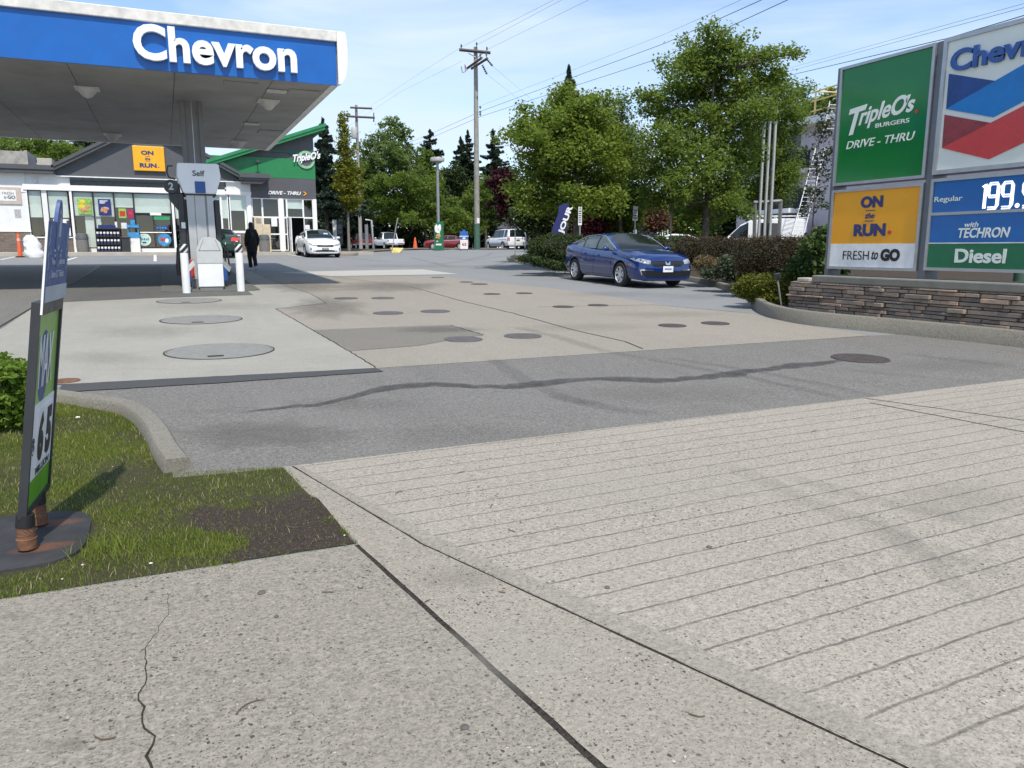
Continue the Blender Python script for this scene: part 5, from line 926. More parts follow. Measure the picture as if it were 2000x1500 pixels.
def vehicle(name, label, cat, loc, rz, P, pm, group=None):
    t = thing(name, label, cat, loc, rz, group, local=True); W = P['W']; axles = P['axles']; r = P.get('r', .325)
    secs = interp(P['body'], 4); me = cut_arches(body_mesh(secs), axles, r+.055, 'body', W)
    me.materials.clear(); me.materials.append(pm); me.materials.append(M_UNDER); idx = []
    for p in me.polygons:
        c = p.center; arch = any(math.hypot(c.x-a, c.z-.33) < r+.062 and abs(c.y) > W-.29 and abs(p.normal.y) < .5 for a in axles) or (p.normal.z < -.9 and c.z < .32) or any(math.hypot(c.x-a, c.z-.33) < r+.06 and abs(c.y) < W-.2 and abs(p.normal.y) > .5 for a in axles)
        idx.append(1 if arch else 0)
    me.polygons.foreach_set('material_index', idx); me.polygons.foreach_set('use_smooth', [True]*len(me.polygons)); me.set_sharp_from_angle(angle=R(32)); body = link(bpy.data.objects.new('body', me), t)
    bmt = bmesh.new(); bmt.from_mesh(me); bvh = BVHTree.FromBMesh(bmt)
    # greenhouse: stations (x, z_belt, z_roof, half width belt, half width roof, tag of side, tag of top)
    gh = P['gh']; parts = {}
    def row(k):
        x, zb, zr, yb, yr = k[:5]; h = max(zr-zb, .001); e = min(1, h/.25)
        return [(x, yb, zb), (x, yb+(yr-yb)*.42+.02*e, zb+h*.45), (x, yr+(yb-yr)*.10+.012*e, zr-.075*e), (x, yr*.93, zr-.022*e), (x, yr*.5, zr+.012*e), (x, 0, zr+.018*e)]
    for k0, k1 in zip(gh[:-1], gh[1:]):
        sub = k1[7] if len(k1) > 7 else 3; R_ = [row([a+(c-a)*j/sub for a, c in zip(k0[:5], k1[:5])]) for j in range(sub+1)]
        for s in (1, -1):
            for ra, rb in zip(R_[:-1], R_[1:]):
                for i in range(5):
                    tagn = k1[5] if i < 2 else (k1[6] if i >= 3 else ('roof' if k1[6] != 'windscreen_' else 'roof'))
                    q_ = [ra[i], ra[i+1], rb[i+1], rb[i]]; key = (tagn, s) if tagn.startswith('side') else (tagn, 0); parts.setdefault(key, []).append([(x, y*s, z) for x, y, z in q_])
    for (tn, s), qs in parts.items():
        b = MB()
        for q_ in qs: b._f([b.bm.verts.new(p) for p in q_])
        bmesh.ops.remove_doubles(b.bm, verts=b.bm.verts[:], dist=.0005); bmesh.ops.dissolve_degenerate(b.bm, dist=.0008, edges=b.bm.edges[:])
        nm, m = {'roof': ('roof', pm), 'pillar': ('pillar', M_GRILLE), 'black': ('pillar', M_GRILLE)}.get(tn, (('windscreen' if tn == 'windscreen' else 'rear_window' if tn == 'rear_window' else 'side_window'), P.get('glass', M_CGLASS) if tn.startswith('side') else M_CGLASS))
        b.build(nm, m, t, smooth=40)
    wy = W-.105-.0
    for i, a in enumerate(axles):
        for s in (1, -1): wheel(a, s*wy, r, s, t, P.get('rim', 'split'))
    for nm, axis, sg_, poly, m, off in P.get('decals', []):
        for s in ((1, -1) if sg_ == 0 else (sg_,)):
            if axis == 'x2': project(bvh, [(y*s, z) for y, z in poly], 'x', 1, off, nm, m, body)
            elif axis == 'x3': project(bvh, [(y*s, z) for y, z in poly], 'x', -1, off, nm, m, body)
            else: project(bvh, poly, axis, s, off, nm, m, body)
    for x, y, z in P.get('mirror', []):
        for s in (1, -1):
            b = MB(); b.ball((x, s*(y+.09), z), (.075, .11, .065), 2); b.box((x+.01, s*y, z-.03), (.05, .1, .03)); mr = b.build('wing_mirror', P.get('mirror_m', pm), t, smooth=50)
    bmt.free(); return t
def strip(x0, z0, x1, z1, w=.010):
    dx, dz = x1-x0, z1-z0; l = math.hypot(dx, dz); nx, nz = -dz/l*w/2, dx/l*w/2; return [(x0+nx, z0+nz), (x0-nx, z0-nz), (x1-nx, z1-nz), (x1+nx, z1+nz)]
# front of the blue saloon at x>0; axles 1.35 / -1.35
SEDAN_BODY = [(-2.30, .42, .90, .66, .01), (-2.27, .33, 1.0, .74, .015), (-2.12, .26, 1.06, .83, .02), (-1.75, .22, 1.07, .885, .02), (-1.2, .20, 1.03, .90, .02), (-.4, .19, .985, .90, .01), (.4, .19, .965, .90, .01), (.95, .20, .965, .90, .03), (1.35, .21, .945, .895, .055), (1.75, .21, .90, .88, .06), (2.02, .20, .84, .845, .055), (2.16, .19, .775, .80, .045), (2.25, .20, .69, .74, .025), (2.29, .25, .60, .69, .01)]
SEDAN_GH = [(1.02, .95, .955, .80, .74), (.80, .96, 1.10, .80, .70, 'roof', 'windscreen'), (.18, .97, 1.375, .80, .60, 'side_a', 'windscreen'), (-.12, .98, 1.408, .80, .60, 'side_b', 'roof'), (-.20, .985, 1.411, .80, .60, 'black', 'roof', 1), (-.95, 1.0, 1.375, .79, .59, 'side_c', 'roof'), (-1.02, 1.005, 1.362, .79, .59, 'black', 'roof', 1), (-1.42, 1.03, 1.24, .78, .60, 'side_d', 'rear_window'), (-1.95, 1.065, 1.08, .76, .66, 'roof', 'rear_window')]
def sedan_decals(grille, blue):
    D = [('door_seam', 'y', 0, strip(.88, .30, .86, .95), M_SEAM, .003), ('door_seam', 'y', 0, strip(-.16, .28, -.16, .98), M_SEAM, .003), ('door_seam', 'y', 0, strip(-.98, .55, -.93, 1.0), M_SEAM, .003), ('door_seam', 'y', 0, strip(.88, .30, -.75, .28), M_SEAM, .003),
         ('door_handle', 'y', 0, [(-.05, .80), (.14, .80), (.14, .835), (-.05, .835)], M_CBLUE if blue else M_CWHITE, .03), ('door_handle', 'y', 0, [(-.86, .83), (-.67, .83), (-.67, .865), (-.86, .865)], M_CBLUE if blue else M_CWHITE, .03), ('sill_trim', 'y', 0, [(-.9, .225), (.9, .225), (.9, .25), (-.9, .25)], M_GRILLE, .004),
         ('bonnet_seam', 'y', 0, strip(.95, .93, 1.95, .77), M_SEAM, .004)]
    return D
BLUE = dict(W=.90, axles=(1.35, -1.35), body=SEDAN_BODY, gh=SEDAN_GH, rim='split', glass=M_CGLASSL, mirror=[(.72, .90, 1.0)], decals=sedan_decals(1, True)+[
    ('headlight', 'x2', 0, [(.40, .655), (.52, .635), (.70, .65), (.83, .71), (.86, .80), (.72, .775), (.52, .735)], M_LENS, .008),
    ('grille', 'x2', 1, [(-.40, .575), (.40, .575), (.52, .66), (.50, .71), (-.50, .71), (-.52, .66)], M_GRILLE, .012), ('grille_bar', 'x2', 1, [(-.50, .705), (.50, .705), (.42, .72), (-.42, .72)], mat('dark chrome', (.03, .03, .033), .25, .5), .016),
    ('lower_intake', 'x2', 1, [(-.60, .30), (.60, .30), (.55, .42), (.38, .45), (-.38, .45), (-.55, .42)], M_GRILLE, .006), ('fog_recess', 'x2', 0, [(.52, .31), (.74, .36), (.76, .46), (.46, .46)], M_GRILLE, .008), ('chrome_fog_trim', 'x2', 0, [(.42, .462), (.76, .478), (.77, .505), (.42, .485)], M_CHROME, .014), ('chrome_fog_trim', 'x2', 0, [(.74, .36), (.755, .36), (.785, .49), (.765, .49)], M_CHROME, .014),
    ('splitter', 'x2', 1, [(-.62, .225), (.62, .225), (.64, .255), (-.64, .255)], M_CBLUE, .02), ('number_plate', 'x2', 1, [(-.155, .43), (.155, .43), (.155, .585), (-.155, .585)], M_PWHITE, .03), ('plate_text', 'x2', 1, [(-.11, .49), (.11, .49), (.11, .53), (-.11, .53)], mat('plate blue', (.2, .25, .45), .5, var=.6, vs=60), .034),
    ('emblem', 'x2', 1, [(-.06, .615), (.06, .615), (.08, .70), (.05, .70), (.03, .66), (-.03, .66), (-.05, .70), (-.08, .70)], M_CHROME, .026), ('side_marker', 'y', 0, [(1.80, .60), (1.93, .60), (1.93, .625), (1.80, .63)], M_AMBER, .006), ('mud_flap', 'y', 0, [(.92, .19), (.955, .19), (.955, .42), (.92, .36)], mat('mudflap grey', (.2, .2, .2), .6), .01),
    ('tail_lamp', 'y', 0, [(-2.24, .80), (-1.98, .84), (-1.98, .90), (-2.2, .96)], M_TAIL, .008), ('bumper_grey', 'y', 0, [(-2.26, .34), (-1.80, .30), (-1.82, .34), (-2.1, .55), (-2.26, .62)], M_CGREY, .006)])
fw, rw = at(1217, 560), at(1126, 547.5)
rzb = math.atan2(fw.y-rw.y, fw.x-rw.x); mid = (fw+rw)/2; side = Vector((-math.sin(rzb), math.cos(rzb), 0)); cpos = mid+side*.79; cpos.z = G(cpos.y)
bc_ = vehicle('blue_sedan', 'deep blue four door sedan parked beside the hedge', 'car', cpos, rzb, BLUE, M_CBLUE); bc_.rotation_euler = (math.atan(0.), -math.atan(SL)*math.sin(rzb)*1.0, rzb)
# chrome window line of the blue car
b = MB()
for s in (1, -1): b.tube([(.98, s*.80, .99), (.62, s*.762, 1.165), (.2, s*.685, 1.335), (-.2, s*.672, 1.37), (-.9, s*.67, 1.335), (-1.3, s*.695, 1.22), (-1.75, s*.745, 1.10)], .011, 6)
b.build('chrome_window_line', M_CHROME, bc_, smooth=60)
b = MB(); b.tube([(-1.05, -.0, 1.36), (-1.2, 0, 1.395), (-1.28, 0, 1.36)], [.03, .02, .01], 6); b.build('roof_fin', M_CBLUE, bc_)
# cabin inside seen through the windscreen
KIA = dict(W=.89, axles=(1.33, -1.37), body=SEDAN_BODY, gh=SEDAN_GH, rim='multi', mirror=[(.70, .90, 1.0)], decals=sedan_decals(1, False)+[
    ('headlight', 'x2', 0, [(.38, .625), (.56, .60), (.72, .635), (.80, .70), (.81, .755), (.66, .715), (.46, .665)], mat('grey headlight', (.28, .29, .30), .1, var=.4, vs=20), .008), ('grille', 'x2', 1, [(-.36, .56), (.36, .56), (.44, .60), (.38, .655), (0, .635), (-.38, .655), (-.44, .60)], M_GRILLE, .012),
    ('lower_intake', 'x2', 1, [(-.46, .30), (.46, .30), (.50, .37), (.30, .395), (-.30, .395), (-.50, .37)], M_GRILLE, .008), ('chrome_strip', 'x2', 1, [(-.40, .325), (.40, .325), (.40, .34), (-.40, .34)], M_CHROME, .014), ('fog_lamp', 'x2', 0, [(.44, .31), (.62, .325), (.62, .37), (.5, .355)], M_CHROME, .014), ('air_slot', 'x2', 0, [(.70, .38), (.745, .39), (.74, .50), (.69, .49)], M_GRILLE, .01),
    ('number_plate', 'x2', 1, [(-.16, .40), (.16, .40), (.16, .50), (-.16, .50)], M_GRILLE, .024), ('plate_face', 'x2', 1, [(-.13, .415), (.13, .415), (.13, .485), (-.13, .485)], mat('worn plate', (.35, .35, .3), .5, var=.5, vs=50), .030), ('emblem', 'x2', 1, [(-.05, .675), (.05, .675), (.05, .695), (-.05, .695)], M_CHROME, .012)])
p = at(632, 503.5); k_ = vehicle('white_sedan', 'white compact sedan parked nose out beside the restaurant door', 'car', (p.x+.10, p.y+2.25, G(p.y+2.25)), -PI/2, KIA, M_CWHITE); k_.rotation_euler = (0, math.atan(SL), -PI/2)
b = MB(); b.box((.62, .35, 1.19), (.02, .22, .12), (0, -.6, 0)); b.build('windscreen_card', mat('pale blue card', (.3, .42, .5), .5), k_)
DARK = dict(W=.89, axles=(1.33, -1.37), body=SEDAN_BODY, gh=SEDAN_GH, rim='multi', mirror=[(.70, .90, 1.0)], decals=sedan_decals(1, True)[:4]+[('brake_lamp', 'x3', 0, [(.42, .80), (.74, .78), (.76, .92), (.46, .94)], M_TAILON, .01), ('reverse_lamp', 'x3', 0, [(.62, .74), (.72, .74), (.72, .78), (.62, .78)], M_PWHITE, .014), ('rear_plate', 'x3', 1, [(-.16, .62), (.16, .62), (.16, .74), (-.16, .74)], M_PWHITE, .012)])
p = onv(430, 480, 40.3); vehicle('dark_sedan', 'dark green sedan with a lit brake lamp half hidden behind the fuel dispenser', 'car', (p.x+.10, 42.6, G(42.6)), PI/2, DARK, paint('dark green paint car', (.008, .035, .025)))
VAN = dict(W=.99, axles=(1.55, -1.5), r=.33, body=[(-2.52, .40, 1.0, .84, .01), (-2.48, .32, 1.05, .93, .01), (-2.2, .27, 1.08, .98, .01), (-1, .25, 1.06, .99, .01), (0, .25, 1.04, .99, .01), (1., .25, 1.03, .99, .02), (1.6, .26, 1.0, .975, .04), (2.1, .26, .92, .93, .04), (2.4, .27, .80, .84, .03), (2.5, .32, .66, .74, .01)],
    gh=[(1.62, 1.02, 1.03, .86, .80), (1.3, 1.03, 1.22, .87, .76, 'roof', 'windscreen'), (.62, 1.04, 1.66, .88, .70, 'side_a', 'windscreen'), (.5, 1.04, 1.69, .89, .71, 'black', 'roof', 1), (-.5, 1.05, 1.75, .89, .72, 'side_b', 'roof'), (-.58, 1.05, 1.75, .89, .72, 'black', 'roof', 1), (-1.5, 1.06, 1.74, .89, .72, 'side_c', 'roof'), (-1.6, 1.06, 1.74, .89, .72, 'roof', 'roof', 1), (-2.12, 1.07, 1.72, .88, .72, 'side_d', 'roof'), (-2.3, 1.07, 1.66, .88, .72, 'roof', 'roof', 1), (-2.45, 1.07, 1.12, .88, .80, 'roof', 'rear_window')],
    rim='multi', mirror=[(1.15, .98, 1.12)], decals=[('tail_lamp', 'x3', 0, [(.80, .72), (.90, .72), (.90, 1.02), (.80, 1.02)], M_TAIL, .02), ('number_plate', 'x3', 1, [(-.16, .72), (.16, .72), (.16, .84), (-.16, .84)], M_CGREY, .012), ('chrome_strip', 'x3', 1, [(-.4, .90), (.4, .90), (.4, .93), (-.4, .93)], M_CHROME, .015), ('door_seam', 'y', 0, strip(.55, .3, .5, 1.03), M_SEAM, .004), ('door_seam', 'y', 0, strip(-.55, .3, -.55, 1.04), M_SEAM, .004), ('sliding_rail', 'y', 0, strip(-2.2, .86, -.6, .86, .03), M_CGREY, .006), ('bumper_line', 'y', 0, strip(-1.8, .46, 1.8, .46, .03), M_CGREY, .004), ('tail_lamp', 'y', 0, [(-2.47, .72), (-2.36, .72), (-2.36, 1.02), (-2.47, 1.02)], M_TAIL, .008)])
p = gcol(987, 69); vehicle('white_minivan', 'white minivan seen from behind on the far side of the lot exit', 'minivan', (p.x, p.y, p.z), PI/2+R(2), VAN, M_CWHITE)
p = gcol(1034, 76); SUV = dict(VAN, W=.95, decals=[('tail_lamp', 'x3', 0, [(.72, .80), (.88, .80), (.88, 1.0), (.72, 1.0)], mat('pale tail lamp', (.6, .3, .28), .2), .02)]); vehicle('dark_wagon', 'dark grey wagon right of the white minivan, partly behind the hedge', 'car', (p.x, p.y, p.z), PI/2-R(6), SUV, M_CGREY)
PICK = dict(W=.98, axles=(1.75, -1.75), r=.38, body=[(-2.75, .55, 1.02, .90, .0), (-2.7, .48, 1.06, .95, .0), (-1.2, .42, 1.06, .97, .0), (0, .42, 1.04, .98, .0), (.9, .42, 1.06, .98, .02), (1.7, .42, 1.08, .97, .05), (2.4, .42, 1.02, .93, .04), (2.7, .48, .86, .86, .02)],
    gh=[(1.02, 1.05, 1.06, .84, .80), (.8, 1.06, 1.3, .85, .76, 'roof', 'windscreen'), (.35, 1.06, 1.72, .86, .70, 'side_a', 'windscreen'), (-.1, 1.06, 1.80, .86, .72, 'side_b', 'roof'), (-.2, 1.06, 1.80, .86, .72, 'black', 'roof', 1), (-.75, 1.06, 1.76, .86, .72, 'side_c', 'roof'), (-.85, 1.06, 1.74, .86, .72, 'roof', 'roof', 1), (-.98, 1.06, 1.07, .86, .80, 'roof', 'rear_window')],
    rim='multi', mirror=[(.75, .99, 1.2)], decals=[('tail_lamp', 'x3', 0, [(.80, .80), (.92, .80), (.92, 1.0), (.80, 1.0)], M_TAIL, .02), ('bumper', 'x3', 1, [(-.88, .50), (.88, .50), (.88, .66), (-.88, .66)], M_CHROME, .04), ('number_plate', 'x3', 1, [(-.16, .54), (.16, .54), (.16, .64), (-.16, .64)], M_PWHITE, .05), ('door_seam', 'y', 0, strip(.75, .5, .7, 1.05), M_SEAM, .004), ('door_seam', 'y', 0, strip(-.2, .5, -.2, 1.05), M_SEAM, .004), ('cab_gap', 'y', 0, strip(-1., .45, -1., 1.06, .02), M_SEAM, .004)])
p = gcol(757, 84); pk = vehicle('white_pickup', 'white pickup truck seen from behind under the roadside trees', 'pickup', (p.x, p.y, p.z), PI/2+R(4), PICK, M_CWHITE)
p = gcol(708, 88); vehicle('red_pickup', 'dark red pickup tail mostly hidden by tree shade at left of the white pickup', 'pickup', (p.x, p.y, p.z), PI/2-R(4), PICK, M_CRED)
p = gcol(872, 80); vehicle('maroon_car', 'maroon car behind the green standing board', 'car', (p.x, p.y, p.z), R(160), dict(KIA, decals=[]), M_CRED)
def bedrails(t):
    b = MB()
    for x in (-1.05, -1.5, -2.0, -2.6):
        for s in (.88, -.88): b.tube([(x, s, 1.05), (x, s*.94, 1.72)], .025, 6)
        b.tube([(x, .83, 1.72), (x, -.83, 1.72)], .025, 6)
    for s in (.83, -.83): b.tube([(-1.05, s, 1.72), (-2.6, s, 1.72)], .025, 6)
    b.build('ladder_rack', M_TRIMW, t)
p = gcol(1250, 44); p.z = G(p.y); w1 = vehicle('white_pickup', 'white pickup with a tubular rack parked behind the blue car', 'pickup', (p.x, p.y, p.z+.05), PI/2-R(20), PICK, M_CWHITE); bedrails(w1)
p = gcol(1308, 45); vehicle('white_hatchback', 'white car with only its roof showing over the hedge beside the pole', 'car', (p.x, p.y, p.z-.05), R(150), dict(KIA, decals=[]), M_CWHITE)
CARGO = dict(W=1.0, axles=(1.75, -1.75), r=.36, body=[(-2.75, .42, 1.10, .92, .0), (-2.7, .35, 1.2, .97, .0), (-1, .30, 1.2, 1.0, .0), (.5, .30, 1.18, 1.0, .0), (1.4, .30, 1.16, .99, .02), (2.0, .32, 1.10, .95, .04), (2.5, .34, .98, .88, .04), (2.7, .40, .80, .78, .01)],
    gh=[(2.1, 1.13, 1.14, .86, .82), (1.8, 1.15, 1.42, .90, .80, 'roof', 'windscreen'), (1.25, 1.17, 1.95, .95, .80, 'side_a', 'windscreen'), (.75, 1.18, 2.2, .97, .82, 'side_b', 'roof'), (.6, 1.18, 2.26, .97, .84, 'roof', 'roof', 1), (-1, 1.2, 2.36, .98, .86, 'roof', 'roof'), (-2.6, 1.2, 2.34, .97, .86, 'roof', 'roof'), (-2.72, 1.2, 2.24, .95, .86, 'roof', 'roof', 1), (-2.74, 1.2, 1.21, .95, .86, 'roof', 'roof')],
    rim='multi', mirror=[(1.65, 1.02, 1.35)], mirror_m=M_GRILLE, decals=[('door_seam', 'y', 0, strip(.7, .4, .65, 1.18), M_SEAM, .004), ('side_trim', 'y', 0, strip(-2.5, .62, 2.0, .62, .06), M_GRILLE, .004), ('headlight', 'x2', 0, [(.5, .85), (.8, .82), (.84, .98), (.6, 1.0)], M_LENS, .01)])
p = gcol(1482, 50); van = vehicle('cargo_van', 'white cargo van with roof rack parked behind the hedge beside the pink building', 'van', (p.x, p.y, p.z), PI-R(42)+R(4), CARGO, M_CWHITE)
b = MB()
for x in (.4, -.9, -2.2): b.bx(x-.03, x+.03, -.8, .8, 2.42, 2.48); b.bx(x-.02, x+.02, -.78, -.74, 2.3, 2.44); b.bx(x-.02, x+.02, .74, .78, 2.3, 2.44)
for y in (-.75, -.3, -.1, .5, .75): b.tube([(.8, y, 2.51), (-2.6, y, 2.51)], .022, 6)
for k in range(9): b.tube([(.5-.35*k, -.3, 2.51), (.5-.35*k, -.1, 2.51)], .016, 6)
b.build('roof_rack', M_TRIMW, van)
# ================================================================ PERSON
def skin_body(name, verts, edges, radii, m, par=None, sub=2):
    me = bpy.data.meshes.new(name); me.from_pydata(verts, edges, []); o = bpy.data.objects.new(name, me); COL.objects.link(o)
    o.modifiers.new('skin', 'SKIN'); 
    for i, r_ in enumerate(radii): me.skin_vertices[0].data[i].radius = (r_, r_) if not hasattr(r_, '__len__') else r_
    me.skin_vertices[0].data[0].use_root = True
    sb_ = o.modifiers.new('sub', 'SUBSURF'); sb_.levels = sub; sb_.render_levels = sub
    bpy.context.view_layer.update(); dg = bpy.context.evaluated_depsgraph_get(); r = bpy.data.meshes.new_from_object(o.evaluated_get(dg)); r.name = name; bpy.data.objects.remove(o); r.materials.clear(); r.materials.append(m); r.polygons.foreach_set('use_smooth', [True]*len(r.polygons)); return link(bpy.data.objects.new(name, r), par)
c = at(495, 527.5); pe = thing('person', 'person in black hooded top and black trousers walking towards the shop, seen from behind', 'person', c, R(12), local=True)
M_SKIN = mat('skin', (.35, .2, .14), .6); M_CLOTH = mat('black cloth', (.006, .006, .007), .9, var=.3, vs=20); M_HAIR = mat('black hair', (.006, .005, .005), .55, var=.4, vs=30); M_SHOE = mat('white trainers', (.55, .54, .55), .6, var=.15, vs=20)
# walking away along +y; local z up
V = [(0, 0, .88), (0, 0, 1.06), (0, .0, 1.26), (0, .0, 1.40), (0, .015, 1.48), (0, .03, 1.57), (-.09, 0, .84), (-.085, .13, .47), (-.075, .06, .09), (-.08, .17, .04), (.09, 0, .84), (.075, .03, .47), (.06, -.17, .13), (.065, -.08, .04), (-.14, 0, 1.38), (-.225, -.03, 1.08), (-.215, .08, .90), (-.20, .13, .83), (.14, 0, 1.38), (.225, -.05, 1.08), (.215, .02, .88), (.205, .05, .81)]
E = [(0, 1), (1, 2), (2, 3), (3, 4), (4, 5), (0, 6), (6, 7), (7, 8), (8, 9), (0, 10), (10, 11), (11, 12), (12, 13), (3, 14), (14, 15), (15, 16), (16, 17), (3, 18), (18, 19), (19, 20), (20, 21)]
Rr = [(.14, .11), (.13, .10), (.15, .11), (.12, .09), (.055, .055), (.085, .095), .085, .062, .042, .035, .085, .062, .042, .035, .06, .048, .035, .03, .06, .048, .035, .03]
skin_body('body', V, E, Rr, M_SKIN, pe)
def cloth_tube(name, pts, rs, m, n=16, squash=.8):
    b = MB(); rows = [[(p[0]+r_*math.cos(2*PI*i/n)*(1+.06*math.sin(3*i+k)), p[1]+r_*squash*math.sin(2*PI*i/n)*(1+.06*math.cos(2*i+k*1.3)), p[2]) for i in range(n)] for k, (p, r_) in enumerate(zip(pts, rs))]
    V_ = b.grid(rows, True); b.cap(V_[0]); b.cap(V_[-1]); return b.build(name, m, pe, smooth=70)
cloth_tube('hooded_top', [(0, -.01, .62), (0, -.01, .72), (0, 0, .88), (0, 0, 1.1), (0, 0, 1.28), (0, 0, 1.40), (0, .01, 1.48)], [.17, .20, .215, .205, .185, .145, .075], M_CLOTH)
for s, pts in ((-1, [(-.13, 0, 1.40), (-.19, -.02, 1.22), (-.23, -.03, 1.06), (-.225, .06, .93), (-.20, .12, .86)]), (1, [(.13, 0, 1.40), (.19, -.02, 1.22), (.23, -.05, 1.06), (.225, 0, .92), (.205, .04, .84)])):
    b = MB(); b.tube(pts, [.07, .085, .08, .065, .05], 12); b.build('sleeve', M_CLOTH, pe, smooth=60)
    b = MB(); hp = Vector(pts[-1]); b.ball(hp+Vector((0, .02, -.05)), (.028, .038, .05), 2)
    for k in range(4): b.tube([hp+Vector((0, -.005+.018*k, -.08)), hp+Vector((.0, .0+.018*k, -.12)), hp+Vector((-s*.012, .01+.016*k, -.145+.004*abs(k-1))) ], [.009, .008, .006], 6)
    b.tube([hp+Vector((-s*.01, .05, -.04)), hp+Vector((-s*.03, .07, -.08))], [.01, .008], 6); b.build('hand', M_SKIN, pe, smooth=60)
for k, pts in enumerate(([(-.09, 0, .86), (-.09, .06, .66), (-.085, .12, .47), (-.08, .09, .28), (-.075, .07, .10)], [(.09, 0, .86), (.08, .01, .66), (.072, .02, .47), (.066, -.08, .28), (.062, -.16, .14)])):
    b = MB(); b.tube(pts, [.125, .115, .09, .078, .07], 12); b.build('trouser_leg', M_CLOTH, pe, smooth=60)
for x, y, z, rx in ((-.078, .12, .045, .05), (.064, -.13, .06, -.5)):
    b = MB(); b.lathe([(.0001, -.15), (.036, -.135), (.05, -.07), (.045, 0), (.05, .05), (.042, .10), (.0001, .125)], (0, 0, 0), 12, 'y'); bmesh.ops.scale(b.bm, vec=(1, 1, .8), verts=b.bm.verts[:]); bmesh.ops.rotate(b.bm, cent=(0, 0, 0), matrix=Matrix.Rotation(rx, 3, 'X'), verts=b.bm.verts[:]); bmesh.ops.translate(b.bm, vec=(x, y, z), verts=b.bm.verts[:]); b.build('shoe', M_SHOE, pe, smooth=60)
b = MB(); rows = []
for z, r_, y in ((1.665, .02, .02), (1.65, .07, .018), (1.61, .102, .012), (1.55, .115, .0), (1.48, .115, -.015), (1.38, .13, -.05), (1.27, .125, -.085), (1.17, .10, -.105), (1.10, .06, -.11)): rows.append([(r_*.9*math.cos(2*PI*i/16)*(1+.05*math.sin(4*i)), y+r_*.95*math.sin(2*PI*i/16)*(.55 if z < 1.45 else 1), z) for i in range(16)])
V_ = b.grid(rows, True); b.cap(V_[0]); b.cap(V_[-1]); b.build('hair', M_HAIR, pe, smooth=70)
pe.scale = (.86, .9, 1.0)
# ================================================================ POLES, WIRES, LAMPS, SMALL SIGNS
M_WOOD = mat('weathered pole wood', (.27, .255, .22), .85, var=.22, vs=3, bump=.4, bs=25); M_WOODD = mat('dark crossarm wood', (.10, .085, .075), .85, var=.3, vs=8); M_INS = mat('insulator', (.06, .055, .06), .35)
def pt(px, py, d): return col(px, d, py)
D1 = 62.
p = gcol(932, D1); up_ = thing('utility_pole', 'tall weathered wooden utility pole with two pairs of crossarms near the lot exit', 'utility pole', (p.x, p.y, p.z)); top = pt(930, 92, D1).z
b = MB(); n = 14; b.tube([(p.x, p.y, p.z+(top-p.z)*i/n) for i in range(n+1)], [.235-.085*i/n for i in range(n+1)], 14); ps_ = b.build('shaft', M_WOOD, up_, smooth=60)
b = MB(); b.tube([(p.x, p.y, p.z), (p.x, p.y, p.z+2.0)], [.245, .237], 14, cap=False); b.build('green_wrap', mat('green pole wrap', (.055, .12, .085), .6, var=.2, vs=4), ps_, smooth=60)
nrm_ = (Vector((cam.location.x, cam.location.y, 0))-Vector((p.x, p.y, 0))).normalized(); rgt = Vector((-nrm_.y, nrm_.x, 0)); rgt = rgt if rgt.dot(Vector((math.cos(YAW), -math.sin(YAW), 0))) > 0 else -rgt
b = MB(); c = Vector((p.x, p.y, p.z+2.25))+nrm_*.25; b.prism([c+rgt*-.0+Vector((0, 0, -.2)), c+rgt*.2+Vector((0, 0, -.2)), c+rgt*.2+Vector((0, 0, .2)), c+Vector((0, 0, .2))], nrm_*-.02); b.build('notice', M_PWHITE, up_)
def arm(a, c, w, par, nm='crossarm'): 
    b = MB(); b.tube([a, c], w, 4); return b.build(nm, M_WOODD, par)
A0, A1 = pt(897, 97, D1-.3), pt(958, 103, D1-.3); arm(A0, A1, .12, up_); B0, B1 = pt(913, 133, D1+.6), pt(941, 113, D1-1.4); arm(B0, B1, .11, up_); B2, B3 = pt(921, 134, D1+.4), pt(952, 114, D1-1.6); arm(B2, B3, .11, up_)
b = MB(); 
for a, c in (((915, 104), (929, 112)), ((944, 103), (932, 113))): b.tube([pt(*a, D1-.2), pt(*c, D1-.2)], .03, 6)
b.build('brace', M_GSTEEL, up_)
def insul(q_, h=.35, r_=.07):
    b = MB(); b.lathe([(.03, 0), (.03, h*.4), (r_, h*.45), (r_*.8, h*.7), (r_, h*.75), (r_*.6, h), (.0001, h)], q_, 10); b.build('insulator', M_INS, up_, smooth=50)
for px, py in ((901, 96), (931, 92), (951, 101)): insul(pt(px, py, D1-.3))
for px, py in ((938, 113), (950, 112)): insul(pt(px, py, D1-1.4), .3)
for a, c in (((952, 117), (962, 129)), ((942, 127), (951, 145))):
    q0, q1 = pt(*a, D1-1.4), pt(*c, D1-1.2); b = MB(); m_ = 9; b.tube([q0.lerp(q1, i/m_) for i in range(m_+1)], [.03 if i % 2 else .1 for i in range(m_+1)], 8); b.build('strain_insulator', M_INS, up_)
b = MB(); b.tube([pt(901, 130, D1), pt(903, 142, D1), pt(909, 140, D1), pt(908, 126, D1)], .035, 6); b.tube([pt(908, 126, D1), pt(912, 138, D1), pt(914, 134, D1)], .03, 6); b.build('switch_gear', mat('reddish fitting', (.18, .1, .1), .6), up_)
for z_ in (222, 227, 213): insul(pt(938, z_, D1), .2, .09)
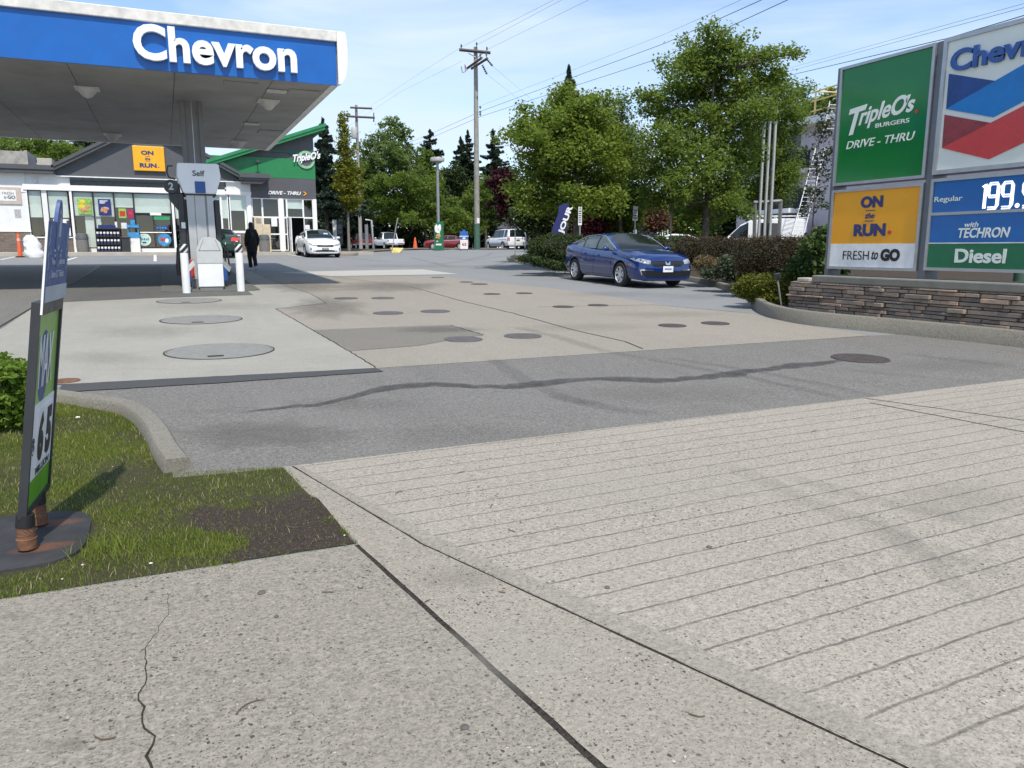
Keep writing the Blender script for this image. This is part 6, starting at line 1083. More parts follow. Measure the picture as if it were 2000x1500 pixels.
# rear pole
D2 = 84.; p = gcol(705, D2); u2 = thing('utility_pole', 'farther dark utility pole with two crossarms and a transformer behind the trees', 'utility pole', (p.x, p.y, p.z)); z2 = pt(705, 205, D2).z
b = MB(); b.tube([(p.x, p.y, p.z), (p.x, p.y, z2)], [.2, .14], 12); b.build('shaft', M_WOOD, u2, smooth=60)
arm(pt(684, 210, D2-.3), pt(727, 212, D2-.3), .10, u2); arm(pt(677, 227, D2-.3), pt(732, 230, D2-.3), .11, u2)
for px in (679, 695, 730):
    b = MB(); b.tube([pt(px, 220, D2-.3), pt(px, 238, D2-.3)], [.05, .07], 8); b.build('insulator', M_INS, u2)
q_ = pt(692, 260, D2-.5); b = MB(); b.lathe([(.3, -.55), (.33, -.5), (.33, .5), (.25, .6), (.0001, .62)], q_, 14); b.tube([q_, pt(704, 257, D2)], .05, 6); b.build('transformer', mat('transformer grey', (.4, .41, .4), .5), u2, smooth=50)
M_WIRE = mat('wire', (.11, .115, .13), .6)
def wire(name, pts, r_, label, sag=0.):
    r_ *= .62
    P_ = [Vector(q) for q in pts]; out = []
    for a, c in zip(P_[:-1], P_[1:]):
        for i in range(16): t = i/16; q = a.lerp(c, t); q.z -= sag*4*t*(1-t); out.append(q)
    out.append(P_[-1]); b = MB(); b.tube(out, r_, 5); tag(b.build(name, M_WIRE), label, 'wire', 'overhead wires at the utility pole')
near = lambda px, py, d: pt(px, py, d)
wire('overhead_wire', [pt(901, 92, D1-.3), near(1110, -15, 40), near(1420, -170, 24)], .012, 'upper left wire rising from the crossarm end to the top of the sky')
wire('overhead_wire', [pt(931, 88, D1-.3), near(1125, -15, 40), near(1440, -170, 24)], .012, 'middle wire rising from the pole tip to the top of the sky')
wire('overhead_wire', [pt(951, 97, D1-.3), near(1180, -15, 40), near(1500, -160, 24)], .012, 'right wire rising from the crossarm to the top of the sky')
wire('overhead_wire', [pt(901, 92, D1-.3), pt(815, 146, 85), pt(600, 290, 200)], .012, 'wire from the left crossarm end dropping behind towards the left')
wire('overhead_wire', [pt(901, 120, D1-.3), pt(785, 178, 90), pt(600, 300, 220)], .012, 'lower wire dropping leftward behind the utility pole')
wire('communication_cable', [near(2000, -210, 16), near(1570, -15, 26), pt(1300, 110, 41), pt(940, 227, D1), pt(840, 270, 82), pt(640, 350, 150)], .022, 'lower thick cable crossing the whole sky behind the trees')
wire('communication_cable', [near(1960, -215, 16), near(1520, -15, 26), pt(1300, 84, 41), pt(940, 217, D1), pt(840, 262, 82), pt(640, 342, 150)], .022, 'upper thick cable crossing the sky just above the lowest one')
wire('overhead_wire', [near(1940, -220, 16), near(1480, -15, 26), pt(1300, 66, 41), pt(935, 208, D1)], .010, 'thin wire above the two thick cables')
wire('overhead_wire', [pt(962, 129, D1-1.2), pt(1010, 170, D1+25), pt(1100, 245, D1+90)], .012, 'short wire falling right from the strain insulator into the trees')
wire('overhead_wire', [pt(951, 145, D1-1.2), pt(1005, 188, D1+25), pt(1090, 260, D1+90)], .012, 'lower short wire falling right from the second strain insulator')
wire('roadside_cable', [near(2500, -130, 15), near(2040, 18, 20), pt(1850, 75, 24), pt(1530, 150, 42), pt(1230, 226, 80)], .022, 'dark cable running above the green sign towards the trees'); wire('roadside_cable', [near(2500, -150, 15), near(2040, 4, 20), pt(1850, 55, 24), pt(1530, 142, 42)], .010, 'thin wire just above the dark roadside cable'); wire('roadside_cable', [near(2500, -160, 15), near(2040, -4, 20), pt(1850, 48, 24), pt(1530, 136, 42)], .008, 'faintest topmost wire above the green sign')
# street lamp
D3 = 57.; p = gcol(857, D3); t = thing('street_lamp', 'grey lot lamp post with a wide flat round lamp head', 'street lamp', (p.x, p.y, p.z)); zt_ = pt(855, 318, D3).z
b = MB(); b.tube([(p.x, p.y, p.z), (p.x, p.y, zt_)], [.13, .10], 12); b.build('post', M_GSTEEL, t, smooth=60); b = MB(); b.lathe([(.1, -.3), (.1, 0), (.3, .05), (.5, .1), (.52, .25), (.47, .36), (.0001, .38)], (p.x, p.y, zt_), 20); b.build('lamp_head', mat('lamp head grey', (.38, .38, .36), .45), t, smooth=40)
# boards at the exit
def face(px, d): 
    c = gcol(px, d); n_ = (Vector((0, 0, 0))-Vector((c.x, c.y, 0))).normalized(); r_ = Vector((-n_.y, n_.x, 0)); return c, (r_ if r_.dot(Vector((math.cos(YAW), -math.sin(YAW), 0))) > 0 else -r_), n_
def rslab(b, c, r_, n_, x0, x1, z0, z1, th=.03, off=0.):
    b.prism([c+r_*x0+Vector((0, 0, z0))+n_*off, c+r_*x1+Vector((0, 0, z0))+n_*off, c+r_*x1+Vector((0, 0, z1))+n_*off, c+r_*x0+Vector((0, 0, z1))+n_*off], n_*-th); return b
D4 = 56.; c, r_, n_ = face(857, D4); t = thing('promo_board', 'tall green advertising board with a burger picture leaning on the lamp post', 'sign', c)
b = MB(); b.prism([c+r_*-.32, c+r_*.33+Vector((0, 0, .05)), c+r_*.33+Vector((0, 0, 2.1)), c+r_*-.28+Vector((0, 0, 1.95))], n_*-.05); pb = b.build('board', mat('board green', (.01, .14, .06), .5), t)
b = MB(); 
for x in (-.36, .36): b.tube([c+r_*x, c+r_*x+Vector((0, 0, .5 if x < 0 else 2.1))], .02, 6)
b.build('stand', M_WOODD, pb)
b = MB(); q_ = c+n_*.01+Vector((0, 0, 1.5)); 
for k, (x, z, rx, rz_) in enumerate(((-.12, .05, .17, .3), (.1, .12, .16, .25), (.02, -.18, .2, .12))): b.ball(q_+r_*x+Vector((0, 0, z)), (rx, .02, rz_), 2)
b.build('white_lettering_blob' if False else 'print', M_PWHITE, pb, smooth=60); b = MB(); q_ = c+n_*.01+Vector((0, 0, .98))
for x, z, rx, rz_ in ((.05, .08, .26, .12), (.0, -.06, .24, .08)): b.ball(q_+r_*x+Vector((0, 0, z)), (rx, .02, rz_), 2)
b.build('burger_picture', mat('burger tan', (.55, .3, .1), .6, var=.5, vs=9), pb, smooth=60); b = MB(); rslab(b, c, r_, n_, -.2, .2, .38, .5, .01, .012); rslab(b, c, r_, n_, -.15, -.05, .62, .70, .01, .012); b.build('white_text_bar', M_PWHITE, pb)
c, r_, n_ = face(906.5, 57); t = thing('price_board', 'small blue and white board with red figures beside the wooden pole', 'sign', c)
b = MB(); rslab(b, c, r_, n_, -.28, .28, .12, .78); wb = b.build('white_panel', M_PWHITE, t); b = MB(); rslab(b, c, r_, n_, -.30, .30, .78, 1.38); rslab(b, c, r_, n_, -.1, .1, 1.38, 1.5); bb = b.build('blue_panel', mat('board blue', (.03, .12, .4), .5), t); b = MB(); rslab(b, c, r_, n_, -.33, .33, 1.0, 1.06, .01, .012); rslab(b, c, r_, n_, -.1, .1, .82, .95, .01, .012); b.build('white_bar', M_PWHITE, bb)
b = MB(); rslab(b, c, r_, n_, -.26, -.22, 0, .12); rslab(b, c, r_, n_, .22, .26, 0, .12); b.build('leg', M_DPL, t); text_at('65', c+r_*-.15+Vector((0, 0, .35))+n_*.002, r_, (0, 0, 1), .32, .22, M_PRED, wb, ext=.008, bold=.03)
c, r_, n_ = face(660, 52); t = thing('menu_board', 'white and dark drive through order board by the thin street tree', 'menu board', c); b = MB(); rslab(b, c, r_, n_, -.28, -.03, 0, 2.05, .3); b.build('white_column', M_PWHITE, t); b = MB(); rslab(b, c, r_, n_, -.03, .36, .35, 2.02, .2, -.05); db = b.build('dark_panel', M_DPL, t); b = MB()
for z0, z1 in ((1.45, 1.75), (1.15, 1.38), (.5, 1.0)): rslab(b, c, r_, n_, .02, .32, z0, z1, .01, -.04)
b.build('menu_panel', mat('menu grey', (.12, .14, .15), .4, var=.5, vs=9), db)
def sign_post(name, px, d, ytop, ybot, wpx, label, m=None, text=None):
    c, r_, n_ = face(px, d); t = thing(name, label, 'sign', c); z0, z1 = pt(px, ybot, d).z, pt(px, ytop, d).z; w = wpx*d/1500/2
    b = MB(); b.tube([c, c+Vector((0, 0, z1-c.z))], .03, 8); b.build('post', M_GSTEEL, t); b = MB(); cc_ = Vector((c.x, c.y, 0)); rslab(b, cc_, r_, n_, -w, w, z0, z1, .01, .045); pl = b.build('plate', m or M_PWHITE, t)
    if text:
        h = z1-z0; b = MB()
        for k in range(text): rslab(b, cc_, r_, n_, -w*.7, w*.7, z0+h*(.15+.7*k/text), z0+h*(.15+.7*k/text+.3/text), .006, .052)
        b.build('print', M_DGREY, pl)
    return t
sign_post('traffic_sign', 1006, 44, 415, 429, 9, 'small white traffic plate on a thin post by the white minivan'); sign_post('banner_sign', 1132, 27.5, 404, 440, 7, 'narrow white hanging sign on a pole behind the blue car', text=6); sign_post('parking_sign', 1239, 30, 403, 431, 9, 'grey parking sign on a dark post behind the blue car', mat('grey plate', (.4, .41, .4), .5), 4); sign_post('lane_sign', 1309, 32, 398, 420, 9, 'grey plate on a pole at right of the white pickup', mat('grey plate back', (.3, .31, .31), .5))
# feather banner with the visible word part
c, r_, n_ = face(1092, 27); t = thing('feather_banner', 'leaning navy feather flag reading JOUR among the trees', 'banner', c)
c0 = pt(1088, 456, 27); q0, q1, q2, q3 = pt(1074, 462, 27), pt(1101, 462, 27), pt(1110, 408, 27), pt(1091, 416, 27); tp = pt(1109, 396, 27)
b = MB(); pl = [q0, q1, q1.lerp(q2, .5)+r_*.04, q2, tp, q3+Vector((0, 0, .25)), q3, q0.lerp(q3, .5)-r_*.02]; b.prism(pl, n_*-.015); fb = b.build('flag', mat('navy flag', (.012, .018, .12), .6, var=.15, vs=5), t); b = MB(); b.tube([gcol(1104, 27), pt(1108, 430, 27), pt(1111, 404, 27), pt(1110, 393, 27)], .015, 6); b.build('pole', M_DPL, t)
ud = (q3-q0).normalized(); rd = Vector((ud.z*r_.x, ud.z*r_.y, -ud.dot(r_))).normalized()
text_at('JOUR', q0.lerp(q1, .30)+ud*.05+n_*.004+r_*.33, ud, -rd, 1.0, .24, M_PWHITE, fb, ext=.006, bold=.045)
# grey frame with three tall poles
p = gcol(1498, 31); t = thing('pole_frame', 'grey rectangular frame with three tall thin poles rising above the hedge', 'frame', p)
D5 = 31.; b = MB(); 
for a, c in (((1473, 470), (1475, 394)), ((1521, 472), (1525, 391)), ((1472, 396), (1527, 393))): b.tube([pt(*a, D5), pt(*c, D5)], .075, 4)
b.build('frame', mat('frame grey', (.22, .225, .225), .5, .2), t); b = MB(); q_ = [pt(1478, 470, D5), pt(1522, 472, D5), pt(1522, 436, D5), pt(1480, 435, D5)]; b.prism(q_, (.02, .03, 0)); b.build('infill_panel', M_DGREY, t)
for a, c in (((1481, 470), (1493, 242)), ((1492, 470), (1504, 240)), ((1503, 470), (1515, 241))):
    b = MB(); b.tube([pt(*a, D5-.1), pt(*c, D5-.1)], .055, 10); b.tube([pt(c[0], c[1], D5-.1), pt(c[0], c[1]-3, D5-.1)], .075, 10); b.build('tall_pole', mat('pole zinc', (.42, .43, .41), .45, .3), t, smooth=60)
# cone, drums, chevrons by the exit
c = gcol(811, 62); t = thing('traffic_cone', 'orange traffic cone on the grass beyond the exit kerb', 'traffic cone', c, local=True); b = MB(); b.lathe([(.2, .04), (.05, .95), (.0001, .97)], n=14); b.build('cone', M_ORANGE, t, smooth=50); b = MB(); b.box((0, 0, .02), (.5, .5, .04)); b.build('base', M_BLACK, t)
c = at(776, 493.5); t = thing('yellow_barrier_foot', 'yellow curved kerb marker with a thin leaning rod', 'marker', c); b = MB(); b.prism([(c.x-.35, c.y, c.z), (c.x+.05, c.y-.35, c.z), (c.x+.45, c.y+.1, c.z+.3), (c.x-.4, c.y+.2, c.z+.32)], (.05, .35, .0)); b.build('foot', mat('pale yellow', (.62, .48, .16), .6), t); b = MB(); b.tube([c+Vector((-.35, 0, .2)), c+Vector((.3, .8, 2.2))], .03, 6); b.build('rod', M_GSTEEL, t)
for px, d, h, lb in ((717, 60, 1.9, 'pair of grey vertical posts beside the red pickup'),):
    c = gcol(px, d); t = thing('height_bar_post', lb, 'post', c); b = MB(); b.tube([c, c+Vector((0, 0, h))], .13, 10); b.build('post', M_GSTEEL, t); b = MB(); e = c+Vector((.45, -.2, 0)); b.tube([e, e+Vector((-.1, 0, h+.3)), e+Vector((-.5, .2, h+.35))], .09, 8); b.build('bent_post', M_GSTEEL, t, smooth=60)
# ================================================================ PINK BUILDING
D6 = 50.; c = gcol(1578, D6); pb_ = thing('apartment_building', 'pale pink three storey building with white roof edge and balconies behind the sign', 'building', c)
M_PINK = mat('pink stucco', (.62, .55, .58), .8, var=.05, vs=2); zt_ = pt(1578, 246, D6).z; ang = R(-10)
ex = Vector((math.cos(ang), math.sin(ang), 0)); ey = Vector((-math.sin(ang), math.cos(ang), 0)) # ey runs back along the long side
def pbx(b, x0, x1, y0, y1, z0, z1):
    q_ = [c+ex*x+ey*y for x, y in ((x0, y0), (x1, y0), (x1, y1), (x0, y1))]; b.prism([(v.x, v.y, z0) for v in q_], (0, 0, z1-z0)); return b
g0 = c.z
b = MB(); pbx(b, 0, 14, -18, 9, g0-.5, zt_); b.build('wall', M_PINK, pb_)
b = MB(); pbx(b, -.9, 14.6, -18.5, 9.8, zt_, zt_+.45); b.build('roof_edge', mat('white roof edge', (.7, .69, .67), .5), pb_); b = MB(); pbx(b, -.6, 14, -18, 9.4, zt_+.45, zt_+.55); b.build('roof_membrane', M_DGREY, pb_)
for zc in (pt(1578, 336, D6).z, pt(1578, 415, D6).z):
    b = MB(); pbx(b, -1.3, 0, .4, 6, zc, zc+.28); bl_ = b.build('balcony', M_TRIMW, pb_); b = MB(); pbx(b, -1.28, -1.22, .42, 6, zc+.28, zc+1.4); pbx(b, -1.22, 0, .42, .48, zc+.28, zc+1.4); b.build('glass_rail', mat('smoked glass', (.03, .04, .045), .08), bl_)
for z_ in (g0+1.2, g0+4.1, g0+7.0):
    b = MB(); pbx(b, -.02, .05, 1.5, 4.5, z_, z_+1.7); b.build('window', M_CGLASS, pb_)
# yellow guard rail on the roof
gr_ = thing('roof_guardrail', 'yellow scaffold guard rail standing on the pink building roof', 'guardrail', c+ex*1); b = MB(); zr_ = zt_+.5
M_GY = mat('yellow rail', (.72, .55, .2), .5); y0, y1 = 0.3, 5.8
for y in (y0, 3, y1): b.tube([c+ex*-.3+ey*(y-6)+Vector((0, 0, zr_-c.z)), c+ex*-.3+ey*(y-6)+Vector((0, 0, zr_+1.5-c.z))], .055, 6)
for h in (.35, .95, 1.5): b.tube([c+ex*-.3+ey*(y0-6.2)+Vector((0, 0, zr_+h-c.z)), c+ex*-.3+ey*(y1-5.6)+Vector((0, 0, zr_+h-c.z))], .05, 6)
b.tube([c+ex*-.3+ey*(y1-6)+Vector((0, 0, zr_+1.5-c.z)), c+ex*1.8+ey*(y1-6)+Vector((0, 0, zr_+1.5-c.z))], .05, 6); b.build('rail', M_GY, gr_)
def ladder(label, a0, a1, d0, d1, w, n, par=None):
    q0, q1 = pt(*a0, d0), pt(*a1, d1); t = thing('ladder', label, 'ladder', q0, group='white ladders at the pink building'); rr = Vector((math.cos(YAW), -math.sin(YAW), 0))*w/2; b = MB()
    for s in (-1, 1): b.tube([q0+rr*s*1.25, q1+rr*s], .03, 4)
    b.build('rails', M_TRIMW, t); b = MB()
    for k in range(1, n): m_ = q0.lerp(q1, k/n); b.tube([m_-rr, m_+rr], .016, 5)
    b.build('rungs', M_TRIMW, t)
ladder('long white ladder leaning up the pink wall from the hedge', (1557, 465), (1602, 290), 46, 47, .55, 22); ladder('short white ladder top sticking above the pink building roof', (1620, 258), (1630, 198), 43, 43, .5, 9)
c = gcol(1000, 92); b = MB(); hb = thing('white_house', 'low white house with dark roof behind the white minivan', 'house', c); rr = Vector((math.cos(YAW), -math.sin(YAW), 0)); ff = Vector((math.sin(YAW), math.cos(YAW), 0))
def hq(x, y, z): return c+rr*x+ff*y+Vector((0, 0, z))
b.prism([hq(-1, 0, 0), hq(9, 0, 0), hq(9, 0, 2.6), hq(-1, 0, 2.6)], ff*6); b.build('wall', M_WALLW, hb); b = MB(); b.prism([hq(-1.8, -.6, 2.4), hq(9.6, -.6, 2.4), hq(8, 2.6, 4.6), hq(1, 2.6, 4.6)], ff*1.2); b.build('roof', M_DGREY, hb)
# ================================================================ TREES AND SHRUBS
M_BARK = mat('bark', (.10, .085, .07), .9, var=.35, vs=8, bump=.6, bs=20); M_BARKP = mat('pale bark', (.2, .18, .16), .85, var=.25, vs=8)
M_MAPLE = leafmat('maple leaves', (.075, .12, .022), (.25, .31, .055), .48); M_MAPLE2 = leafmat('tall maple leaves', (.07, .115, .025), (.22, .28, .06), .48); M_BROAD = leafmat('broadleaf', (.06, .105, .022), (.19, .25, .05), .45); M_PALEB = leafmat('pale broadleaf', (.065, .11, .04), (.17, .23, .075), .42)  # the tallest maple gets slightly duller leaf colours
M_CONIF = leafmat('conifer needles', (.03, .05, .032), (.07, .10, .055), .2); M_CONIF2 = leafmat('blue conifer needles', (.03, .05, .038), (.075, .105, .07), .15); M_PURP = leafmat('purple leaves', (.03, .006, .012), (.075, .014, .024), .25); M_YGRN = leafmat('yellow green leaves', (.12, .14, .014), (.24, .23, .035), .32); M_HEDGE = leafmat('dark hedge leaves', (.03, .05, .016), (.07, .10, .03), .22); M_BARB = leafmat('barberry leaves', (.045, .038, .02), (.10, .074, .04), .2)
M_JUNI = leafmat('golden juniper', (.08, .11, .014), (.21, .20, .032), .22); M_RHODO = leafmat('glossy shrub leaves', (.03, .065, .015), (.10, .15, .04), .2); M_BOX = leafmat('bright shrub leaves', (.06, .12, .012), (.19, .28, .04), .35); M_CORE = mat('dark shade core', (.016, .018, .010), .95, var=.4, vs=12); M_SAPL = leafmat('bronze green leaves', (.03, .05, .02), (.10, .12, .05), .25); M_GREY = leafmat('grey green leaves', (.04, .055, .03), (.10, .125, .065), .2)
def leafcloud(pos, size, r, aspect=.62, up=.45, droop=0.):
    n = len(pos); nr = r.normal(size=(n, 3)); nr[:, 2] = np.abs(nr[:, 2])+up; nr /= np.linalg.norm(nr, axis=1)[:, None]
    t = r.normal(size=(n, 3)); t[:, 2] -= droop; t -= nr*(t*nr).sum(1)[:, None]; t /= np.linalg.norm(t, axis=1)[:, None]; s = np.cross(nr, t)
    L_ = size*r.uniform(.6, 1.35, n)[:, None]; w = L_*aspect*.5
    V = np.stack([pos-t*L_*.5, pos+s*w+nr*L_*.06, pos+t*L_*.5-nr*L_*.10, pos-s*w+nr*L_*.06], 1).reshape(-1, 3); return V, np.arange(n*4).reshape(-1, 4)
def blobpts(blobs, n, r, clus, sig, power=.45):
    # blobs: (centre, (rx, ry, rz)); clusters on and in each blob, leaves around each cluster
    vol = np.array([b_[1][0]*b_[1][2]+.01 for b_ in blobs]); vol /= vol.sum(); out = []
    for (c, rad), f in zip(blobs, vol):
        m = max(3, int(n*f/clus)); d = r.normal(size=(m, 3)); d /= np.linalg.norm(d, axis=1)[:, None]; k = r.random(m)**power
        cc = np.array(c)+d*k[:, None]*np.array(rad); pp = np.repeat(cc, clus, 0)+r.normal(size=(m*clus, 3))*sig*np.array((1, 1, .7)); out.append(pp)
    return np.concatenate(out)
def pxblobs(bl, d, r, flat=.8, jit=.0):
    out = []
    for q in bl:
        px, py, rx, ry = q[:4]; dd = d+(q[4] if len(q) > 4 else r.uniform(-jit, jit)); c = pt(px, py, dd); s = dd/F; out.append((tuple(c), (rx*s, max(rx*s*flat, .2), ry*s)))
    return out
def tree(name, label, base, d, top, bl, n, size, m, rad, seed, clus=14, sig=.22, jit=.8, bark=None, group=None, droop=0., lean=0., flat=.8, trunk=True, limbs=True, sprays=3):
    r = np.random.default_rng(seed); p = gcol(base, d); t = thing(name, label, 'tree', p, group=group); bs = pxblobs(bl, d, r, flat, jit)
    if sprays:                           # twig sprays that break the outline
        extra = []
        for c, rd in bs:
            for k in range(sprays):
                v = r.normal(size=3); v /= np.linalg.norm(v); v[2] = abs(v[2])*.8+.1 if r.random() < .7 else v[2]; s_ = r.uniform(.16, .34); extra.append((tuple(np.array(c)+v*np.array(rd)*r.uniform(.95, 1.35)), (rd[0]*s_, rd[1]*s_, rd[2]*s_*1.2)))
        bs_l = bs+extra
    else: bs_l = bs
    if trunk:
        tp = pt(top[0], top[1], d); b = MB(); pts = [p.lerp(tp, k/7)+Vector((math.sin(k*1.7+seed)*.05*k/7*rad*10, math.cos(k*1.3+seed)*.05*k/7*rad*10, 0)) for k in range(8)]; pts[0].z -= .1
        b.tube(pts, [rad*1.25]+[rad*(1-.85*k/7) for k in range(1, 8)], 10)
        if limbs:
            for c, rd in bs:
                c = Vector(c); h = min(max((c.z-rd[2]*.8-p.z)/(max(.1, tp.z-p.z)), .22), .95); s0 = p.lerp(tp, h); md = s0.lerp(c, .5)+Vector((0, 0, -.08*(c-s0).length)); b.tube([s0, md, c], [rad*(1-.8*h)*.6, rad*.3, rad*.1], 6)
                for k in range(3):
                    e = c+Vector(r.normal(size=3))*.6*Vector(rd).length*.5; b.tube([md.lerp(c, .4+.2*k), e], [rad*.18, rad*.05], 5)
        b.build('trunk', bark or M_BARK, t, smooth=60)
    V, Fc = leafcloud(blobpts(bs_l, n, r, clus, sig), size, r, droop=droop); npmesh('crown', V, Fc, m, t); return t
def conifer(name, label, px, d, ytop, ybot, hw, m, seed, n=16000, size=.16, droop=.25, trunk=True, group=None, power=1., gap=.35, wide=None):
    r = np.random.default_rng(seed); p = gcol(px, d); t = thing(name, label, 'tree', p, group=group); tp = pt(px, ytop, d); zb = pt(px, ybot, d).z; H_ = tp.z-zb; W_ = hw*1.7*d/F
    b = MB(); b.tube([p, Vector((p.x, p.y, tp.z-.1))], [.03*H_*.5+.08, .02], 8); b.build('trunk', M_BARK, t, smooth=60)
    P_ = []; k = 0; nb = int(H_/(.30+.0035*d))+4
    while k < nb:
        nbr = int(6+8*(1-k/nb))
        for j in range(nbr):
            h = min(.985, max(0, (k+r.uniform(-.8, .8))/nb)); L0 = W_*max(.02, (1-h))**power; m_ = max(5, int(n/nb/nbr*3.8*(.2+1.4*(1-h))))
            a = r.uniform(0, 2*PI); ln = L0*r.uniform(1-gap*1.5, 1.15); s = r.random(m_)**.8; w = (r.random(m_)-.5)*.6*ln*(1-s*.8); x = s*ln
            zz = zb+H_*h-droop*x+.22*ln*s*s+r.normal(size=m_)*.07-np.abs(w)*.35; P_.append(np.stack([p.x+np.cos(a)*x-np.sin(a)*w, p.y+np.sin(a)*x+np.cos(a)*w, zz], 1))
        k += 1
    P_.append(np.stack([np.full(14, p.x)+r.normal(size=14)*.03, np.full(14, p.y)+r.normal(size=14)*.03, tp.z-np.arange(14)*.09], 1))
    P_ = np.concatenate(P_); V, Fc = leafcloud(P_, size*1.15, r, .38, .8, droop=.8); npmesh('crown', V, Fc, m, t); return t
def shrub(name, label, cat, d, bl, n, size, m, seed, core=True, clus=10, sig=.06, jit=.2, flat=.9, group=None, power=.16, aspect=.62, coref=.86, droop=0.):
    r = np.random.default_rng(seed); bs = pxblobs(bl, d, r, flat, jit); c0 = bs[0][0]; t = thing(name, label, cat, (c0[0], c0[1], G(c0[1])), group=group)
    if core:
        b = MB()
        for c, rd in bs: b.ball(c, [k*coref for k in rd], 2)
        o = b.build('twigs', M_CORE, t, smooth=60)  # solid dark core closing the foliage; its inner shade is put into the colour
    P_ = blobpts(bs, n, r, clus, sig, power); g = np.minimum(P_[:, 1], VFLAT)*SL+.06; P_ = P_[P_[:, 2] > g]
    V, Fc = leafcloud(P_, size, r, aspect, .3, droop=droop); npmesh('foliage', V, Fc, m, t); return t
# --- street trees in front
tree('maple_tree', 'round topped green maple rising behind the dark hedge left of the blue car', 1127, 29, (1122, 215), [(1100, 205, 42, 26), (1150, 215, 40, 28), (1065, 240, 42, 32), (1120, 250, 60, 38), (1180, 250, 34, 34), (1035, 275, 42, 30), (1085, 295, 60, 38), (1150, 300, 60, 40), (1205, 300, 34, 40), (1015, 258, 22, 12), (1050, 335, 50, 34), (1110, 350, 60, 40), (1175, 350, 50, 40), (1030, 370, 34, 26), (1075, 390, 48, 30), (1135, 395, 50, 30), (1190, 395, 36, 26), (1045, 410, 26, 16)], 36000, .135, M_MAPLE, .14, 31, jit=1.1, clus=30, sig=.17)
tree('maple_tree', 'tallest broad maple in the middle of the island, with open upper branches', 1375, 30, (1398, 110), [(1396, 75, 30, 26), (1378, 110, 42, 30), (1425, 95, 32, 24), (1350, 140, 42, 34), (1410, 145, 50, 36), (1455, 125, 26, 20), (1310, 130, 30, 14), (1330, 185, 46, 32), (1395, 195, 56, 40), (1460, 175, 40, 30), (1495, 110, 30, 14), (1535, 105, 24, 10), (1500, 150, 34, 18), (1290, 215, 40, 22), (1262, 190, 22, 12), (1345, 245, 60, 40), (1420, 250, 56, 40), (1480, 225, 40, 26), (1300, 285, 56, 36), (1370, 305, 60, 40), (1440, 305, 50, 40), (1280, 330, 44, 32), (1335, 360, 56, 36), (1410, 365, 56, 36), (1290, 385, 36, 22), (1365, 405, 50, 24), (1430, 405, 30, 24)], 42000, .135, M_MAPLE2, .16, 32, jit=1.2, clus=30, sig=.17)
tree('young_tree', 'slender grey green tree between the two maples', 1212, 34, (1214, 190), [(1216, 205, 10, 20), (1210, 232, 18, 20), (1200, 262, 30, 26), (1230, 268, 24, 22), (1215, 300, 40, 30), (1240, 310, 30, 28), (1215, 345, 44, 30), (1240, 370, 34, 30), (1205, 385, 30, 26), (1170, 215, 20, 10)], 14000, .12, M_PALEB, .09, 33, clus=14, sig=.2)
tree('background_tree', 'green tree filling the gap right of the tallest maple', 1500, 40, (1515, 160), [(1515, 175, 40, 26), (1550, 185, 30, 22), (1490, 215, 50, 34), (1535, 225, 34, 34), (1510, 265, 50, 40), (1480, 300, 44, 40), (1525, 310, 36, 40), (1500, 350, 60, 40), (1530, 365, 26, 30), (1470, 375, 44, 34)], 24000, .14, M_BROAD, .16, 34, jit=1.5, clus=26)
tree('background_tree', 'tree crown showing behind the pink building roof', 1610, 68, (1615, 200), [(1600, 215, 40, 22), (1640, 205, 44, 24), (1575, 235, 34, 26), (1620, 245, 60, 30)], 8000, .28, M_BROAD, .2, 35, jit=1.5)
tree('sapling_tree', 'small bronze green sapling in front of the pink wall', 1583, 31, (1600, 270), [(1612, 225, 14, 16), (1600, 262, 18, 22), (1622, 265, 12, 22), (1595, 300, 28, 18), (1622, 310, 14, 20), (1588, 330, 20, 14), (1612, 350, 18, 20), (1592, 385, 20, 14), (1575, 375, 10, 10), (1600, 405, 16, 12), (1578, 412, 8, 8)], 900, .13, M_SAPL, .04, 36, clus=7, sig=.12, jit=.3)
# --- beyond the lot
p = at(682, 493)
tree('columnar_tree', 'narrow yellow green columnar tree on a thin bare trunk beside the restaurant', 682, 51, (672, 235), [(671, 235, 4, 16), (671, 255, 6, 18), (672, 278, 9, 20), (674, 305, 13, 22), (678, 330, 22, 24), (681, 352, 27, 24), (683, 374, 23, 22), (685, 393, 16, 14), (686, 405, 8, 8)], 9000, .17, M_YGRN, .10, 41, clus=8, sig=.13, jit=.1, bark=M_BARKP, limbs=False)
tree('roadside_tree', 'tall leafy green tree right behind the columnar tree', 775, 92, (762, 250), [(763, 245, 16, 14), (748, 268, 28, 20), (785, 262, 20, 18), (725, 300, 34, 26), (765, 300, 38, 28), (800, 305, 24, 24), (715, 340, 40, 30), (760, 345, 50, 34), (800, 345, 30, 30), (720, 380, 40, 30), (770, 390, 50, 30)], 20000, .32, M_PALEB, .2, 42, jit=1.6)
tree('roadside_tree', 'low layered bright green tree under the taller one by the lot exit', 866, 90, (790, 350), [(745, 360, 40, 14), (790, 352, 44, 16), (830, 365, 34, 16), (740, 395, 44, 16), (790, 395, 50, 20), (840, 395, 40, 20), (760, 420, 50, 16), (815, 425, 50, 18), (865, 410, 36, 20), (860, 440, 40, 16), (890, 430, 34, 22)], 17000, .29, M_BROAD, .2, 43, jit=1.8)
tree('roadside_tree', 'bright green tree just behind the utility pole', 950, 95, (945, 360), [(945, 365, 26, 20), (965, 385, 24, 20), (930, 400, 34, 22), (970, 410, 30, 20), (905, 420, 30, 22), (945, 430, 40, 20), (915, 445, 40, 16)], 10000, .29, M_BROAD, .2, 44, jit=1.)
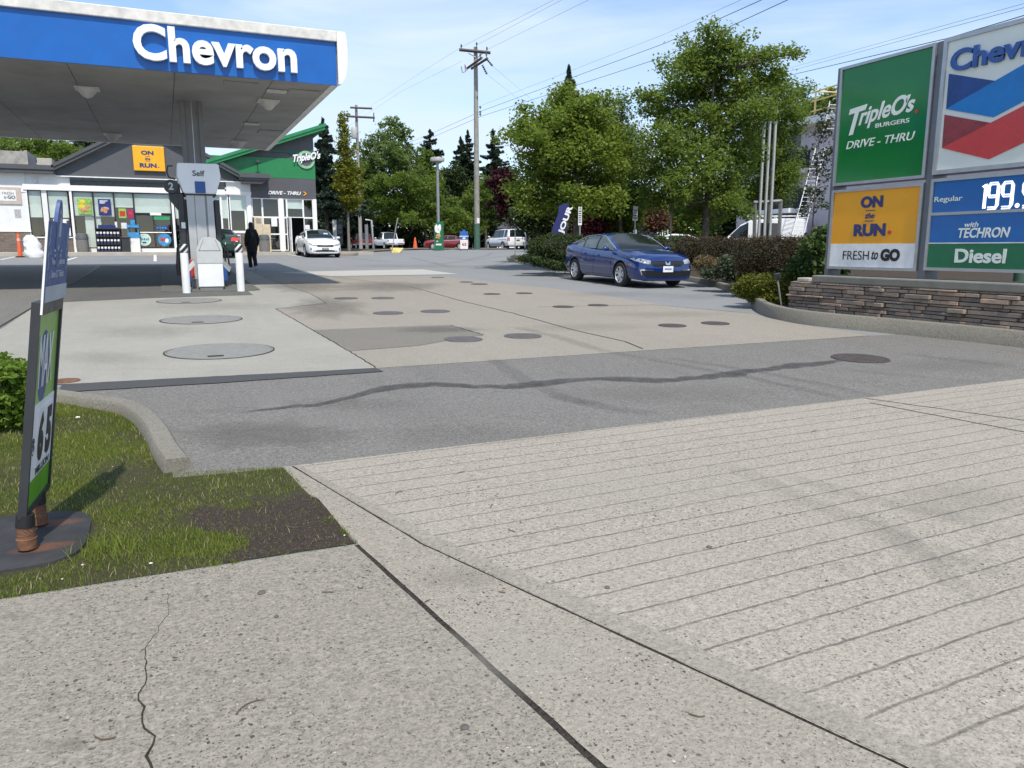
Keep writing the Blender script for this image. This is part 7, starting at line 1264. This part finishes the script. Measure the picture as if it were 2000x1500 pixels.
tree('roadside_tree', 'green crown between the street lamp and the layered tree', 832, 97, (832, 300), [(832, 312, 14, 16), (825, 340, 26, 22), (845, 352, 22, 20), (835, 375, 34, 20)], 7000, .32, M_BROAD, .2, 45)
conifer('cedar_tree', 'dark drooping cedar with ragged layered branches left of the street lamp top', 843, 112, 252, 420, 46, M_CONIF, 51, n=14000, size=.3, droop=.2, gap=.5, power=.8)
conifer('fir_tree', 'dark fir touching the utility pole on its left', 915, 116, 254, 430, 46, M_CONIF, 52, n=15000, size=.3, power=1., gap=.4)
conifer('fir_tree', 'shorter dark fir left of the one touching the pole', 902, 116, 266, 430, 40, M_CONIF, 57, n=9000, size=.3, power=1., gap=.4)
conifer('fir_tree', 'dark fir right of the utility pole', 964, 116, 250, 430, 46, M_CONIF, 53, n=15000, size=.3, power=.95, gap=.4)
conifer('cypress_tree', 'dark narrow conifer tip poking above the round maple', 1107, 52, 130, 260, 36, M_CONIF2, 54, n=10000, size=.2, droop=.5, power=1.1)
conifer('hemlock_tree', 'grey green hemlock with drooping twigs beside the restaurant roof', 640, 66, 230, 400, 54, M_CONIF2, 55, n=16000, size=.24, droop=.35, gap=.6)
conifer('dark_conifer', 'dark evergreen behind the white sedan and menu board', 636, 98, 330, 500, 60, M_CONIF, 56, n=16000, size=.3, power=.4)
conifer('dark_conifer', 'dark evergreen shading the pickups under the roadside trees', 700, 104, 340, 500, 70, M_CONIF, 58, n=16000, size=.34, power=.35)
tree('roadside_tree', 'mid green tree filling the gap left of the utility pole', 880, 108, (880, 330), [(880, 345, 30, 24), (860, 375, 34, 24), (895, 385, 30, 24), (875, 410, 40, 22)], 7000, .36, M_HEDGE, .2, 145)
tree('roadside_tree', 'dark green tree between the utility pole and the purple tree', 965, 110, (965, 350), [(955, 370, 26, 22), (975, 375, 24, 22), (990, 400, 30, 24), (950, 410, 30, 24)], 7000, .36, M_CONIF2, .2, 146)
tree('roadside_tree', 'leafy dark tree behind the columnar tree trunk', 690, 100, (690, 330), [(650, 360, 34, 40), (690, 350, 34, 40), (660, 420, 44, 40), (720, 420, 44, 36)], 9000, .36, M_HEDGE, .2, 147)
tree('purple_tree', 'dark purple leaved tree left of the round maple', 992, 79, (992, 350), [(990, 345, 20, 18), (975, 365, 18, 20), (1002, 370, 22, 24), (985, 395, 26, 24), (1000, 420, 26, 20)], 9000, .26, M_PURP, .13, 46)
tree('purple_tree', 'dark reddish shrubby tree behind the hanging white sign', 1150, 34, (1150, 430), [(1150, 430, 26, 26), (1165, 452, 24, 20), (1145, 462, 20, 16)], 5000, .13, M_PURP, .06, 47)
tree('shade_tree', 'dark green tree under the maple behind the feather flag', 1055, 36, (1050, 400), [(1030, 415, 34, 20), (1060, 425, 40, 24), (1080, 440, 34, 24), (1025, 435, 24, 16)], 7000, .16, M_HEDGE, .1, 48)
tree('feathery_tree', 'bright feathery green shrub tree right of the hanging white sign', 1215, 35, (1212, 405), [(1195, 412, 26, 12), (1222, 405, 26, 12), (1205, 430, 26, 14), (1232, 428, 18, 14), (1215, 448, 22, 10)], 5000, .17, M_MAPLE, .05, 49, droop=1.2)
tree('bronze_shrub', 'brownish leaved small tree left of the lane sign plate', 1278, 37, (1278, 415), [(1275, 418, 18, 14), (1285, 435, 18, 14), (1268, 442, 14, 10)], 2600, .14, leafmat('bronze leaves', (.07, .035, .02), (.16, .08, .05), .2), .04, 50)
for k, (px, d, bl, m, lb) in enumerate(((35, 78, [(30, 292, 50, 22), (80, 285, 40, 26), (125, 300, 34, 24), (60, 310, 60, 20)], M_BROAD, 'dark green tree above the flat roof at far left'), (170, 84, [(165, 292, 26, 24), (195, 285, 30, 20), (140, 305, 20, 18)], M_CONIF, 'darker tree beside the gable roof seen under the canopy'), (-40, 90, [(-60, 270, 60, 40), (-20, 290, 40, 30)], M_CONIF, 'dark tree at the left edge under the canopy'))):
    tree('background_tree', lb, px, d, (px, 300), bl, 6000, .34, m, .2, 60+k, jit=1.5)
for k, (px, d, bl, m, lb) in enumerate(((660, 96, [(630, 420, 60, 50), (680, 430, 60, 50), (730, 430, 60, 46)], M_CONIF, 'dark wooded edge behind the menu board'), (800, 98, [(780, 430, 60, 44), (840, 435, 60, 40), (900, 435, 60, 40)], M_HEDGE, 'dark hedge of trees behind the exit road'), (960, 98, [(940, 440, 50, 36), (990, 440, 40, 34), (1040, 430, 50, 44)], M_CONIF, 'dark trees behind the minivan house'), (1250, 62, [(1230, 430, 60, 40), (1290, 420, 60, 44), (1350, 420, 60, 50)], M_BROAD, 'distant green trees behind the white pickup with a rack'), (1440, 66, [(1420, 430, 60, 60), (1480, 420, 60, 60), (1520, 420, 40, 60)], M_HEDGE, 'distant dark trees behind the cargo van'), (1160, 66, [(1130, 430, 60, 44), (1080, 440, 50, 40), (1180, 420, 50, 50)], M_HEDGE, 'distant dark trees behind the feather flag'))):
    tree('tree_belt', lb, px, d, (px, 440), bl, 9000, .42, m, .2, 70+k, jit=2, trunk=True, limbs=False)
for k, (x0, x1, d, yb, m, lb) in enumerate(((600, 800, 106, 470, M_HEDGE, 'dark undergrowth behind the pickups'), (790, 960, 104, 472, M_HEDGE, 'dark hedge behind the promotional boards at the exit'), (950, 1075, 108, 468, M_CONIF, 'dark hedge behind the white minivan'), (1050, 1240, 70, 470, M_HEDGE, 'dark undergrowth behind the feather flag'), (1230, 1420, 68, 468, M_BROAD, 'green hedge behind the white pickup with a rack'), (1400, 1570, 68, 462, M_HEDGE, 'dark hedge behind the cargo van'))):
    r_ = random.Random(k); tree('hedge_row', lb, (x0+x1)/2, d, ((x0+x1)/2, 470), [(x, yb+r_.uniform(-8, 6), 26, 22+r_.uniform(-4, 6)) for x in range(x0, x1, 26)], 7000, .38 if d > 90 else .28, m, .1, 80+k, jit=1.5, limbs=False, trunk=False)
# --- hedges and shrubs of the island
def pd(px, py): q = at(px, py); return q.x*math.sin(YAW)+q.y*math.cos(YAW)
shrub('yew_hedge', 'rounded dark green clipped hedge at the island tip left of the blue car', 'hedge', 26.5, [(1085, 488, 48, 30), (1060, 490, 30, 24), (1115, 490, 36, 32), (1140, 495, 36, 30)], 36000, .06, M_HEDGE, 81, jit=.1, flat=.8)
shrub('yew_hedge', 'dark low hedge seen over the blue car roof', 'hedge', 28, [(1190, 490, 50, 28), (1240, 488, 50, 24), (1290, 488, 50, 26), (1330, 488, 40, 26)], 16000, .085, M_HEDGE, 82, jit=.1, flat=.8)
shrub('barberry_hedge', 'brown red clipped hedge right behind the blue car bonnet', 'hedge', 21.5, [(1345, 490, 26, 26), (1372, 492, 26, 28), (1398, 494, 26, 30), (1424, 497, 26, 32), (1445, 500, 22, 34)], 40000, .04, M_BARB, 83, jit=.1, flat=.9)
shrub('barberry_hedge', 'larger brown red flat topped hedge left of the glossy shrub', 'hedge', 17.5, [(1462, 500, 26, 36), (1488, 501, 26, 37), (1514, 502, 26, 38), (1540, 503, 28, 39), (1568, 503, 28, 40), (1594, 503, 28, 40)], 52000, .036, M_BARB, 84, jit=.1, flat=.9)
shrub('glossy_shrub', 'glossy green leafy shrub touching the pylon sign', 'shrub', 15.0, [(1592, 510, 32, 44), (1612, 488, 30, 42), (1570, 528, 26, 24), (1622, 520, 24, 50)], 9000, .095, M_RHODO, 85, sig=.07, coref=.8, jit=.15)
shrub('golden_juniper', 'spreading golden juniper spilling over the kerb corner', 'shrub', 15.2, [(1452, 566, 15, 13), (1475, 556, 32, 16), (1510, 556, 40, 18), (1545, 562, 28, 20), (1500, 580, 34, 14), (1540, 585, 26, 10)], 26000, .075, M_JUNI, 86, sig=.05, aspect=.3, jit=.1, droop=.6)
shrub('grey_shrub', 'loose grey green shrub between the two brown hedges', 'shrub', 19.0, [(1425, 520, 16, 18), (1446, 524, 12, 14)], 2500, .07, M_GREY, 87, jit=.1, coref=.7, sig=.08)
shrub('grass_clump', 'dry straw coloured ornamental grass clump beside the blue car nose', 'plant', 21.0, [(1378, 516, 16, 11), (1398, 523, 18, 9)], 3500, .16, leafmat('straw grass', (.10, .075, .035), (.22, .17, .085), .2), 88, aspect=.12, coref=.6, sig=.08, jit=.1)
shrub('low_shrub', 'low green ground shrub along the kerb right of the blue car', 'shrub', 19.4, [(1395, 534, 24, 6), (1430, 537, 22, 7)], 3000, .07, M_GREY, 89, coref=.7, jit=.1)
shrub('low_shrub', 'low dark planting on the island tip in front of the clipped hedge', 'shrub', 25.5, [(1030, 505, 20, 5), (1060, 513, 22, 6), (1095, 520, 26, 6)], 4000, .07, M_HEDGE, 90, coref=.7, jit=.1)
for k, (px, py, d) in enumerate(((1401, 506, 19.4), (1462, 517, 18.2), (1340, 492, 21))):
    pass
dl = pd(20, 838)
shrub('leafy_shrub', 'bright green leafy shrub at the left edge behind the lottery sign', 'shrub', dl, [(15, 770, 42, 62), (-25, 765, 60, 75), (38, 790, 26, 40), (28, 728, 16, 20), (45, 760, 20, 30)], 9000, .055, M_BOX, 91, sig=.03, coref=.84, jit=.05, flat=1., clus=8)
